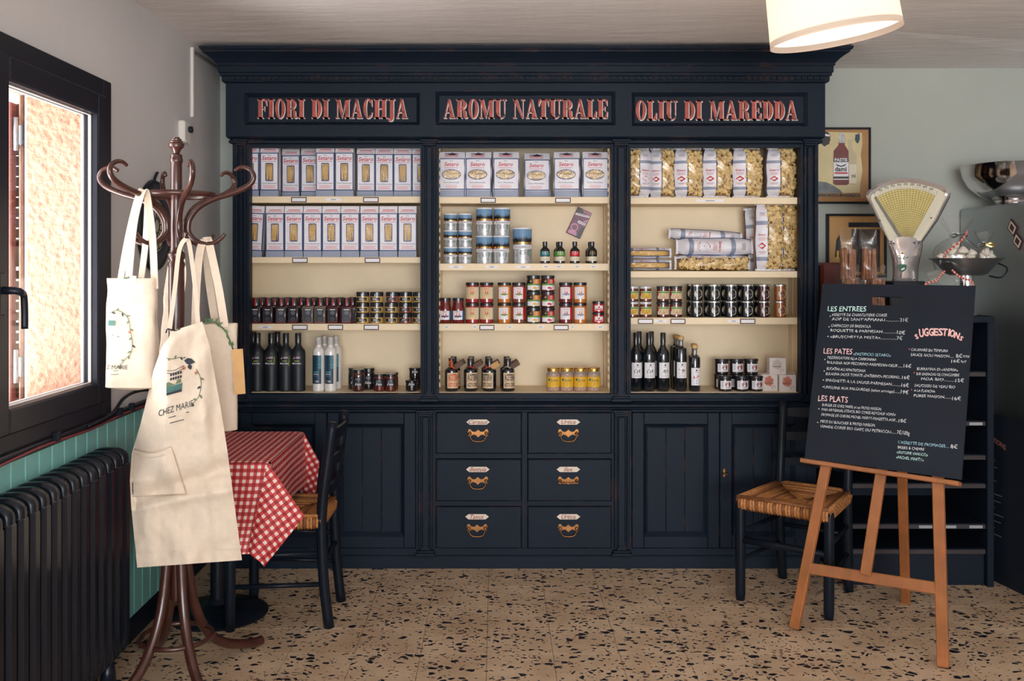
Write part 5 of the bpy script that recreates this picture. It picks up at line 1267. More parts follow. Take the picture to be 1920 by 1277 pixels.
# ================================================================ bags and apron on the stand
PRNT = mat('dark_print_on_canvas', (44, 48, 58), .8); LEAF2 = mat('olive_print', (110, 122, 92), .8); BERRY = mat('terracotta_print', (196, 120, 90), .8); HOUSE = mat('teal_print', (74, 116, 110), .8)
def leafp(b, fn, x, z, a, l, w_, m):
    b.poly([fn(x + q * l * math.cos(a) - s_ * w_ * math.sin(a), z + q * l * math.sin(a) + s_ * w_ * math.cos(a)) for q, s_ in ((0, 0), (.3, .45), (.6, .42), (1, 0), (.6, -.42), (.3, -.45))], m)
def tote(name_label, Xc, Yc, ztop, zbot, a, bt, bb, phi, seed, taper=1.0):
    """canvas bag: a rounded flat pouch hanging from its straps"""
    t = thing('tote_bag', name_label, 'bag', (Xc, Yc, zbot), 0, 'canvas bags on the coat stand'); H = ztop - zbot
    cp, sp_ = math.cos(phi), math.sin(phi)
    def S_(th, v):           # v: 0 bottom .. 1 top
        aa = a * (taper + (1 - taper) * (1 - v)); bb_ = bb + (bt - bb) * v
        c, s_ = math.cos(th), math.sin(th); e = .42
        x = aa * math.copysign(abs(c) ** e, c); y = bb_ * math.copysign(abs(s_) ** e, s_)
        k = noise.noise(Vector((x * 14, v * 4, seed))) * .011 + noise.noise(Vector((x * 30, v * 9, seed + 4))) * .004
        x += noise.noise(Vector((v * 5, seed, th))) * .004; y += k * (.4 + .6 * v)
        return Vector((x * cp - y * sp_, x * sp_ + y * cp, H * v))
    def front(x, z, off=.0025):
        v = z / H; aa = a * (taper + (1 - taper) * (1 - v)); bb_ = bb + (bt - bb) * v
        xx = max(-aa * .999, min(aa * .999, x)); y = -bb_ * (1 - (abs(xx) / aa) ** (2 / .42)) ** (.42 / 2)
        k = noise.noise(Vector((xx * 14, v * 4, seed))) * .011 + noise.noise(Vector((xx * 30, v * 9, seed + 4))) * .004
        y += k * (.4 + .6 * v) - off
        return Vector((xx * cp - y * sp_, xx * sp_ + y * cp, z))
    b = MB(); n = 64
    b.grid(lambda u, v: S_(2 * PI * u, v), n, 26, CANVAS)
    b.grid(lambda u, v: S_(2 * PI * u, 0) * (1 - .999 * v) + Vector((0, 0, -.012 * math.sin(v * PI / 2))), n, 3, CANVAS)
    b.grid(lambda u, v: S_(2 * PI * u, 1) * (1 - .06 * v) - Vector((0, 0, .03 * v)), n, 2, CANVAS)
    b.build('canvas_body', t)
    h = MB(); h.grid(lambda u, v: S_(2 * PI * u, .90 + .1 * v) * Vector((1.012, 1.0, 1)).length / Vector((1, 1, 1)).length + Vector((0, -.0, .0)), 2, 1, CANVAS) if False else None
    return t, front, H
def strap(t, pts, w_=.027, side=(1, 0, 0), name='strap'):
    o = Vector(t.location); MB().tube([Vector(p) - o for p in smoothed(pts, 5)], 0, CANVAS, flat=(w_, .0028, side)).build(name, t)
def wreath(b, fn, pts, seed, s_=.016):
    rn = random.Random(seed); pl = smoothed([(x, 0, z) for x, z in pts], 6)
    b.tube([fn(p.x, p.z) for p in pl], .0011, LEAF2, 4)
    for k in range(2, len(pl) - 1, 4):
        d = pl[k + 1] - pl[k - 1]; a = math.atan2(d.z, d.x) + (.8 if (k // 4) % 2 else -.8)
        leafp(b, fn, pl[k].x, pl[k].z, a, s_ * rn.uniform(.8, 1.3), s_ * .5, LEAF2 if rn.random() < .7 else PRNT)

# bag on the left, facing the room
Yb = 3.20; zt1, zb1 = wz(522, 3.2), wz(727, 3.2)
t, fr, H = tote('cream tote bag with printed wreath hanging leftmost, beside the window', wx(241.5, 3.2), Yb + .03, zt1, zb1, .0835, .020, .036, -.06, 1)
X0 = wx(241.5, 3.2)
fp = lambda px, py: (wx(px, 3.17) - X0, wz(py, 3.17) - zb1)
b = MB(); q = fp(194, 694); b.text('Z MARIE', PRNT, lambda x, y: fr(q[0] + x, q[1] + y, .0055), .020)
wreath(b, fr, [fp(*p) for p in ((198, 588), (212, 583), (226, 590), (234, 602), (240, 626), (243, 648), (240, 664), (228, 677), (217, 690))], 2, .013)
q = [fp(*p) for p in ((195, 602), (209, 602), (209, 612), (195, 612))]; b.poly([fr(*p) for p in q], HOUSE)
for (px, py) in ((214, 633), (203, 630)): leafp(b, fr, *fp(px, py), .1, .008, .004, HOUSE)
b.lathe([(0, 0), (.0045, 0)], BERRY, 10, xf=lambda p: fr(fp(238, 624)[0] + p.x, fp(238, 624)[1] + p.y, .0032))
for k, (x0_, x1_, y_) in enumerate(((207, 217, 697), (203, 218, 704))): b.add([fr(*fp(x0_, y_)), fr(*fp(x1_, y_ - 1)), fr(*fp(x1_, y_ - .2)), fr(*fp(x0_, y_ + .8))], [(0, 1, 2, 3)], PRNT)
b.build('wreath_print', t)
tp = (-1.183, 3.222, 1.718)
strap(t, [(-1.262, 3.225, zt1 - .01), (-1.235, 3.224, 1.56), (-1.203, 3.224, 1.69), tp, (-1.18, 3.25, 1.69), (-1.19, 3.262, 1.55), (-1.205, 3.262, zt1)], .024, (1, -.3, 0))
strap(t, [(-1.145, 3.222, zt1 - .035), (-1.152, 3.22, 1.56), (-1.168, 3.222, 1.68), (-1.178, 3.222, 1.716), (-1.188, 3.212, 1.70), (-1.206, 3.196, 1.60), (-1.222, 3.192, zt1 - .01)], .028, (1, -.35, 0))
MB().box(-.011, .011, -.0008, .0008, -.085, .0, mat('cream_card', (236, 220, 196), .6), xf=lambda p: Vector((wx(250, 3.15), 3.148, wz(517, 3.15))) - Vector(t.location) + Matrix.Rotation(.12, 3, 'Y') @ p).build('paper_tag', t)
b = MB()
for k, (px, py, a) in enumerate(((232, 523, .1), (240, 520, .4), (236, 522, .6))): b.add([Vector((wx(px + dx, 3.15), 3.146 + .002 * k, wz(py + dy, 3.15))) - Vector(t.location) for dx, dy in ((0, 0), (6, -4), (14, -3), (6, 0))], [(0, 1, 2, 3)], LEAFG)
b.build('sprig', t)

# bag on the right hook, seen edge-on behind the apron
zt3, zb3 = wz(607, 3.36), wz(806, 3.36)
t, fr, H = tote('cream tote bag on the right hook with kraft tag and green twig', wx(407, 3.36), 3.37, zt3, zb3, .066, .030, .040, .25, 5, 1.0)
hp = (-1.013, 3.352, 1.555)
strap(t, [(wx(365, 3.33), 3.335, zt3 - .02), (wx(368, 3.33), 3.335, 1.40), (wx(374, 3.33), 3.34, 1.52), hp, (-1.005, 3.37, 1.53), (-.985, 3.39, 1.40), (-.965, 3.40, zt3 - .02)], .027, (1, 0, 0))
strap(t, [(wx(421, 3.33), 3.335, zt3 - .01), (wx(410, 3.33), 3.335, 1.38), (wx(396, 3.33), 3.338, 1.50), (-1.006, 3.352, 1.556), (-1.018, 3.368, 1.54), (-1.01, 3.385, 1.40), (wx(402, 3.36), 3.39, zt3 - .03)], .027, (1, 0, 0))
o = Vector(t.location)
MB().box(-.019, .019, -.001, .001, -.078, .078, KRAFT, xf=lambda p: Vector((wx(447, 3.32), 3.322, wz(697, 3.32))) - o + Matrix.Rotation(-.06, 3, 'Y') @ Matrix.Rotation(.25, 3, 'Z') @ p).build('kraft_tag', t)
b = MB(); tw = smoothed([P(384, 607, 3.315) - o, P(398, 603, 3.31) - o, P(412, 611, 3.305) - o, P(425, 625, 3.305) - o, P(437, 655, 3.31) - o], 5)
b.tube(tw, .003, LEAFG, 6); rn = random.Random(4)
for k in range(1, len(tw) - 1, 2):
    p = tw[k]; a = rn.uniform(0, 6.28); d = Vector((math.cos(a), -.3, math.sin(a))) * .022; e = Vector((-math.sin(a), 0, math.cos(a))) * .005
    b.add([p, p + d * .4 + e, p + d, p + d * .4 - e], [(0, 1, 2, 3)], LEAFG)
b.build('olive_twig', t)
# pale cloth bag on the back hook, mostly hidden behind the pole
zt4, zb4 = wz(545, 3.47), wz(690, 3.47)
t, fr, H = tote('white cloth bag on the back hook, hidden behind the pole', wx(322, 3.47), 3.49, zt4, zb4, .055, .012, .02, .0, 8, .55)
strap(t, [(wx(311, 3.46), 3.475, zt4 - .01), (wx(318, 3.46), 3.475, 1.45), (-1.152, 3.46, 1.556), (wx(340, 3.46), 3.475, 1.45), (wx(336, 3.46), 3.48, zt4 - .01)], .026, (1, 0, 0))

# apron
LEDG = [(600, 322), (620, 317), (640, 304), (690, 288), (760, 272), (800, 262), (850, 247), (900, 243.5), (950, 246), (1000, 251), (1064, 258)]
REDG = [(600, 377), (612, 381), (650, 393), (700, 402), (750, 411), (800, 419.5), (850, 427), (900, 433.5), (950, 440), (1000, 446.5), (1064, 454)]
def itp(tb, y):
    for (y0, x0), (y1, x1) in zip(tb, tb[1:]):
        if y <= y1: return x0 + (x1 - x0) * max(0, min(1, (y - y0) / (y1 - y0)))
    return tb[-1][1]
def apron_y(px, py):
    Y = 3.115
    cr = 309 + 4 * math.sin((py - 620) / 60)
    k = max(0, min(1, (900 - py) / 60))
    if px < cr: Y += .0034 * (cr - px) * (.15 + .85 * k)
    Y += .00035 * max(0, px - 350) + .030 * noise.noise(Vector((px / 48, py / 150, 2.2))) + .014 * noise.noise(Vector((px / 34, py / 50, 7.1))) + .004 * noise.noise(Vector((px / 14, py / 20, 3.1)))
    g = math.exp(-((py - 905 + (px - 350) * .35) / 16) ** 2) * (1 if px > 250 else 0); Y += .020 * g
    g = math.exp(-((py - 935 + (px - 350) * .2) / 10) ** 2); Y -= .014 * g
    g = math.exp(-((px - 395 - (py - 900) * .10) / 12) ** 2) * max(0, min(1, (py - 700) / 100)); Y -= .012 * g
    return Y
def AP(px, py, off=0.0):
    Y = apron_y(px, py) - off; return P(px, py, Y)
ap = thing('apron', 'long cream canvas apron with pocket and printed wreath hung in front', 'apron', (wx(350, 3.12), 3.14, wz(1060, 3.12)), 0)
o = Vector(ap.location)
def apfn(dy):
    def f(u, v):
        py = 606 + 456 * v; l, r_ = itp(LEDG, py), itp(REDG, py); px = l + (r_ - l) * u
        top_ = (1 - v) ** 6 * (18 * (1 - u) - 3); bot = v ** 8 * (2 - 14 * u)
        p = AP(px, py + top_ + bot); p.y += dy * (1 - abs(2 * u - 1) ** 6); return p - o
    return f
b = MB().grid(apfn(0), 60, 130, CANVAS).grid(apfn(.03), 24, 50, CANVAS); b.build('canvas_panel', ap)
b = MB(); A_, B_, C_, D_ = (252, 842), (321, 838), (349, 926), (250, 931)
def pk(u, v):
    x0, y0 = A_[0] + (B_[0] - A_[0]) * u, A_[1] + (B_[1] - A_[1]) * u + 10 * math.sin(PI * u); x1, y1 = D_[0] + (C_[0] - D_[0]) * u, D_[1] + (C_[1] - D_[1]) * u
    px, py = x0 + (x1 - x0) * v, y0 + (y1 - y0) * v
    return AP(px, py, .007 + .036 * math.sin(PI * u) * (1 - v) ** 1.4 + .006 * math.sin(PI * u) * math.sin(PI * v)) - o
b.grid(pk, 24, 24, CANVAS); b.grid(lambda u, v: pk(u, .09 * v) + Vector((0, -.0018, 0)), 24, 2, CANVAS); b.build('pocket', ap)
SEAM = mat('canvas_seam', (196, 172, 146), .9)
MB().tube([pk(0, 1 - i / 10) for i in range(11)] + [pk(i / 12, 0) for i in range(13)] + [pk(1, i / 10) for i in range(11)] + [pk(1 - i / 12, 1) for i in range(12)], .0016, SEAM, 5, True).build('pocket_seam', ap)
MB().grid(lambda u, v: apfn(0)(u, .945 + .055 * v) + Vector((0, -.0022, 0)), 60, 4, CANVAS).build('hem', ap)
MB().grid(lambda u, v: AP(248 + 2.5 * u, 905 + 22 * v, .008) - o, 1, 3, BLACK).build('side_label', ap)
b = MB(); f2 = lambda x, z: AP(x, -z, .0028) - o
vs, fs, w_ = text_data('CHEZ MARIE'); f2 = lambda x, z: AP(x, -z, .0055) - o
b.add([f2(297 + x * 65 / w_, -(781 - (x * 65 / w_) * .30) + y * 17) for x, y in vs], fs, PRNT); f2 = lambda x, z: AP(x, -z, .0035) - o
for (x0_, x1_, y0_, y1_) in ((318, 345, 793, 786), (349, 354, 773, 772), (316, 330, 783, 779)): b.add([f2(x0_, -y0_), f2(x1_, -y1_), f2(x1_, -y1_ - 1.4), f2(x0_, -y0_ - 1.4)], [(0, 1, 2, 3)], PRNT)
rn = random.Random(1)
for (pts_, s_) in ((((312, -672), (325, -673), (338, -670), (344, -672)), 6), (((368, -692), (375, -706), (377, -724), (373, -742), (366, -752), (358, -760)), 8)):
    pl = smoothed([(x, 0, z) for x, z in pts_], 6); b.tube([f2(p.x, p.z) for p in pl], .0011, LEAF2, 4)
    for k in range(2, len(pl) - 1, 5):
        d = pl[k + 1] - pl[k - 1]; leafp(b, f2, pl[k].x, pl[k].z, math.atan2(d.z, d.x) + (.9 if (k // 5) % 2 else -.9), s_ * rn.uniform(.8, 1.4), s_ * .55, LEAF2 if k % 3 else PRNT)
leafp(b, f2, 345, -676, -.15, 21, 13, PRNT); leafp(b, f2, 354, -683, -1.2, 11, 9, PRNT)
for (x, z, r_) in ((345, -690, 3.6), (367, -699, 2.8)): b.poly([f2(x + r_ * math.cos(k * .63), z + r_ * math.sin(k * .63)) for k in range(10)], BERRY)
for z0_ in (0, 5): b.tube([f2(x, -(695 + z0_ - (x - 312) * .25 + 3 * math.sin((x - 312) / 9))) for x in range(312, 347, 3)], .0008, PRNT, 4)
b.poly([f2(312, -738), f2(341, -729), f2(342, -718), f2(312, -726)], HOUSE); b.poly([f2(312, -726), f2(340, -717), f2(339, -710), f2(312, -718)], LEAF2); b.poly([f2(312, -742), f2(341, -734), f2(341, -729), f2(312, -737)], PRNT)
for k in range(5):
    for row in (0, 8): x = 319 + k * 4.6; b.poly([f2(x, -(714 - row - k * 1.2)), f2(x + 3.4, -(713 - row - k * 1.2)), f2(x + 3.4, -(708 - row - k * 1.2)), f2(x, -(709 - row - k * 1.2))], PRNT)
b.build('wreath_print', ap)
hq = Vector((-1.028, 3.19, 1.553))
b = MB()
def rb(pts_, w_=.014): b.tube([Vector(p) - o for p in smoothed(pts_, 5)], 0, CANVAS, flat=(w_, .0028, (1, .2, 0)))
rb([P(318, 618, 3.12), P(328, 540, 3.15), P(336, 470, 3.18), hq, P(357, 470, 3.2), P(366, 540, 3.19), P(371, 600, 3.15), P(372, 614, 3.13)])
b.build('neck_strap', ap)
b = MB(); b.tube([Vector(p) - o for p in smoothed([P(311, 624, 3.11), P(314, 617, 3.10), P(320, 618, 3.10), P(330, 620, 3.11), P(338, 616, 3.11)], 4)], .0022, BLACK, 6); b.build('cord', ap)

# ================================================================ table and cloth
def gingham():
    m = bpy.data.materials.new('red_gingham'); m.use_nodes = True; bs = m.node_tree.nodes['Principled BSDF']; bs.inputs['Roughness'].default_value = .55
    uv = N(m, 'ShaderNodeUVMap'); sp = N(m, 'ShaderNodeSeparateXYZ'); L(m, uv.outputs['UV'], sp.inputs[0]); res = []
    for k in range(2):
        d = N(m, 'ShaderNodeMath', operation='DIVIDE'); d.inputs[1].default_value = .0268; L(m, sp.outputs[k], d.inputs[0])
        f = N(m, 'ShaderNodeMath', operation='FLOORED_MODULO'); f.inputs[1].default_value = 1.0; L(m, d.outputs[0], f.inputs[0])
        g = N(m, 'ShaderNodeMath', operation='LESS_THAN'); g.inputs[1].default_value = .52; L(m, f.outputs[0], g.inputs[0]); res.append(g)
    s = N(m, 'ShaderNodeMath', operation='ADD'); L(m, res[0].outputs[0], s.inputs[0]); L(m, res[1].outputs[0], s.inputs[1])
    h = N(m, 'ShaderNodeMath', operation='MULTIPLY'); h.inputs[1].default_value = .5; L(m, s.outputs[0], h.inputs[0])
    r_ = N(m, 'ShaderNodeValToRGB'); r_.color_ramp.interpolation = 'CONSTANT'; L(m, h.outputs[0], r_.inputs['Fac'])
    e = r_.color_ramp.elements; e[0].color = lin((238, 218, 212)); e[1].position = .4; e[1].color = lin((206, 72, 68)); q = e.new(.9); q.color = lin((158, 34, 40))
    nz = N(m, 'ShaderNodeTexNoise', Scale=400.0); bp = N(m, 'ShaderNodeBump', Strength=.15, Distance=.002); L(m, nz.outputs['Fac'], bp.inputs['Height']); L(m, bp.outputs['Normal'], bs.inputs['Normal'])
    L(m, r_.outputs['Color'], bs.inputs['Base Color']); return m
GING = gingham()
TX0, TX1, TY0, TY1, TZ = -1.345, -.862, 3.625, 4.285, .722
tb = thing('table', 'small cafe table on a round black pedestal under the gingham cloth', 'table', ((TX0 + TX1) / 2, 4.0, 0))
cx_ = (TX0 + TX1) / 2
MB().box(TX0 - cx_ + .006, TX1 - cx_ - .006, TY0 - 4 + .006, TY1 - 4 - .006, TZ - .032, TZ - .004, NAVY2, .004).build('table_top', tb)
MB().lathe([(.032, .02), (.032, .69)], BLACK, 16, (-.065, .035, 0)).build('column', tb)
MB().lathe([(0, 0), (.205, 0), (.208, .008), (.195, .018), (.10, .035), (.045, .05), (.032, .07)], BLACK, 36, (-.065, .035, 0)).build('base_disc', tb)
tc = thing('tablecloth', 'red and white gingham cloth draped over the small table', 'tablecloth', (cx_, 3.95, TZ))
o = Vector(tc.location)
class CB(MB):
    def __init__(s): super().__init__(); s.uv = []
    def sheet(s, fn, uvf, nu, nv):
        s.grid(fn, nu, nv, GING); s.uv += [uvf(i / nu, j / nv) for j in range(nv + 1) for i in range(nu + 1)]
b = CB()
def topf(u, v): return Vector((TX0 + (TX1 - TX0) * u, TY0 + (TY1 - TY0) * v, TZ - .004 * (max(0, abs(2 * u - 1) - .97) / .03) ** 2 - .004 * (max(0, .03 - v) / .03) ** 2)) - o
b.sheet(topf, lambda u, v: (TX0 + (TX1 - TX0) * u, TY0 + (TY1 - TY0) * v), 34, 34)
Hf = .335
def frontf(u, v):      # u along x, v downwards; the right end is gathered into the corner fold
    x = TX0 + (TX1 - TX0) * u; k = v * max(0, (u - .55) / .45)
    return Vector((x - .062 * k * v ** .3, TY0 - .004 - .018 * v - .010 * v * math.sin(u * 9), TZ - .004 - Hf * v)) - o
b.sheet(frontf, lambda u, v: (TX0 + (TX1 - TX0) * u, TY0 - Hf * v), 36, 20)
Hr = .222
def rightf(u, v):
    y = TY0 + .03 + (TY1 - TY0 - .03) * u
    return Vector((TX1 + .004 + .012 * v + .006 * v * math.sin(u * 8), y, TZ - .004 - Hr * v)) - o
b.sheet(rightf, lambda u, v: (TX1 + Hr * v, TY0 + (TY1 - TY0) * u), 30, 14)
b.sheet(lambda u, v: Vector((TX0 + (TX1 - TX0) * u, TY1 + .004 + .01 * v, TZ - .004 - .2 * v)) - o, lambda u, v: (TX0 + (TX1 - TX0) * u, TY1 + .2 * v), 10, 4)
def flap(T, A, C, B, bulge, uo):
    T, A, C, B = map(Vector, (T, A, C, B)); nrm = (A - T).cross(B - T).normalized()
    if nrm.y > 0: nrm = -nrm
    eu = (A - T).normalized(); ev = (eu.cross(nrm)).normalized()
    def f(u, v):
        p = T * (1 - u) * (1 - v) + A * u * (1 - v) + C * u * v + B * (1 - u) * v
        return p + nrm * (bulge * math.sin(PI * v) * (1 - u) + bulge * .5 * math.sin(2 * PI * u) * v) - o
    def uvf(u, v):
        p = T * (1 - u) * (1 - v) + A * u * (1 - v) + C * u * v + B * (1 - u) * v - T
        return (uo + p.dot(eu), uo + p.dot(ev))
    b.sheet(f, uvf, 14, 14)
T = (TX1 + .002, TY0 - .003, TZ - .003)
flap(T, P(571, 968, 3.575), P(495, 1063, 3.56), P(466, 1034, 3.59), .012, .004)
flap(T, P(571, 968, 3.575), (TX1 + .03, TY0 + .06, TZ - Hr), (TX1 + .006, TY0 + .05, TZ - .02), .0, .01)
T2 = (TX1 + .002, TY1 + .002, TZ - .003)
flap(T2, P(599, 866, 4.27), P(592, 932, 4.27), P(562, 931, 4.30), .008, .01)
b.build('cloth', tc)

# ================================================================ rush-seated chairs
RUSH = mat('woven_rush', (176, 118, 66), .6, 0, .35, 90); RUSHD = mat('dark_rush', (128, 78, 44), .6, 0, .3, 60)
def make_chair(label, loc, rz, wf=.40, wr=.31, dp=.37, lean=.05, hb=.825):
    t = thing('rush_chair', label, 'chair', loc, rz, 'black ladder-back chairs with rush seats'); sh_ = .445
    fy, by = -dp / 2, dp / 2
    for sx in (-1, 1):
        MB().tube([(sx * wf / 2, fy, 0), (sx * wf / 2, fy, .03), (sx * wf / 2, fy, .42), (sx * wf / 2, fy, sh_ - .004)], [.0185, .0220, .0225, .020], CHAIRB, 12).build('front_leg', t)
        pts = smoothed([(sx * wr / 2 * .98, by + .030, 0), (sx * wr / 2, by + .008, .2), (sx * wr / 2, by, .45), (sx * wr / 2, by + lean * .5, .66), (sx * wr / 2, by + lean, hb)], 4)
        k = MB(); k.tube(pts, [.0215] * (len(pts) - 1) + [.017], CHAIRB, 12); k.build('back_post', t)
    for q, (z, hh) in enumerate(((.775, .036), (.665, .032), (.550, .030))):
        yb = by + lean * max(0, (z - .45) / (hb - .45))
        k = MB()
        def sl(u, v, dy): return Vector((-wr / 2 + wr * u, yb + .028 * math.sin(PI * u) + dy, z - hh / 2 + hh * v + (.012 * math.sin(PI * u) * v)))
        k.grid(lambda u, v: sl(u, v, -.007), 10, 2, CHAIRB).grid(lambda u, v: sl(1 - u, v, .007), 10, 2, CHAIRB)
        k.grid(lambda u, v: sl(u, 1, -.007 + .014 * v), 10, 1, CHAIRB).grid(lambda u, v: sl(u, 0, .007 - .014 * v), 10, 1, CHAIRB)
        k.build('back_slat', t)
    def rung(a, c, r=.010, name='stretcher'): MB().tube([a, c], r, CHAIRB, 8).build(name, t)
    rung((-wf / 2, fy, .265), (wf / 2, fy, .265), .016); rung((-wr / 2, by + .006, .26), (wr / 2, by + .006, .26))
    for sx in (-1, 1):
        for z in (.175, .30): rung((sx * wf / 2, fy, z), (sx * wr / 2, by + .006, z))
    k = MB(); zr = sh_ - .028
    k.tube([(-wf / 2, fy, zr), (wf / 2, fy, zr)], .015, CHAIRB, 8).tube([(-wr / 2, by, zr), (wr / 2, by, zr)], .013, CHAIRB, 8)
    for sx in (-1, 1): k.tube([(sx * wf / 2, fy, zr), (sx * wr / 2, by, zr)], .013, CHAIRB, 8)
    k.build('seat_rail', t)
    s = MB(); e = .018
    cor = [(-wf / 2 - .004, fy - e), (wf / 2 + .004, fy - e), (wr / 2 + e * .5, by + .004), (-wr / 2 - e * .5, by + .004)]; n = 15
    for side in range(4):
        A = Vector(cor[side] + (0,)); B = Vector(cor[(side + 1) % 4] + (0,)); cen = Vector((0, 0, 0))
        for j in range(n):
            f = j / n; a = A.lerp(cen, f); c = B.lerp(cen, f); z = sh_ + .010 - .030 * math.sin(f * PI / 2) + (.002 if j % 2 else 0)
            m_ = RUSH if (j * 7 + side * 3) % 5 else RUSHD
            s.tube([(a.x, a.y, z), ((a.x + c.x) / 2, (a.y + c.y) / 2, z + .002), (c.x, c.y, z)], .0075, m_, 6)
        # strands wrapped over the rail, drawn as short upright pieces
        d = (B - A); m2 = 30
        out = Vector((d.y, -d.x, 0)).normalized()
        for j in range(m2):
            p = A + d * ((j + .5) / m2); s.tube([p + Vector((0, 0, sh_ + .010)) - out * .01, p + out * .006 + Vector((0, 0, sh_ - .006)), p + out * .004 + Vector((0, 0, sh_ - .032)), p - out * .012 + Vector((0, 0, sh_ - .044))], d.length / m2 * .56, RUSH if j % 3 else RUSHD, 5)
    s.add([(x * .96, y * .96, sh_ - .024) for x, y in cor], [(0, 1, 2, 3)], RUSHD)
    s.build('rush_seat', t)
    return t
make_chair('black ladder-back chair with rush seat tucked against the gingham table', (-.885, 4.035, 0), -PI / 2 - .0, .38, .31, .36, .045, .83)
make_chair('black ladder-back chair with rush seat behind the chalkboard easel', (1.335, 4.235, 0), math.radians(-37), .385, .31, .37)
# ================================================================ easel with chalkboard
EASEL = mat('varnished_pine', (166, 102, 56), .42, 0, .22, 10, .05, 60)
def pine():
    m = EASEL; bs = m.node_tree.nodes['Principled BSDF']; src = bs.inputs['Base Color'].links[0].from_socket
    tc = N(m, 'ShaderNodeTexCoord'); mp = N(m, 'ShaderNodeMapping'); mp.inputs['Scale'].default_value = (60, 60, 3); L(m, tc.outputs['Object'], mp.inputs['Vector'])
    nz = N(m, 'ShaderNodeTexNoise', Scale=1.0, Detail=4.0); L(m, mp.outputs[0], nz.inputs['Vector'])
    mx = N(m, 'ShaderNodeMixRGB', blend_type='MULTIPLY'); mx.inputs['Fac'].default_value = .35; L(m, src, mx.inputs['Color1']); L(m, nz.outputs['Color'], mx.inputs['Color2']); L(m, mx.outputs['Color'], bs.inputs['Base Color'])
pine()
E_D = Vector((.755, -.656, 0))                     # along the board, towards the right
E_B = Vector((.656, .755, 0))                      # away from the reader
E_M = Vector((1.487, 3.742, .665))                 # middle of the ledge
LEAN = math.radians(14.5)
E_U = (E_B * math.sin(LEAN) + Vector((0, 0, math.cos(LEAN)))).normalized()
E_N = E_D.cross(E_U).normalized()                  # out of the board
if E_N.dot(E_B) > 0: E_N = -E_N
def EP(u, v, n=0.0): return E_M + E_D * u + E_U * v + E_N * n
es = thing('easel', 'varnished pine easel standing on the terrazzo before the dark shelf', 'easel', (E_M.x, E_M.y, 0)); eo = Vector(es.location)
def plank(name, a, c, w_, th, par=es, org=None, side=None):
    a, c = Vector(a), Vector(c); d = (c - a).normalized(); s_ = side or (E_D - d * E_D.dot(d)).normalized(); n = d.cross(s_).normalized(); b = MB(); l = (c - a).length
    b.box(-w_ / 2, w_ / 2, -th / 2, th / 2, 0, l, EASEL, .003, xf=lambda p: a + s_ * p.x + n * p.y + d * p.z - (org or eo))
    return b.build(name, par)
vf = -E_M.z / E_U.z
def foot(u, v=vf): return EP(u, v, -.012)
fl, frt = Vector((1.200, 3.862, .004)), Vector((1.627, 3.492, .004))
plank('front_leg', fl, EP(-.205, .02, -.012), .040, .024); plank('front_leg', frt, EP(.218, .02, -.012), .040, .024)
plank('front_leg_upper', EP(-.205, .02, -.030), EP(-.10, .62, -.030), .036, .016); plank('front_leg_upper', EP(.218, .02, -.030), EP(.10, .62, -.030), .036, .016)
vc = vf + .255
tl, tr = EP(-.205, .02, -.012), EP(.218, .02, -.012)
onl = lambda a, c, z: a + (c - a) * ((z - a.z) / (c.z - a.z))
plank('crossbar', onl(fl, tl, .245), onl(frt, tr, .272), .044, .020, side=E_U)
plank('middle_strut', (onl(fl, tl, .245) + onl(frt, tr, .272)) / 2 + Vector((-.02, .0, .01)), EP(.012, .02, -.012), .040, .020)
bk = Vector((1.775, 4.16, 0.0)); plank('rear_leg', bk, EP(.02, .55, -.045), .038, .022)
plank('ledge', EP(-.302, -.002, .006), EP(.302, -.008, .006), .018, .050, side=E_U)
cbd = thing('chalkboard', 'black chalkboard menu with handwritten dishes resting on the easel', 'chalkboard', tuple(EP(0, .01))); co = Vector(cbd.location)
SLATE = mat('chalkboard_black', (28, 34, 44), .6, 0, .12, 5, 0, 60, .2)
BW, BH = .289, .742
b = MB(); hu0, hu1, hv0, hv1 = -.082, .052, .655, .692      # hand hole in the upper edge
def q4(u0, u1, v0, v1): b.box(u0, u1, v0, v1, -.006, .006, SLATE, xf=lambda p: EP(p.x, p.y, p.z + .008) - co)
q4(-BW, hu0, .008, BH); q4(hu1, BW + .018, .008, BH); q4(hu0, hu1, .008, hv0); q4(hu0, hu1, hv1, BH)
b.build('slate', cbd)
b = MB()
for k in range(24):
    a = [(hu0 + .012, 90, 270), (hu1 - .012, -90, 90)]
for (c_, a0, a1, xe) in ((hu0 + .017, 90, 270, hu0), (hu1 - .017, -90, 90, hu1)):
    arc = ringpts(c_, (hv0 + hv1) / 2, .017, (hv1 - hv0) / 2, a0, a1, 10)
    for k in range(10):
        p, q = arc[k], arc[k + 1]; b.poly([EP(x, y, .0142) - co for x, y in (p, q, (xe, q[1]), (xe, p[1]))], SLATE)
b.build('hole_corner', cbd)['kind'] = 'stuff'
CH_W = mat('chalk_white', (226, 228, 230), .8); CH_M = mat('chalk_mint', (200, 236, 228), .8); CH_P = mat('chalk_pink', (236, 196, 196), .8); CH_B = mat('chalk_blue', (170, 214, 228), .8); CH_O = mat('chalk_orange', (236, 150, 120), .8); CH_R = mat('chalk_red', (214, 84, 84), .8)
def b_uv(cx3, cy3):
    """place on the board of a mark measured in the photograph"""
    px, py = 1500 + cx3 / 3.1914, 520 + cy3 / 3.1914
    d = Vector(((px - CX) / F, 1, -(py - CY) / F)); p0 = EP(0, 0, .0145); n = E_N
    t = (p0 - cam.location).dot(n) / d.dot(n); h = cam.location + d * t - E_M
    return h.dot(E_D), h.dot(E_U)
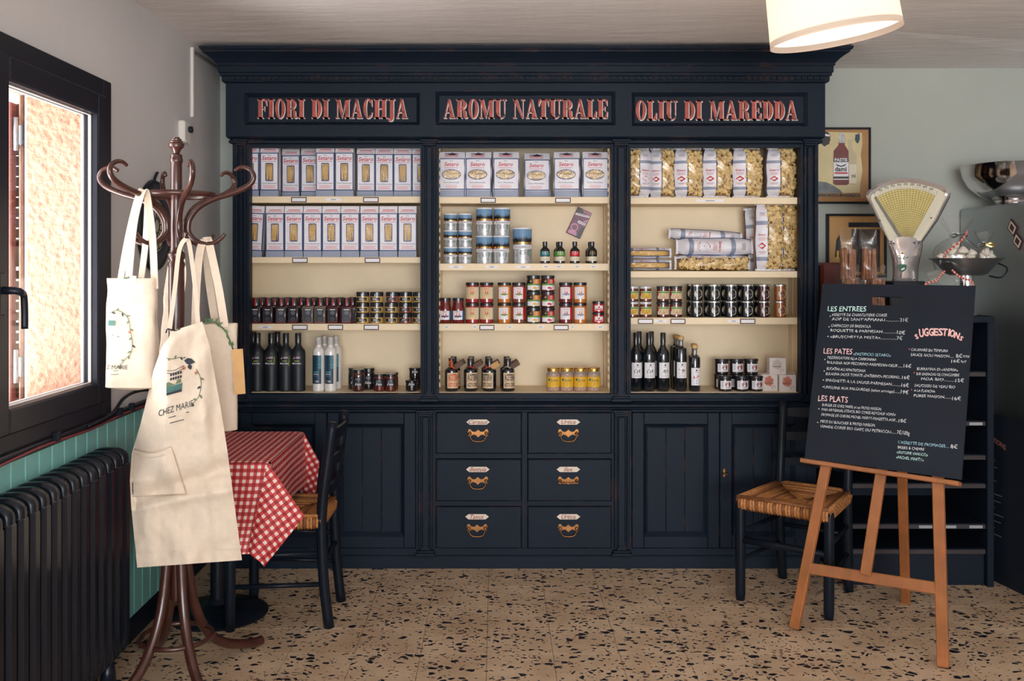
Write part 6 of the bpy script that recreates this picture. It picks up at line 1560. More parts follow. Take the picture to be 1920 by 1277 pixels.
def chalk(s, x0, y0, x1, y1, hpx, m, bold=-.004, group=None):
    (u0, v0), (u1, v1) = b_uv(x0, y0), b_uv(x1, y1); hv = b_uv(x0, y0 - hpx)[1] - v0
    vs, fs, w_ = text_data(s, bold=bold); sl = (v1 - v0) / (u1 - u0); k = (u1 - u0) / w_; kk = hv / .70
    rn = random.Random(len(s) * 7 + int(x0)); ph = rn.uniform(0, 6)
    jit = lambda x, y: .0011 * math.sin(x * 9 + ph) + .0006 * math.sin(x * 31 + ph)
    group.add([EP(u0 + x * k, v0 + sl * x * k + y * kk + jit(x, y), .0146) - co for x, y in vs], fs, m)
SEC = [('starters_writing', [
 ('LES ENTREES', 165, 203, 395, 204, 30, CH_M, .006), ('ASSIETTE DE CHARCUTERIE CORSE', 190, 231, 520, 235, 16, CH_W), ("AOP DE SANT'APPIANU............", 190, 257, 590, 264, 16, CH_W), ('21€', 597, 265, 645, 266, 21, CH_W),
 ('CARPACCIO DE BRESAOLA', 185, 296, 423, 302, 16, CH_W), ('ROQUETTE & PARMESAN.............', 182, 324, 575, 336, 16, CH_W), ('10€', 580, 340, 628, 341, 21, CH_W), ('«BRUSCHETTA MISTA»..............', 180, 361, 575, 372, 15, CH_W), ('7€', 578, 374, 612, 375, 21, CH_W),
 ('•', 176, 244, 183, 244, 20, CH_W), ('•', 169, 307, 176, 307, 20, CH_W), ('•', 163, 363, 170, 363, 20, CH_W)]),
 ('pasta_writing', [('LES PATES', 140, 456, 312, 461, 32, CH_P, .006), ('«PASTIFICIO SETARO»', 318, 466, 543, 475, 17, CH_B), ('MEZZIRIGATONI ALLA CARBONARA', 165, 486, 457, 501, 16, CH_W), ('BULAGNA AOP PECORINO-PARMESAN-OEUF.......', 162, 516, 615, 539, 16, CH_W), ('16€', 620, 540, 665, 542, 21, CH_W),
 ("BUCATINI ALL'AMATRICIANA", 160, 553, 392, 568, 16, CH_W), ('BULAGNA SAUCE TOMATE «DATERINO» PECORINO...', 155, 584, 605, 607, 16, CH_W), ('16€', 610, 608, 655, 611, 21, CH_W), ('SPAGHETTI A LA SAUGE-PARMESAN..........', 152, 622, 605, 652, 16, CH_W), ('16€', 607, 654, 650, 657, 21, CH_W), ('LINGUINE AUX PALOURDES (selon arrivage).......', 145, 664, 600, 694, 16, CH_W), ('19€', 603, 695, 648, 698, 21, CH_W),
 ('•', 145, 502, 152, 502, 20, CH_W), ('•', 141, 570, 148, 570, 20, CH_W), ('•', 135, 623, 142, 623, 20, CH_W), ('•', 134, 664, 141, 664, 20, CH_W)]),
 ('mains_writing', [('LES PLATS', 108, 739, 285, 750, 34, CH_P, .006), ('BURGER DE CHEZ MARIE et ses FRITES MAISON', 133, 770, 485, 797, 16, CH_W), ('PAIN ARTISANAL-STEACK BIO CORSE-KETCHUP «OMA»', 130, 798, 573, 830, 16, CH_W), ('FROMAGE DE CHEVRE MICHEL MARTY-PANZETTA AOP....', 128, 828, 585, 864, 16, CH_W), ('18€', 590, 868, 635, 871, 21, CH_W),
 ('PIECE DU BOUCHER & FRITES MAISON', 122, 869, 447, 894, 16, CH_W), ('VIANDE CORSE BIO GAEC DU PETRICCIU......', 120, 898, 575, 936, 16, CH_W), ('7€/100g', 580, 938, 655, 945, 23, CH_W), ('•', 109, 796, 116, 796, 20, CH_W), ('•', 101, 879, 108, 879, 20, CH_W)]),
 ('specials_writing', [('CALAMARS EN TEMPURA', 665, 440, 885, 448, 16, CH_W), ('SAUCE AIOLI MAISON.....', 662, 470, 920, 482, 16, CH_W), ('8€', 932, 482, 970, 482, 22, CH_W), ('ENTREE', 976, 479, 1014, 480, 12, CH_W), ('16€', 905, 510, 955, 511, 20, CH_W), ('PLAT', 963, 510, 995, 511, 12, CH_W), ('BURRATINA DI «ANDRIA»', 700, 555, 945, 562, 16, CH_W), ('SUR GASPACHO DE CONCOMBRE', 695, 585, 952, 594, 16, CH_W), ('NOA BIO.........', 725, 614, 925, 624, 16, CH_W), ('15€', 930, 627, 980, 628, 21, CH_W),
 ('SAUCISSES DE VEAU BIO', 685, 654, 928, 665, 16, CH_W), ('A LA PLANCHA', 682, 684, 808, 691, 16, CH_W), ('PUREE MAISON.......', 680, 714, 905, 727, 16, CH_W), ('16€', 910, 734, 962, 736, 21, CH_W), ('•', 649, 440, 657, 440, 24, CH_R), ('•', 678, 583, 686, 583, 24, CH_R), ('•', 663, 683, 671, 683, 24, CH_R)]),
 ('cheese_writing', [("L'ASSIETTE DE FROMAGES....", 588, 994, 890, 1020, 17, CH_B), ('8€', 900, 1024, 942, 1026, 23, CH_W), ('BREBIS & CHEVRE', 585, 1024, 743, 1038, 16, CH_W), ('«ANTOINE VANUCCI»', 578, 1053, 765, 1072, 17, CH_M), ('«MICHEL MARTY»', 575, 1084, 740, 1101, 17, CH_M)])]
for nm, lines in SEC:
    b = MB()
    for ln_ in lines: chalk(*ln_[:7], **({'bold': ln_[7]} if len(ln_) > 7 else {}), group=b)
    b.build(nm, cbd)
b = MB(); word = 'SUGGESTIONS'
xs_ = [703, 728, 755, 783, 811, 839, 864, 889, 907, 933, 957]; ys_ = [366, 356, 350, 348, 347, 347, 348, 350, 355, 364, 376]; hs_ = [27, 48, 46, 44, 42, 42, 42, 42, 42, 36, 26]; rt = [-.5, -.15, -.1, -.03, 0, .02, .05, .08, .12, .25, .5]
for ch_, x, y, h_, r_ in zip(word, xs_, ys_, hs_, rt):
    vs, fs, w_ = text_data(ch_, bold=.02); (u, v) = b_uv(x, y); hv = b_uv(x, y - h_)[1] - v; k = hv / .70; wk = min(k, .0085 * 2 / w_) if ch_ != 'I' else k
    for off, m_, z_ in ((.0012, CH_O, .0145), (0, CH_P, .0150)):
        b.add([EP(u + (a - w_ / 2) * wk * math.cos(r_) + c_ * k * math.sin(r_) + off, v - (a - w_ / 2) * wk * math.sin(r_) + c_ * k * math.cos(r_) - off, z_) - co for a, c_ in vs], fs, m_)
b.build('heading_writing', cbd)

# ================================================================ dark shelf unit behind the easel
UX0, UX1, UY0, UY1, UZ = 1.606, 2.265, 4.385, 4.93, 1.232
DKU = mat('black_shelf_unit', (20, 28, 40), .5, 0, .12, 6, 0, 60, .16); TRIM = mat('dark_brown_edge', (48, 40, 42), .5, 0, .15, 10)
un = thing('shelf_unit', 'low black open shelf unit behind the easel, next to the cabinet', 'shelf unit', ((UX0 + UX1) / 2, 4.5, 0)); uo = Vector(un.location)
def U(b, n): return b.build(n, un, -uo)
U(MB().box(UX0, UX0 + .02, UY0, UY1, 0, UZ, DKU, .002), 'side_panel'); U(MB().box(UX1 - .03, UX1, UY0 - .02, UY1, 0, UZ, DKU, .002), 'side_panel')
U(MB().box(UX0, UX1, UY1 - .012, UY1, 0, UZ, DKU), 'back_panel'); U(MB().box(UX0 - .003, UX1 + .003, UY0 - .022, UY1, UZ - .03, UZ, DKU, .003), 'top_board')
U(MB().box(UX0 + .02, UX1 - .03, UY0 + .01, UY0 + .03, 0, .16, DKU, .002), 'plinth')
for z in (.17, .285, .47, .60, .755, .98):
    s = U(MB().box(UX0 + .02, UX1 - .03, UY0, UY1 - .012, z - .022, z, DKU, .002), 'shelf')
    MB().box(UX0 + .02, UX1 - .03, UY0 - .004, UY0, z - .024, z - .004, TRIM, .001).build('shelf_edge', s)
    if z in (.285, .755):
        for x in (1.93, 2.04, 2.16): MB().box(x, x + .06, UY0 - .0055, UY0 - .004, z - .021, z - .008, mat('grey_tag', (150, 154, 160), .5)).build('price_tag', s)

# ================================================================ weighing scale
CYs = 4.44; sc_ = thing('weighing_scale', 'old chrome fan-shaped shop scale with yellow price dial', 'scale', (wx(1695, CYs), CYs, UZ)); so = Vector(sc_.location)
def Q(px, py, dy=0): return P(px, py, CYs) + Vector((dy * .50, dy, 0)) - so
fan = [(1665, 452), (1648, 420), (1624.5, 369), (1625, 361), (1630, 356), (1645, 346.5), (1663, 339), (1684, 334.5), (1703, 333.5), (1726, 336), (1748, 341), (1766, 347), (1778, 353.5), (1781.5, 360), (1780, 369), (1757, 413), (1729, 452)]
cen = Vector((1700, 398))
ins = [(cen.x + (x - cen.x) * .885, cen.y + 1.5 + (y - cen.y) * (.885 if y < 440 else .96)) for x, y in fan]
b = MB(); n = len(fan)
def ringm(a, ya, c, yc, m):
    b.add([Q(x, y, ya) for x, y in a] + [Q(x, y, yc) for x, y in c], [(i, (i + 1) % n, n + (i + 1) % n, n + i) for i in range(n)], m, True)
mid = [((x + u) / 2, (y + v) / 2) for (x, y), (u, v) in zip(fan, ins)]
ringm(fan, .0, mid, -.012, CHROMES); ringm(mid, -.012, ins, -.004, CHROMES); ringm(fan, .075, fan, .0, BLACK)
b.add([Q(x, y, .075) for x, y in fan], [tuple(range(n))], BLACK); b.build('fan_housing', sc_)
DIAL = mat('ivory_dial', (206, 200, 178), .5); YDI = mat('yellow_chart', (200, 184, 112), .5, 0, .06, 20)
b = MB(); b.add([Q(x, y, -.003) for x, y in ins], [tuple(range(n))], DIAL); dl = b.build('dial', sc_)
ax, ay = 1701, 464.0                      # pivot of the fan
def pol(r, a): return (ax + r * math.sin(a), ay - r * math.cos(a))
A0, A1, R0, R1 = -.55, .505, 21, 110
b = MB(); k_ = 20
for i in range(k_):
    a, c = A0 + (A1 - A0) * i / k_, A0 + (A1 - A0) * (i + 1) / k_
    b.poly([Q(*pol(R0, a), -.0045) for a in (a, c)] + [Q(*pol(R1, a), -.0045) for a in (c, a)], YDI)
b.build('yellow_chart', dl)
b = MB()
for i in range(19):
    a = A0 + (A1 - A0) * i / 18; b.tube([Q(*pol(R0, a), -.005), Q(*pol(R1, a * .93 + .02), -.005)], .0005, BRT, 4)
for i in range(22):
    r_ = R0 + (R1 - R0) * i / 21; b.tube([Q(*pol(r_, A0 + (A1 - A0) * j / 12), -.005) for j in range(13)], .0005, BRT, 4)
for i in range(24):
    a = A0 + (A1 - A0) * i / 23; b.tube([Q(*pol(112, a), -.005), Q(*pol(114.5, a), -.005)], .0005, DTEXT, 4)
for i, tx_ in enumerate(('0', '100', '200', '300', '400', '500', '600', '700', '800', '900', '1')):
    a = A0 + (A1 - A0) * i / 10; x, y = pol(116.5, a); vs, fs, w_ = text_data(tx_); b.add([Q(x + (u - w_ / 2) * 5.5, y - v * 6, -.005) for u, v in vs], fs, DTEXT)
b.build('chart_lines', dl)
b = MB(); p0, p1 = pol(46, -.50), pol(144, -.61); b.add([Q(*p, -.008) for p in ((1687, 448), (1693, 447), (1643, 368), (1639.5, 371))], [(0, 1, 2, 3)], mat('grey_pointer', (112, 108, 98), .4, .3)); b.build('pointer', sc_)
b = MB().add([Q(x, y, -.013) for x, y in [(cen.x + (x - cen.x) * .87, cen.y + 1.5 + (y - cen.y) * .87) for x, y in fan]], [tuple(range(n))], GLASS); b.build('dial_glass', sc_)
neck = [(1664.5, 1728, 450), (1665, 1728.5, 462), (1668, 1726, 474), (1672, 1722, 490), (1673, 1720, 510), (1672, 1719.5, 528)]
b = MB()
def nk(u, v):
    f = v * (len(neck) - 1); i = min(int(f), len(neck) - 2); t = f - i
    l = neck[i][0] + (neck[i + 1][0] - neck[i][0]) * t; r_ = neck[i][1] + (neck[i + 1][1] - neck[i][1]) * t; y = neck[i][2] + (neck[i + 1][2] - neck[i][2]) * t
    return Q(l + (r_ - l) * u, y - (6 * math.sin(PI * u) if v < .01 else 0), .02 - (.04 + .02 * math.sin(PI * v)) * math.sin(PI * u) ** .7)
b.grid(nk, 16, 14, CHROMES); b.grid(lambda u, v: nk(u, v) * Vector((1, 0, 1)).length / Vector((1, 0, 1)).length if False else Vector((nk(u, v).x + .5 * (.075 - nk(u, v).y), .075, nk(u, v).z)), 2, 6, BLACK)
b.grid(lambda u, v: Vector((nk(1, u).x + .5 * (.075 - nk(1, u).y) * v, nk(1, u).y + (.075 - nk(1, u).y) * v, nk(1, u).z)), 8, 1, BLACK); b.grid(lambda u, v: Vector((nk(0, u).x + .5 * (.075 - nk(0, u).y) * (1 - v), .075 - (.075 - nk(0, u).y) * v, nk(0, u).z)), 8, 1, BLACK)
b.build('chrome_neck', sc_)
b = MB(); EMB = mat('green_emblem', (36, 92, 70), .4)
b.poly([Q(x, y, -.0475) for x, y in ((1686, 496), (1701, 496), (1702, 500), (1700, 506), (1694, 510), (1688, 506), (1685, 500))], EMB); b.poly([Q(x, y, -.048) for x, y in ((1691, 504), (1697, 502), (1698, 504), (1692, 507))], WHITE)
rn = random.Random(5)
for k in range(9): x, y, a = rn.uniform(1684, 1703), rn.uniform(473, 486), rn.uniform(0, 6.28); b.poly([Q(x + 4 * math.cos(a), y + 4 * math.sin(a), -.0495), Q(x + 2 * math.cos(a + 1.2), y + 2 * math.sin(a + 1.2), -.0495), Q(x - 4 * math.cos(a), y - 4 * math.sin(a), -.0495)], (EMB, LEAFG, GOLD)[k % 3])
b.build('emblem', sc_)
b = MB()
for x, y in ((1671, 457), (1676, 456.5), (1715.5, 455), (1723, 455.5), (1650.5, 413.5), (1746.5, 409), (1674.5, 524.5), (1714.5, 524)): b.ball(Q(x, y, -.016), .0035, .003, .0035, BLACK, 8, 4)
b.build('screw', sc_)
b = MB().box(wx(1668, CYs) - so.x, wx(1726, CYs) - so.x, -.05, .10, wz(535, CYs) - so.z, wz(527, CYs) - so.z, BLACK, .003)
b.box(wx(1660, CYs) - so.x, wx(1732, CYs) - so.x, -.06, .12, .012, wz(535, CYs) - so.z, BLACK, .01).box(-.075, .075, -.07, .14, 0, .014, BLACK, .004); b.build('base', sc_)

# steel pan with its post, standing on the unit
PY = 4.46; pn = thing('scale_pan', 'round steel scale pan on a chrome post right of the dial', 'pan', (wx(1812, PY), PY, UZ)); zr_ = wz(485, PY) - UZ
R_ = 65 * PY / F
MB().lathe([(0, zr_ - .078), (R_ * .42, zr_ - .078), (R_ * .55, zr_ - .07), (R_ * .82, zr_ - .02), (R_, zr_), (R_ + .002, zr_ + .002), (R_ - .004, zr_ - .001), (R_ * .8, zr_ - .018), (R_ * .5, zr_ - .066), (0, zr_ - .072)], STEEL, 36, ang=50).build('pan', pn)
MB().lathe([(.05, 0), (.05, .01), (.030, .014), (.028, zr_ - .078)], CHROME, 20).build('post', pn)
MB().tube(smoothed([(R_ * .7, -.06, zr_ - .02), (R_ * .85, -.10, zr_ - .045), (R_ * .68, -.10, zr_ - .085), (R_ * .5, -.05, zr_ - .08)], 4), .004, BLACK, 6).build('handle', pn)

# ---- clear bags of meringues and biscuits
MER = mat('meringue', (232, 222, 208), .7, 0, .05, 40); BISC = mat('biscuit_brown', (156, 104, 72), .65, 0, .3, 40); TWR = mat('red_twine', (214, 84, 66), .7); TWW = mat('white_twine', (236, 216, 206), .7)
def meringue(b, c, s_, tilt):
    R = Matrix.Rotation(tilt, 3, 'X') @ Matrix.Rotation(tilt * 1.7, 3, 'Y')
    b.lathe([(0, -s_ * .5), (s_ * .8, -s_ * .48), (s_, -s_ * .2), (s_ * .93, -s_ * .05), (s_ * .80, 0), (s_ * .84, s_ * .12), (s_ * .66, s_ * .3), (s_ * .52, s_ * .34), (s_ * .54, s_ * .44), (s_ * .3, s_ * .62), (s_ * .2, s_ * .66), (0, s_ * .95)], MER, 12, xf=lambda p: Vector(c) + R @ p, ang=80)
def twine(b, pts, r_=.0042):
    pl = smoothed(pts, 8); n = len(pl)
    for i in range(0, n - 1): b.tube([pl[i], pl[i + 1]], r_ * (1 + .15 * (i % 2)), TWR if (i // 1) % 3 else TWW, 6)
def gift_bag(label, loc, w_, h, d, fill, ntw, seed, neck=.62, ribbon=None):
    """filled cellophane bag gathered at the neck"""
    t = thing('sweet_bag', label, 'bag', loc, 0, 'cellophane bags of meringues'); rn = random.Random(seed)
    b = MB()
    for c, s_ in fill: meringue(b, c, s_, rn.uniform(-.9, .9))
    b.build('meringues', t)
    def S_(u, v):
        a = 2 * PI * u
        if v < neck: k = (1 - (max(0, v / neck - .45) / .55) ** 2 * .84) * (.9 + .1 * min(1, v / .1))
        else: k = .16 + .62 * ((v - neck) / (1 - neck)) ** .8
        k *= 1 + .10 * math.sin(a * 5 + seed) * v + .05 * math.sin(a * 11 + v * 5)
        return Vector((w_ / 2 * k * math.cos(a), d / 2 * k * math.sin(a) * (1 if v < neck else .35), h * v + .006 * math.sin(a * 4 + seed) * v))
    MB().grid(S_, 30, 18, FILM).build('cellophane', t)
    if ribbon:
        b = MB(); z = h * neck; rib = mat('dark_ribbon', (50, 46, 46), .4)
        for sx in (-1, 1): b.tube(smoothed([(0, -.012, z), (sx * .02, -.022, z + .006), (sx * .040, -.018, z - .001), (sx * .025, -.02, z - .01), (0, -.012, z)], 4), 0, rib if sx < 0 else (GOLD if ribbon == 2 else rib), flat=(.006, .001, (0, 0, 1)))
        b.build('ribbon', t)
    if ntw:
        b = MB(); twine(b, ntw); b.build('twine', t)
    return t
zp = UZ + zr_; px_ = wx(1812, PY)
gift_bag('clear bag of meringues with red twine on the steel pan', (px_ - .05, PY - .01, zp - .052), .20, .235, .18, [((x, y, z), s_) for x, y, z, s_ in ((-.05, -.04, .05, .026), (0, -.05, .052, .027), (.045, -.045, .052, .026), (-.03, -.02, .085, .025), (.015, -.03, .09, .026), (.06, -.02, .078, .024), (-.07, 0, .06, .022), (.0, .01, .11, .024), (.03, .02, .05, .03), (-.03, .02, .05, .03))], [(-.075, -.05, .045), (-.082, -.055, .075), (-.055, -.075, .10), (-.01, -.065, .135), (.022, -.045, .165), (.032, -.03, .178)], 1, .68, 1)
gift_bag('clear bag of meringues tied with a black and gold ribbon', (px_ + .098, PY + .03, zp - .030), .12, .155, .12, [((x, y, z), s_) for x, y, z, s_ in ((-.025, -.025, .035, .025), (.02, -.025, .036, .026), (0, -.01, .06, .024), (.03, .01, .05, .022))], None, 2, .62, 2)
gift_bag('clear bag of meringues with red twine, low, left of the chrome post', (wx(1752, 4.38), 4.385, UZ + .001), .12, .20, .10, [((x, y, z), s_) for x, y, z, s_ in ((-.02, -.02, .03, .028), (.022, -.02, .03, .028), (0, -.01, .075, .028), (-.015, -.02, .115, .026), (.02, -.02, .112, .024))], [(-.072, -.03, .125), (-.05, -.045, .15), (-.01, -.045, .162), (.01, -.04, .185), (.035, -.03, .205)], 3, .78)
gift_bag('clear bag of meringues with red twine, low, right of the chrome post', (wx(1800, 4.37), 4.375, UZ + .001), .12, .19, .10, [((x, y, z), s_) for x, y, z, s_ in ((-.02, -.02, .03, .028), (.022, -.02, .03, .028), (0, -.01, .075, .028), (-.015, -.02, .108, .024), (.02, -.02, .105, .024))], [(-.055, -.045, .21), (-.03, -.05, .185), (0, -.05, .17), (.035, -.045, .158), (.042, -.04, .13), (.04, -.04, .11)], 4, .80)
def biscuit_bag(label, px, pyt, Y, w_, seed, h):
    t = thing('biscuit_bag', label, 'bag', (wx(px, Y), Y, UZ), 0, 'cellophane bags of biscuits'); rn = random.Random(seed)
    b = MB(); hb = h * .80
    for k in range(2):
        for j in range(5):
            ll = (hb - .016) / 2 * rn.uniform(.92, 1.0); z = .008 + k * (hb - .016) / 2; x = (-.5 + (j + .5) / 5) * w_ * .8; a_ = rn.uniform(-.05, .05); y = rn.uniform(-.022, -.012)
            b.box(-w_ * .07, w_ * .07, -.008, .03, 0, ll, BISC, .005, xf=lambda p: Vector((x, y, z)) + Matrix.Rotation(a_, 3, 'Y') @ p)
    b.build('biscuits', t)
    def S_(u, v):
        a = 2 * PI * u; k = 1.0 if v < .75 else 1 + .15 * (v - .75) / .25
        dpt = .034 * (1 if v < .7 else max(.12, 1 - (v - .7) / .3))
        return Vector((w_ / 2 * k * math.copysign(abs(math.cos(a)) ** .6, math.cos(a)), dpt * math.copysign(abs(math.sin(a)) ** .7, math.sin(a)) + .006 * math.sin(v * 20 + u * 9), h * v + .01 * math.sin(a * 3 + seed) * v ** 4))
    MB().grid(S_, 28, 18, FILM).build('cellophane', t)
hB = lambda py, Y: wz(py, Y) - UZ
biscuit_bag('tall clear bag of brown biscuits, left of the two beside the scale', 1590, 428, 4.50, .078, 1, hB(428, 4.50))
biscuit_bag('tall clear bag of brown biscuits directly left of the scale', 1628, 428, 4.49, .080, 2, hB(428, 4.49))
biscuit_bag('short clear bag of biscuits in front, left of the two', 1596, 498, 4.40, .066, 3, hB(498, 4.40))
biscuit_bag('short clear bag of biscuits in front, right of the two', 1645, 500, 4.40, .070, 4, hB(500, 4.40))
MAHO = mat('red_brown_wood', (104, 48, 40), .3, 0, .2, 8)
t = thing('wooden_box', 'glossy red-brown wooden box at the cabinet edge beside the biscuits', 'box', (wx(1557, 4.78), 4.80, UZ))
MB().box(-.055, .052, -.05, .06, 0, hB(492, 4.56), MAHO, .014).build('box_body', t); MB().box(-.04, .04, -.054, -.05, .03, .09, BRASS, .002).build('metal_plate', t)

# ================================================================ posters on the back wall
def poster(label, x0, x1, y0, y1, bgm):
    Y = YB - .02; X0, X1, z0, z1 = wx(x0, Y), wx(x1, Y), wz(y1, Y), wz(y0, Y)
    t = thing('framed_poster', label, 'poster', ((X0 + X1) / 2, Y, (z0 + z1) / 2)); o = Vector(t.location)
    b = MB(); f = .011
    for (a, c, d, e) in ((X0, X1, z0, z0 + f), (X0, X1, z1 - f, z1), (X0, X0 + f, z0 + f, z1 - f), (X1 - f, X1, z0 + f, z1 - f)): b.box(a, c, Y - .008, Y + .018, d, e, BLACK, .002)
    b.build('frame', t, -o); MB().box(X0 + f, X1 - f, Y, Y + .006, z0 + f, z1 - f, bgm).build('sheet', t, -o)
    return t, o, Y
POCH = mat('ochre_paper', (170, 124, 74), .6, 0, .12, 12); PCRM = mat('cream_paper', (214, 198, 150), .6, 0, .08, 12); RUM = mat('red_brown_ink', (112, 44, 42), .5, 0, .2, 20); PGRY = mat('grey_ink_paper', (196, 182, 150), .6)
t, o, Y = poster('framed drink poster with a red-brown bottle, upper one on the back wall', 1508, 1632.5, 239, 382, POCH)
b = MB(); pp = lambda x, y, d=.001: P(x, y, Y - d) - o
def PG(pts, m, d=.001): b.poly([pp(x, y, d) for x, y in pts], m)
PG([(1526, 250), (1548, 247), (1580, 248), (1616, 249), (1617, 268), (1614, 290), (1617, 320), (1613, 345), (1612, 361), (1580, 362), (1550, 361), (1527, 362), (1529, 320)], PCRM)
PG([(1590, 262), (1597, 262), (1598, 280), (1606, 290), (1607, 346), (1590, 346)], PGRY, .0015); PG([(1592, 308), (1606, 308), (1606, 344), (1592, 344)], CRL, .0018)
vs, fs, w_ = text_data('ni', bold=.02); b.add([pp(1597 + x * 11, 333 - y * 11, .0022) for x, y in vs], fs, DTEXT)
PG([(1573, 250), (1583, 250), (1584, 272), (1591, 283), (1592, 344), (1588, 347), (1566, 347), (1562, 344), (1563, 283), (1572, 272)], RUM, .002); PG([(1573, 250), (1583, 250), (1583.5, 268), (1572.5, 268)], SILV, .0025)
PG([(1563, 297), (1591, 297), (1591, 304), (1563, 304)], BLK, .0025); PG([(1563, 304), (1591, 304), (1591, 337), (1563, 337)], WHITE, .0025); PG([(1565, 323), (1589, 323), (1589, 326), (1565, 326)], RED, .003); PG([(1563, 331), (1591, 331), (1591, 335), (1563, 335)], BLK, .003); PG([(1566, 307), (1577, 311), (1588, 307), (1584, 311), (1577, 313), (1570, 311)], BLK, .003)
for (s_, x, y, wd, sz_, m_) in (('PASTIS', 1565, 302.5, 24, 6.5, WHITE), ('dami', 1565.5, 321, 22, 12, BLK), ('SEMPRE FATTU IN CORSICA', 1524, 368.5, 90, 7.5, NAVL)):
    vs, fs, w_ = text_data(s_, bold=.03); k = wd / w_; b.add([pp(x + u * k, y - v * max(k, sz_), .0034) for u, v in vs], fs, m_)
PG([(1604, 252), (1608, 252), (1611, 249), (1612, 254), (1612, 262), (1609, 269), (1606, 268), (1603, 262)], NAVL, .002)
PG([(1538, 252), (1545, 246), (1553, 248), (1557, 254), (1556.5, 260), (1557.5, 263), (1555.5, 265), (1555, 270), (1550, 272), (1546, 275), (1538, 268)], BLK, .002); PG([(1539, 254), (1545, 250), (1556, 253), (1556, 256), (1545, 255), (1540, 259)], WHITE, .0025)
PG([(1527, 362), (1527, 342), (1536, 340), (1550, 342), (1563, 348), (1575, 356), (1580, 362)], mat('grey_blue_ink', (110, 118, 120), .6, 0, .3, 20), .0018)
b.build('print', t)
MB().box(wx(1520, Y) - o.x, wx(1628, Y) - o.x, -.0052, -.0046, wz(377, Y) - o.z, wz(244, Y) - o.z, GLASS).build('pane', t)
t, o, Y = poster('framed ochre poster half hidden behind the biscuit bags and scale', 1550, 1662, 401, 520, POCH)
b = MB()
PG([(1556, 408), (1656, 407), (1656, 512), (1556, 512)], mat('tan_paper', (196, 150, 92), .6, 0, .1, 12)); PG([(1591, 417), (1650, 417), (1650, 426), (1591, 426)], BLK, .0015); PG([(1596, 430), (1650, 430), (1650, 510), (1600, 510)], mat('dark_brown_ink', (60, 52, 50), .6, 0, .2, 20), .0015)
PG([(1568, 450), (1574, 440), (1577, 460), (1576, 482), (1565, 482)], BLK, .002); PG([(1569, 470), (1573, 470), (1572, 487), (1569, 487)], YEL, .0025)
vs, fs, w_ = text_data('MARIE BRIZARD'); b.add([pp(1595 + u * 48 / w_, 424.5 - v * 6, .002) for u, v in text_data('ABSINTHE')[0]], text_data('ABSINTHE')[1], CRL) if False else None
b.build('print', t)

# ================================================================ refrigerator, bowl, leaning board
frg = thing('refrigerator', 'tall stainless steel refrigerator at the right edge', 'refrigerator', (2.76, 4.56, 0))
FX, FYa, FYb, FH = 2.41, 4.16, 4.99, 1.755
MB().box(FX - 2.76, .33, FYa - 4.56 + .05, FYb - 4.56, .05, FH, STEEL, .012).build('body', frg)
MB().box(FX - 2.76, .33, FYa - 4.56, FYa - 4.56 + .045, .12, FH - .01, STEEL, .010).build('door', frg)
MB().tube([(-.27, FYa - 4.60, .7), (-.27, FYa - 4.60, 1.35)], .012, CHROME, 10).build('door_handle', frg)
for x in (-.26, .26):
    for y in (-.3, .36): MB().lathe([(.02, 0), (.02, .055)], BLACK, 10, (x, y, 0)).build('foot', frg)
MAGB = mat('magnet_maroon', (70, 28, 46), .4)
for k, (px, py, yy) in enumerate(((1899.5, 427, None), (1909.5, 452.5, None))):
    Yk = FX * F / (px - CX); c = Vector((FX - .002, Yk, wz(py, Yk)))
    m_ = thing('fridge_magnet', f'small square dark-edged magnet, {("upper", "lower")[k]} one on the refrigerator side', 'magnet', tuple(c), 0, 'fridge magnets')
    rt_ = Matrix.Rotation(.62, 3, 'X')
    for nm, s_, x0_, mm in (('border', .026, -.003, MAGB), ('card', .021, -.0035, CRL), ('picture', .013, -.004, MAGB)):
        MB().box(x0_, .002 if nm == 'border' else -.003, -s_ * 1.35, s_ * 1.35, -s_, s_, mm, .0004, xf=lambda p: rt_ @ p).build(nm, m_)
BYc = 4.80; bw = thing('steel_bowl', 'large polished steel bowl on a foot standing on the refrigerator', 'bowl', (wx(1899, BYc), BYc, FH)); zr_ = wz(311, BYc) - FH; R_ = 90 * BYc / F
MB().lathe([(R_ * .36, .03), (R_ * .62, .055), (R_ * .84, .10), (R_ * .96, .15), (R_, zr_), (R_ + .004, zr_ + .003), (R_ - .006, zr_ - .002), (R_ * .93, .15), (R_ * .8, .10), (R_ * .5, .055), (0, .04)], CHROME, 48, ang=50).build('bowl', bw)
MB().lathe([(R_ * .46, 0), (R_ * .47, .006), (R_ * .36, .012), (R_ * .33, .022), (R_ * .40, .032)], CHROME, 40, ang=60).build('foot_ring', bw)
# second menu board leaning against the refrigerator
lb = thing('menu_board', 'second black menu board leaning in the dark by the refrigerator', 'chalkboard', (2.36, 4.35, 0)); o = Vector(lb.location)
q0, q1, q2, q3 = Vector((2.298, 4.62, 0)), Vector((2.398, 3.98, 0)), Vector((2.398 - .004, 3.98 + .008, .775)), Vector((2.298 - .004, 4.62 + .008, .775))
nn = (q1 - q0).cross(q3 - q0).normalized() * .014
if nn.x > 0: nn = -nn
b = MB(); b.prism([p - o for p in (q0, q1, q2, q3)], nn, SLATE); b.build('slate', lb)
def lp(u, v): return q0 * (1 - u) * (1 - v) + q1 * u * (1 - v) + q2 * u * v + q3 * (1 - u) * v + nn * 1.12 - o
b = MB(); vs, fs, w_ = text_data('SUGGESTIONS', bold=.02); b.add([lp(.10 + .30 * x / w_, .80 + .042 * y + .03 * math.sin(PI * x / w_)) for x, y in vs], fs, mat('shaded_chalk', (176, 110, 96), .9))  # chalk colour dimmed for the shade the board leans in
rn = random.Random(3)
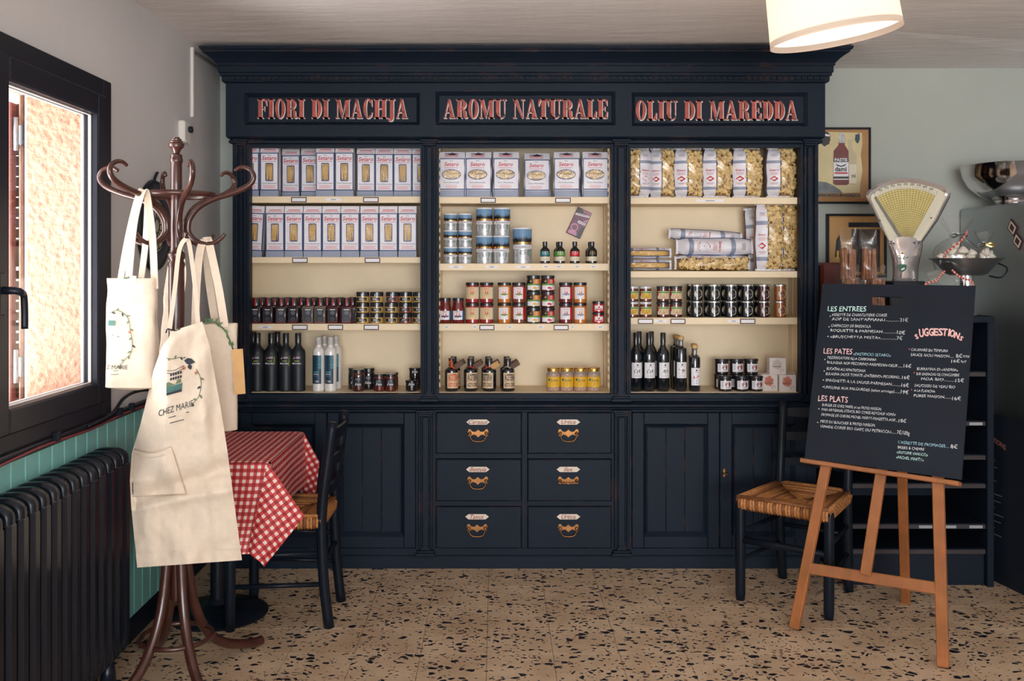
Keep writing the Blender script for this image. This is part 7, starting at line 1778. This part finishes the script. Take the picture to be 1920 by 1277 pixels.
for k in range(12):
    u0 = .12 + rn.uniform(0, .1); v = .72 - .04 * k; u1_ = u0 + rn.uniform(.08, .2); b.add([lp(u0, v), lp(u1_, v), lp(u1_, v + .005), lp(u0, v + .005)], [(0, 1, 2, 3)], mat('shaded_white_chalk', (120, 124, 130), .9))  # white chalk greyed, the same shade put into its colour
b.build('writing', lb)

# ================================================================ ceiling lamp
LY_, LX = 3.38, wx(1567, 3.38)
lz = wz(71, LY_)
lm = thing('pendant_lamp', 'white fabric drum pendant lamp glowing below the ceiling', 'lamp', (LX, LY_, lz)); lm.rotation_euler = (math.radians(1.5), math.radians(-8.5), 0)
def shade_mat():
    m = bpy.data.materials.new('lamp_shade_fabric'); m.use_nodes = True; nt = m.node_tree; nt.nodes.clear()
    out = nt.nodes.new('ShaderNodeOutputMaterial'); mix = nt.nodes.new('ShaderNodeMixShader'); d = nt.nodes.new('ShaderNodeBsdfDiffuse'); t = nt.nodes.new('ShaderNodeBsdfTranslucent')
    nz = nt.nodes.new('ShaderNodeTexNoise'); nz.inputs['Scale'].default_value = 120; r_ = nt.nodes.new('ShaderNodeValToRGB'); r_.color_ramp.elements[0].color = lin((232, 212, 194)); r_.color_ramp.elements[1].color = lin((240, 224, 208)); nt.links.new(nz.outputs['Fac'], r_.inputs['Fac'])
    nt.links.new(r_.outputs['Color'], d.inputs['Color']); nt.links.new(r_.outputs['Color'], t.inputs['Color']); mix.inputs['Fac'].default_value = .5
    nt.links.new(d.outputs[0], mix.inputs[1]); nt.links.new(t.outputs[0], mix.inputs[2]); nt.links.new(mix.outputs[0], out.inputs['Surface']); return m
def glow_mat(name, col, st):
    m = bpy.data.materials.new(name); m.use_nodes = True; nt = m.node_tree; bs = nt.nodes['Principled BSDF']; bs.inputs['Base Color'].default_value = col; bs.inputs['Emission Color'].default_value = col
    nz = nt.nodes.new('ShaderNodeTexNoise'); nz.inputs['Scale'].default_value = 3; mr = nt.nodes.new('ShaderNodeMapRange'); mr.inputs['To Min'].default_value = st * .95; mr.inputs['To Max'].default_value = st * 1.05
    nt.links.new(nz.outputs['Fac'], mr.inputs['Value']); nt.links.new(mr.outputs['Result'], bs.inputs['Emission Strength']); return m
SHD = shade_mat()
LR = 119 * LY_ / F
MB().lathe([(LR, 0), (LR * .955, .20)], SHD, 64).build('shade', lm)
MB().lathe([(LR + .001, 0), (LR + .001, .004)], mat('shade_rim', (236, 206, 178), .6), 64).build('rim', lm)
MB().lathe([(0, .022), (LR * .99, .022)], glow_mat('glowing_diffuser', (1.0, .93, .86, 1), .92), 64).build('diffuser', lm)
MB().tube([(0, 0, .12), (0, 0, .22)], .02, WHITE, 12).build('lamp_holder', lm)
MB().tube([(0, 0, .21), (.02, 0, .36)], .004, WHITE, 8).build('cord', lm)
lt = bpy.data.lights.new('lamp_bulb', 'POINT'); lt.energy = 1.7; lt.color = (1.0, .86, .70); lt.shadow_soft_size = .05
lo = bpy.data.objects.new('lamp_bulb', lt); COL.objects.link(lo); lo.parent = lm; lo.location = (0, 0, .09)
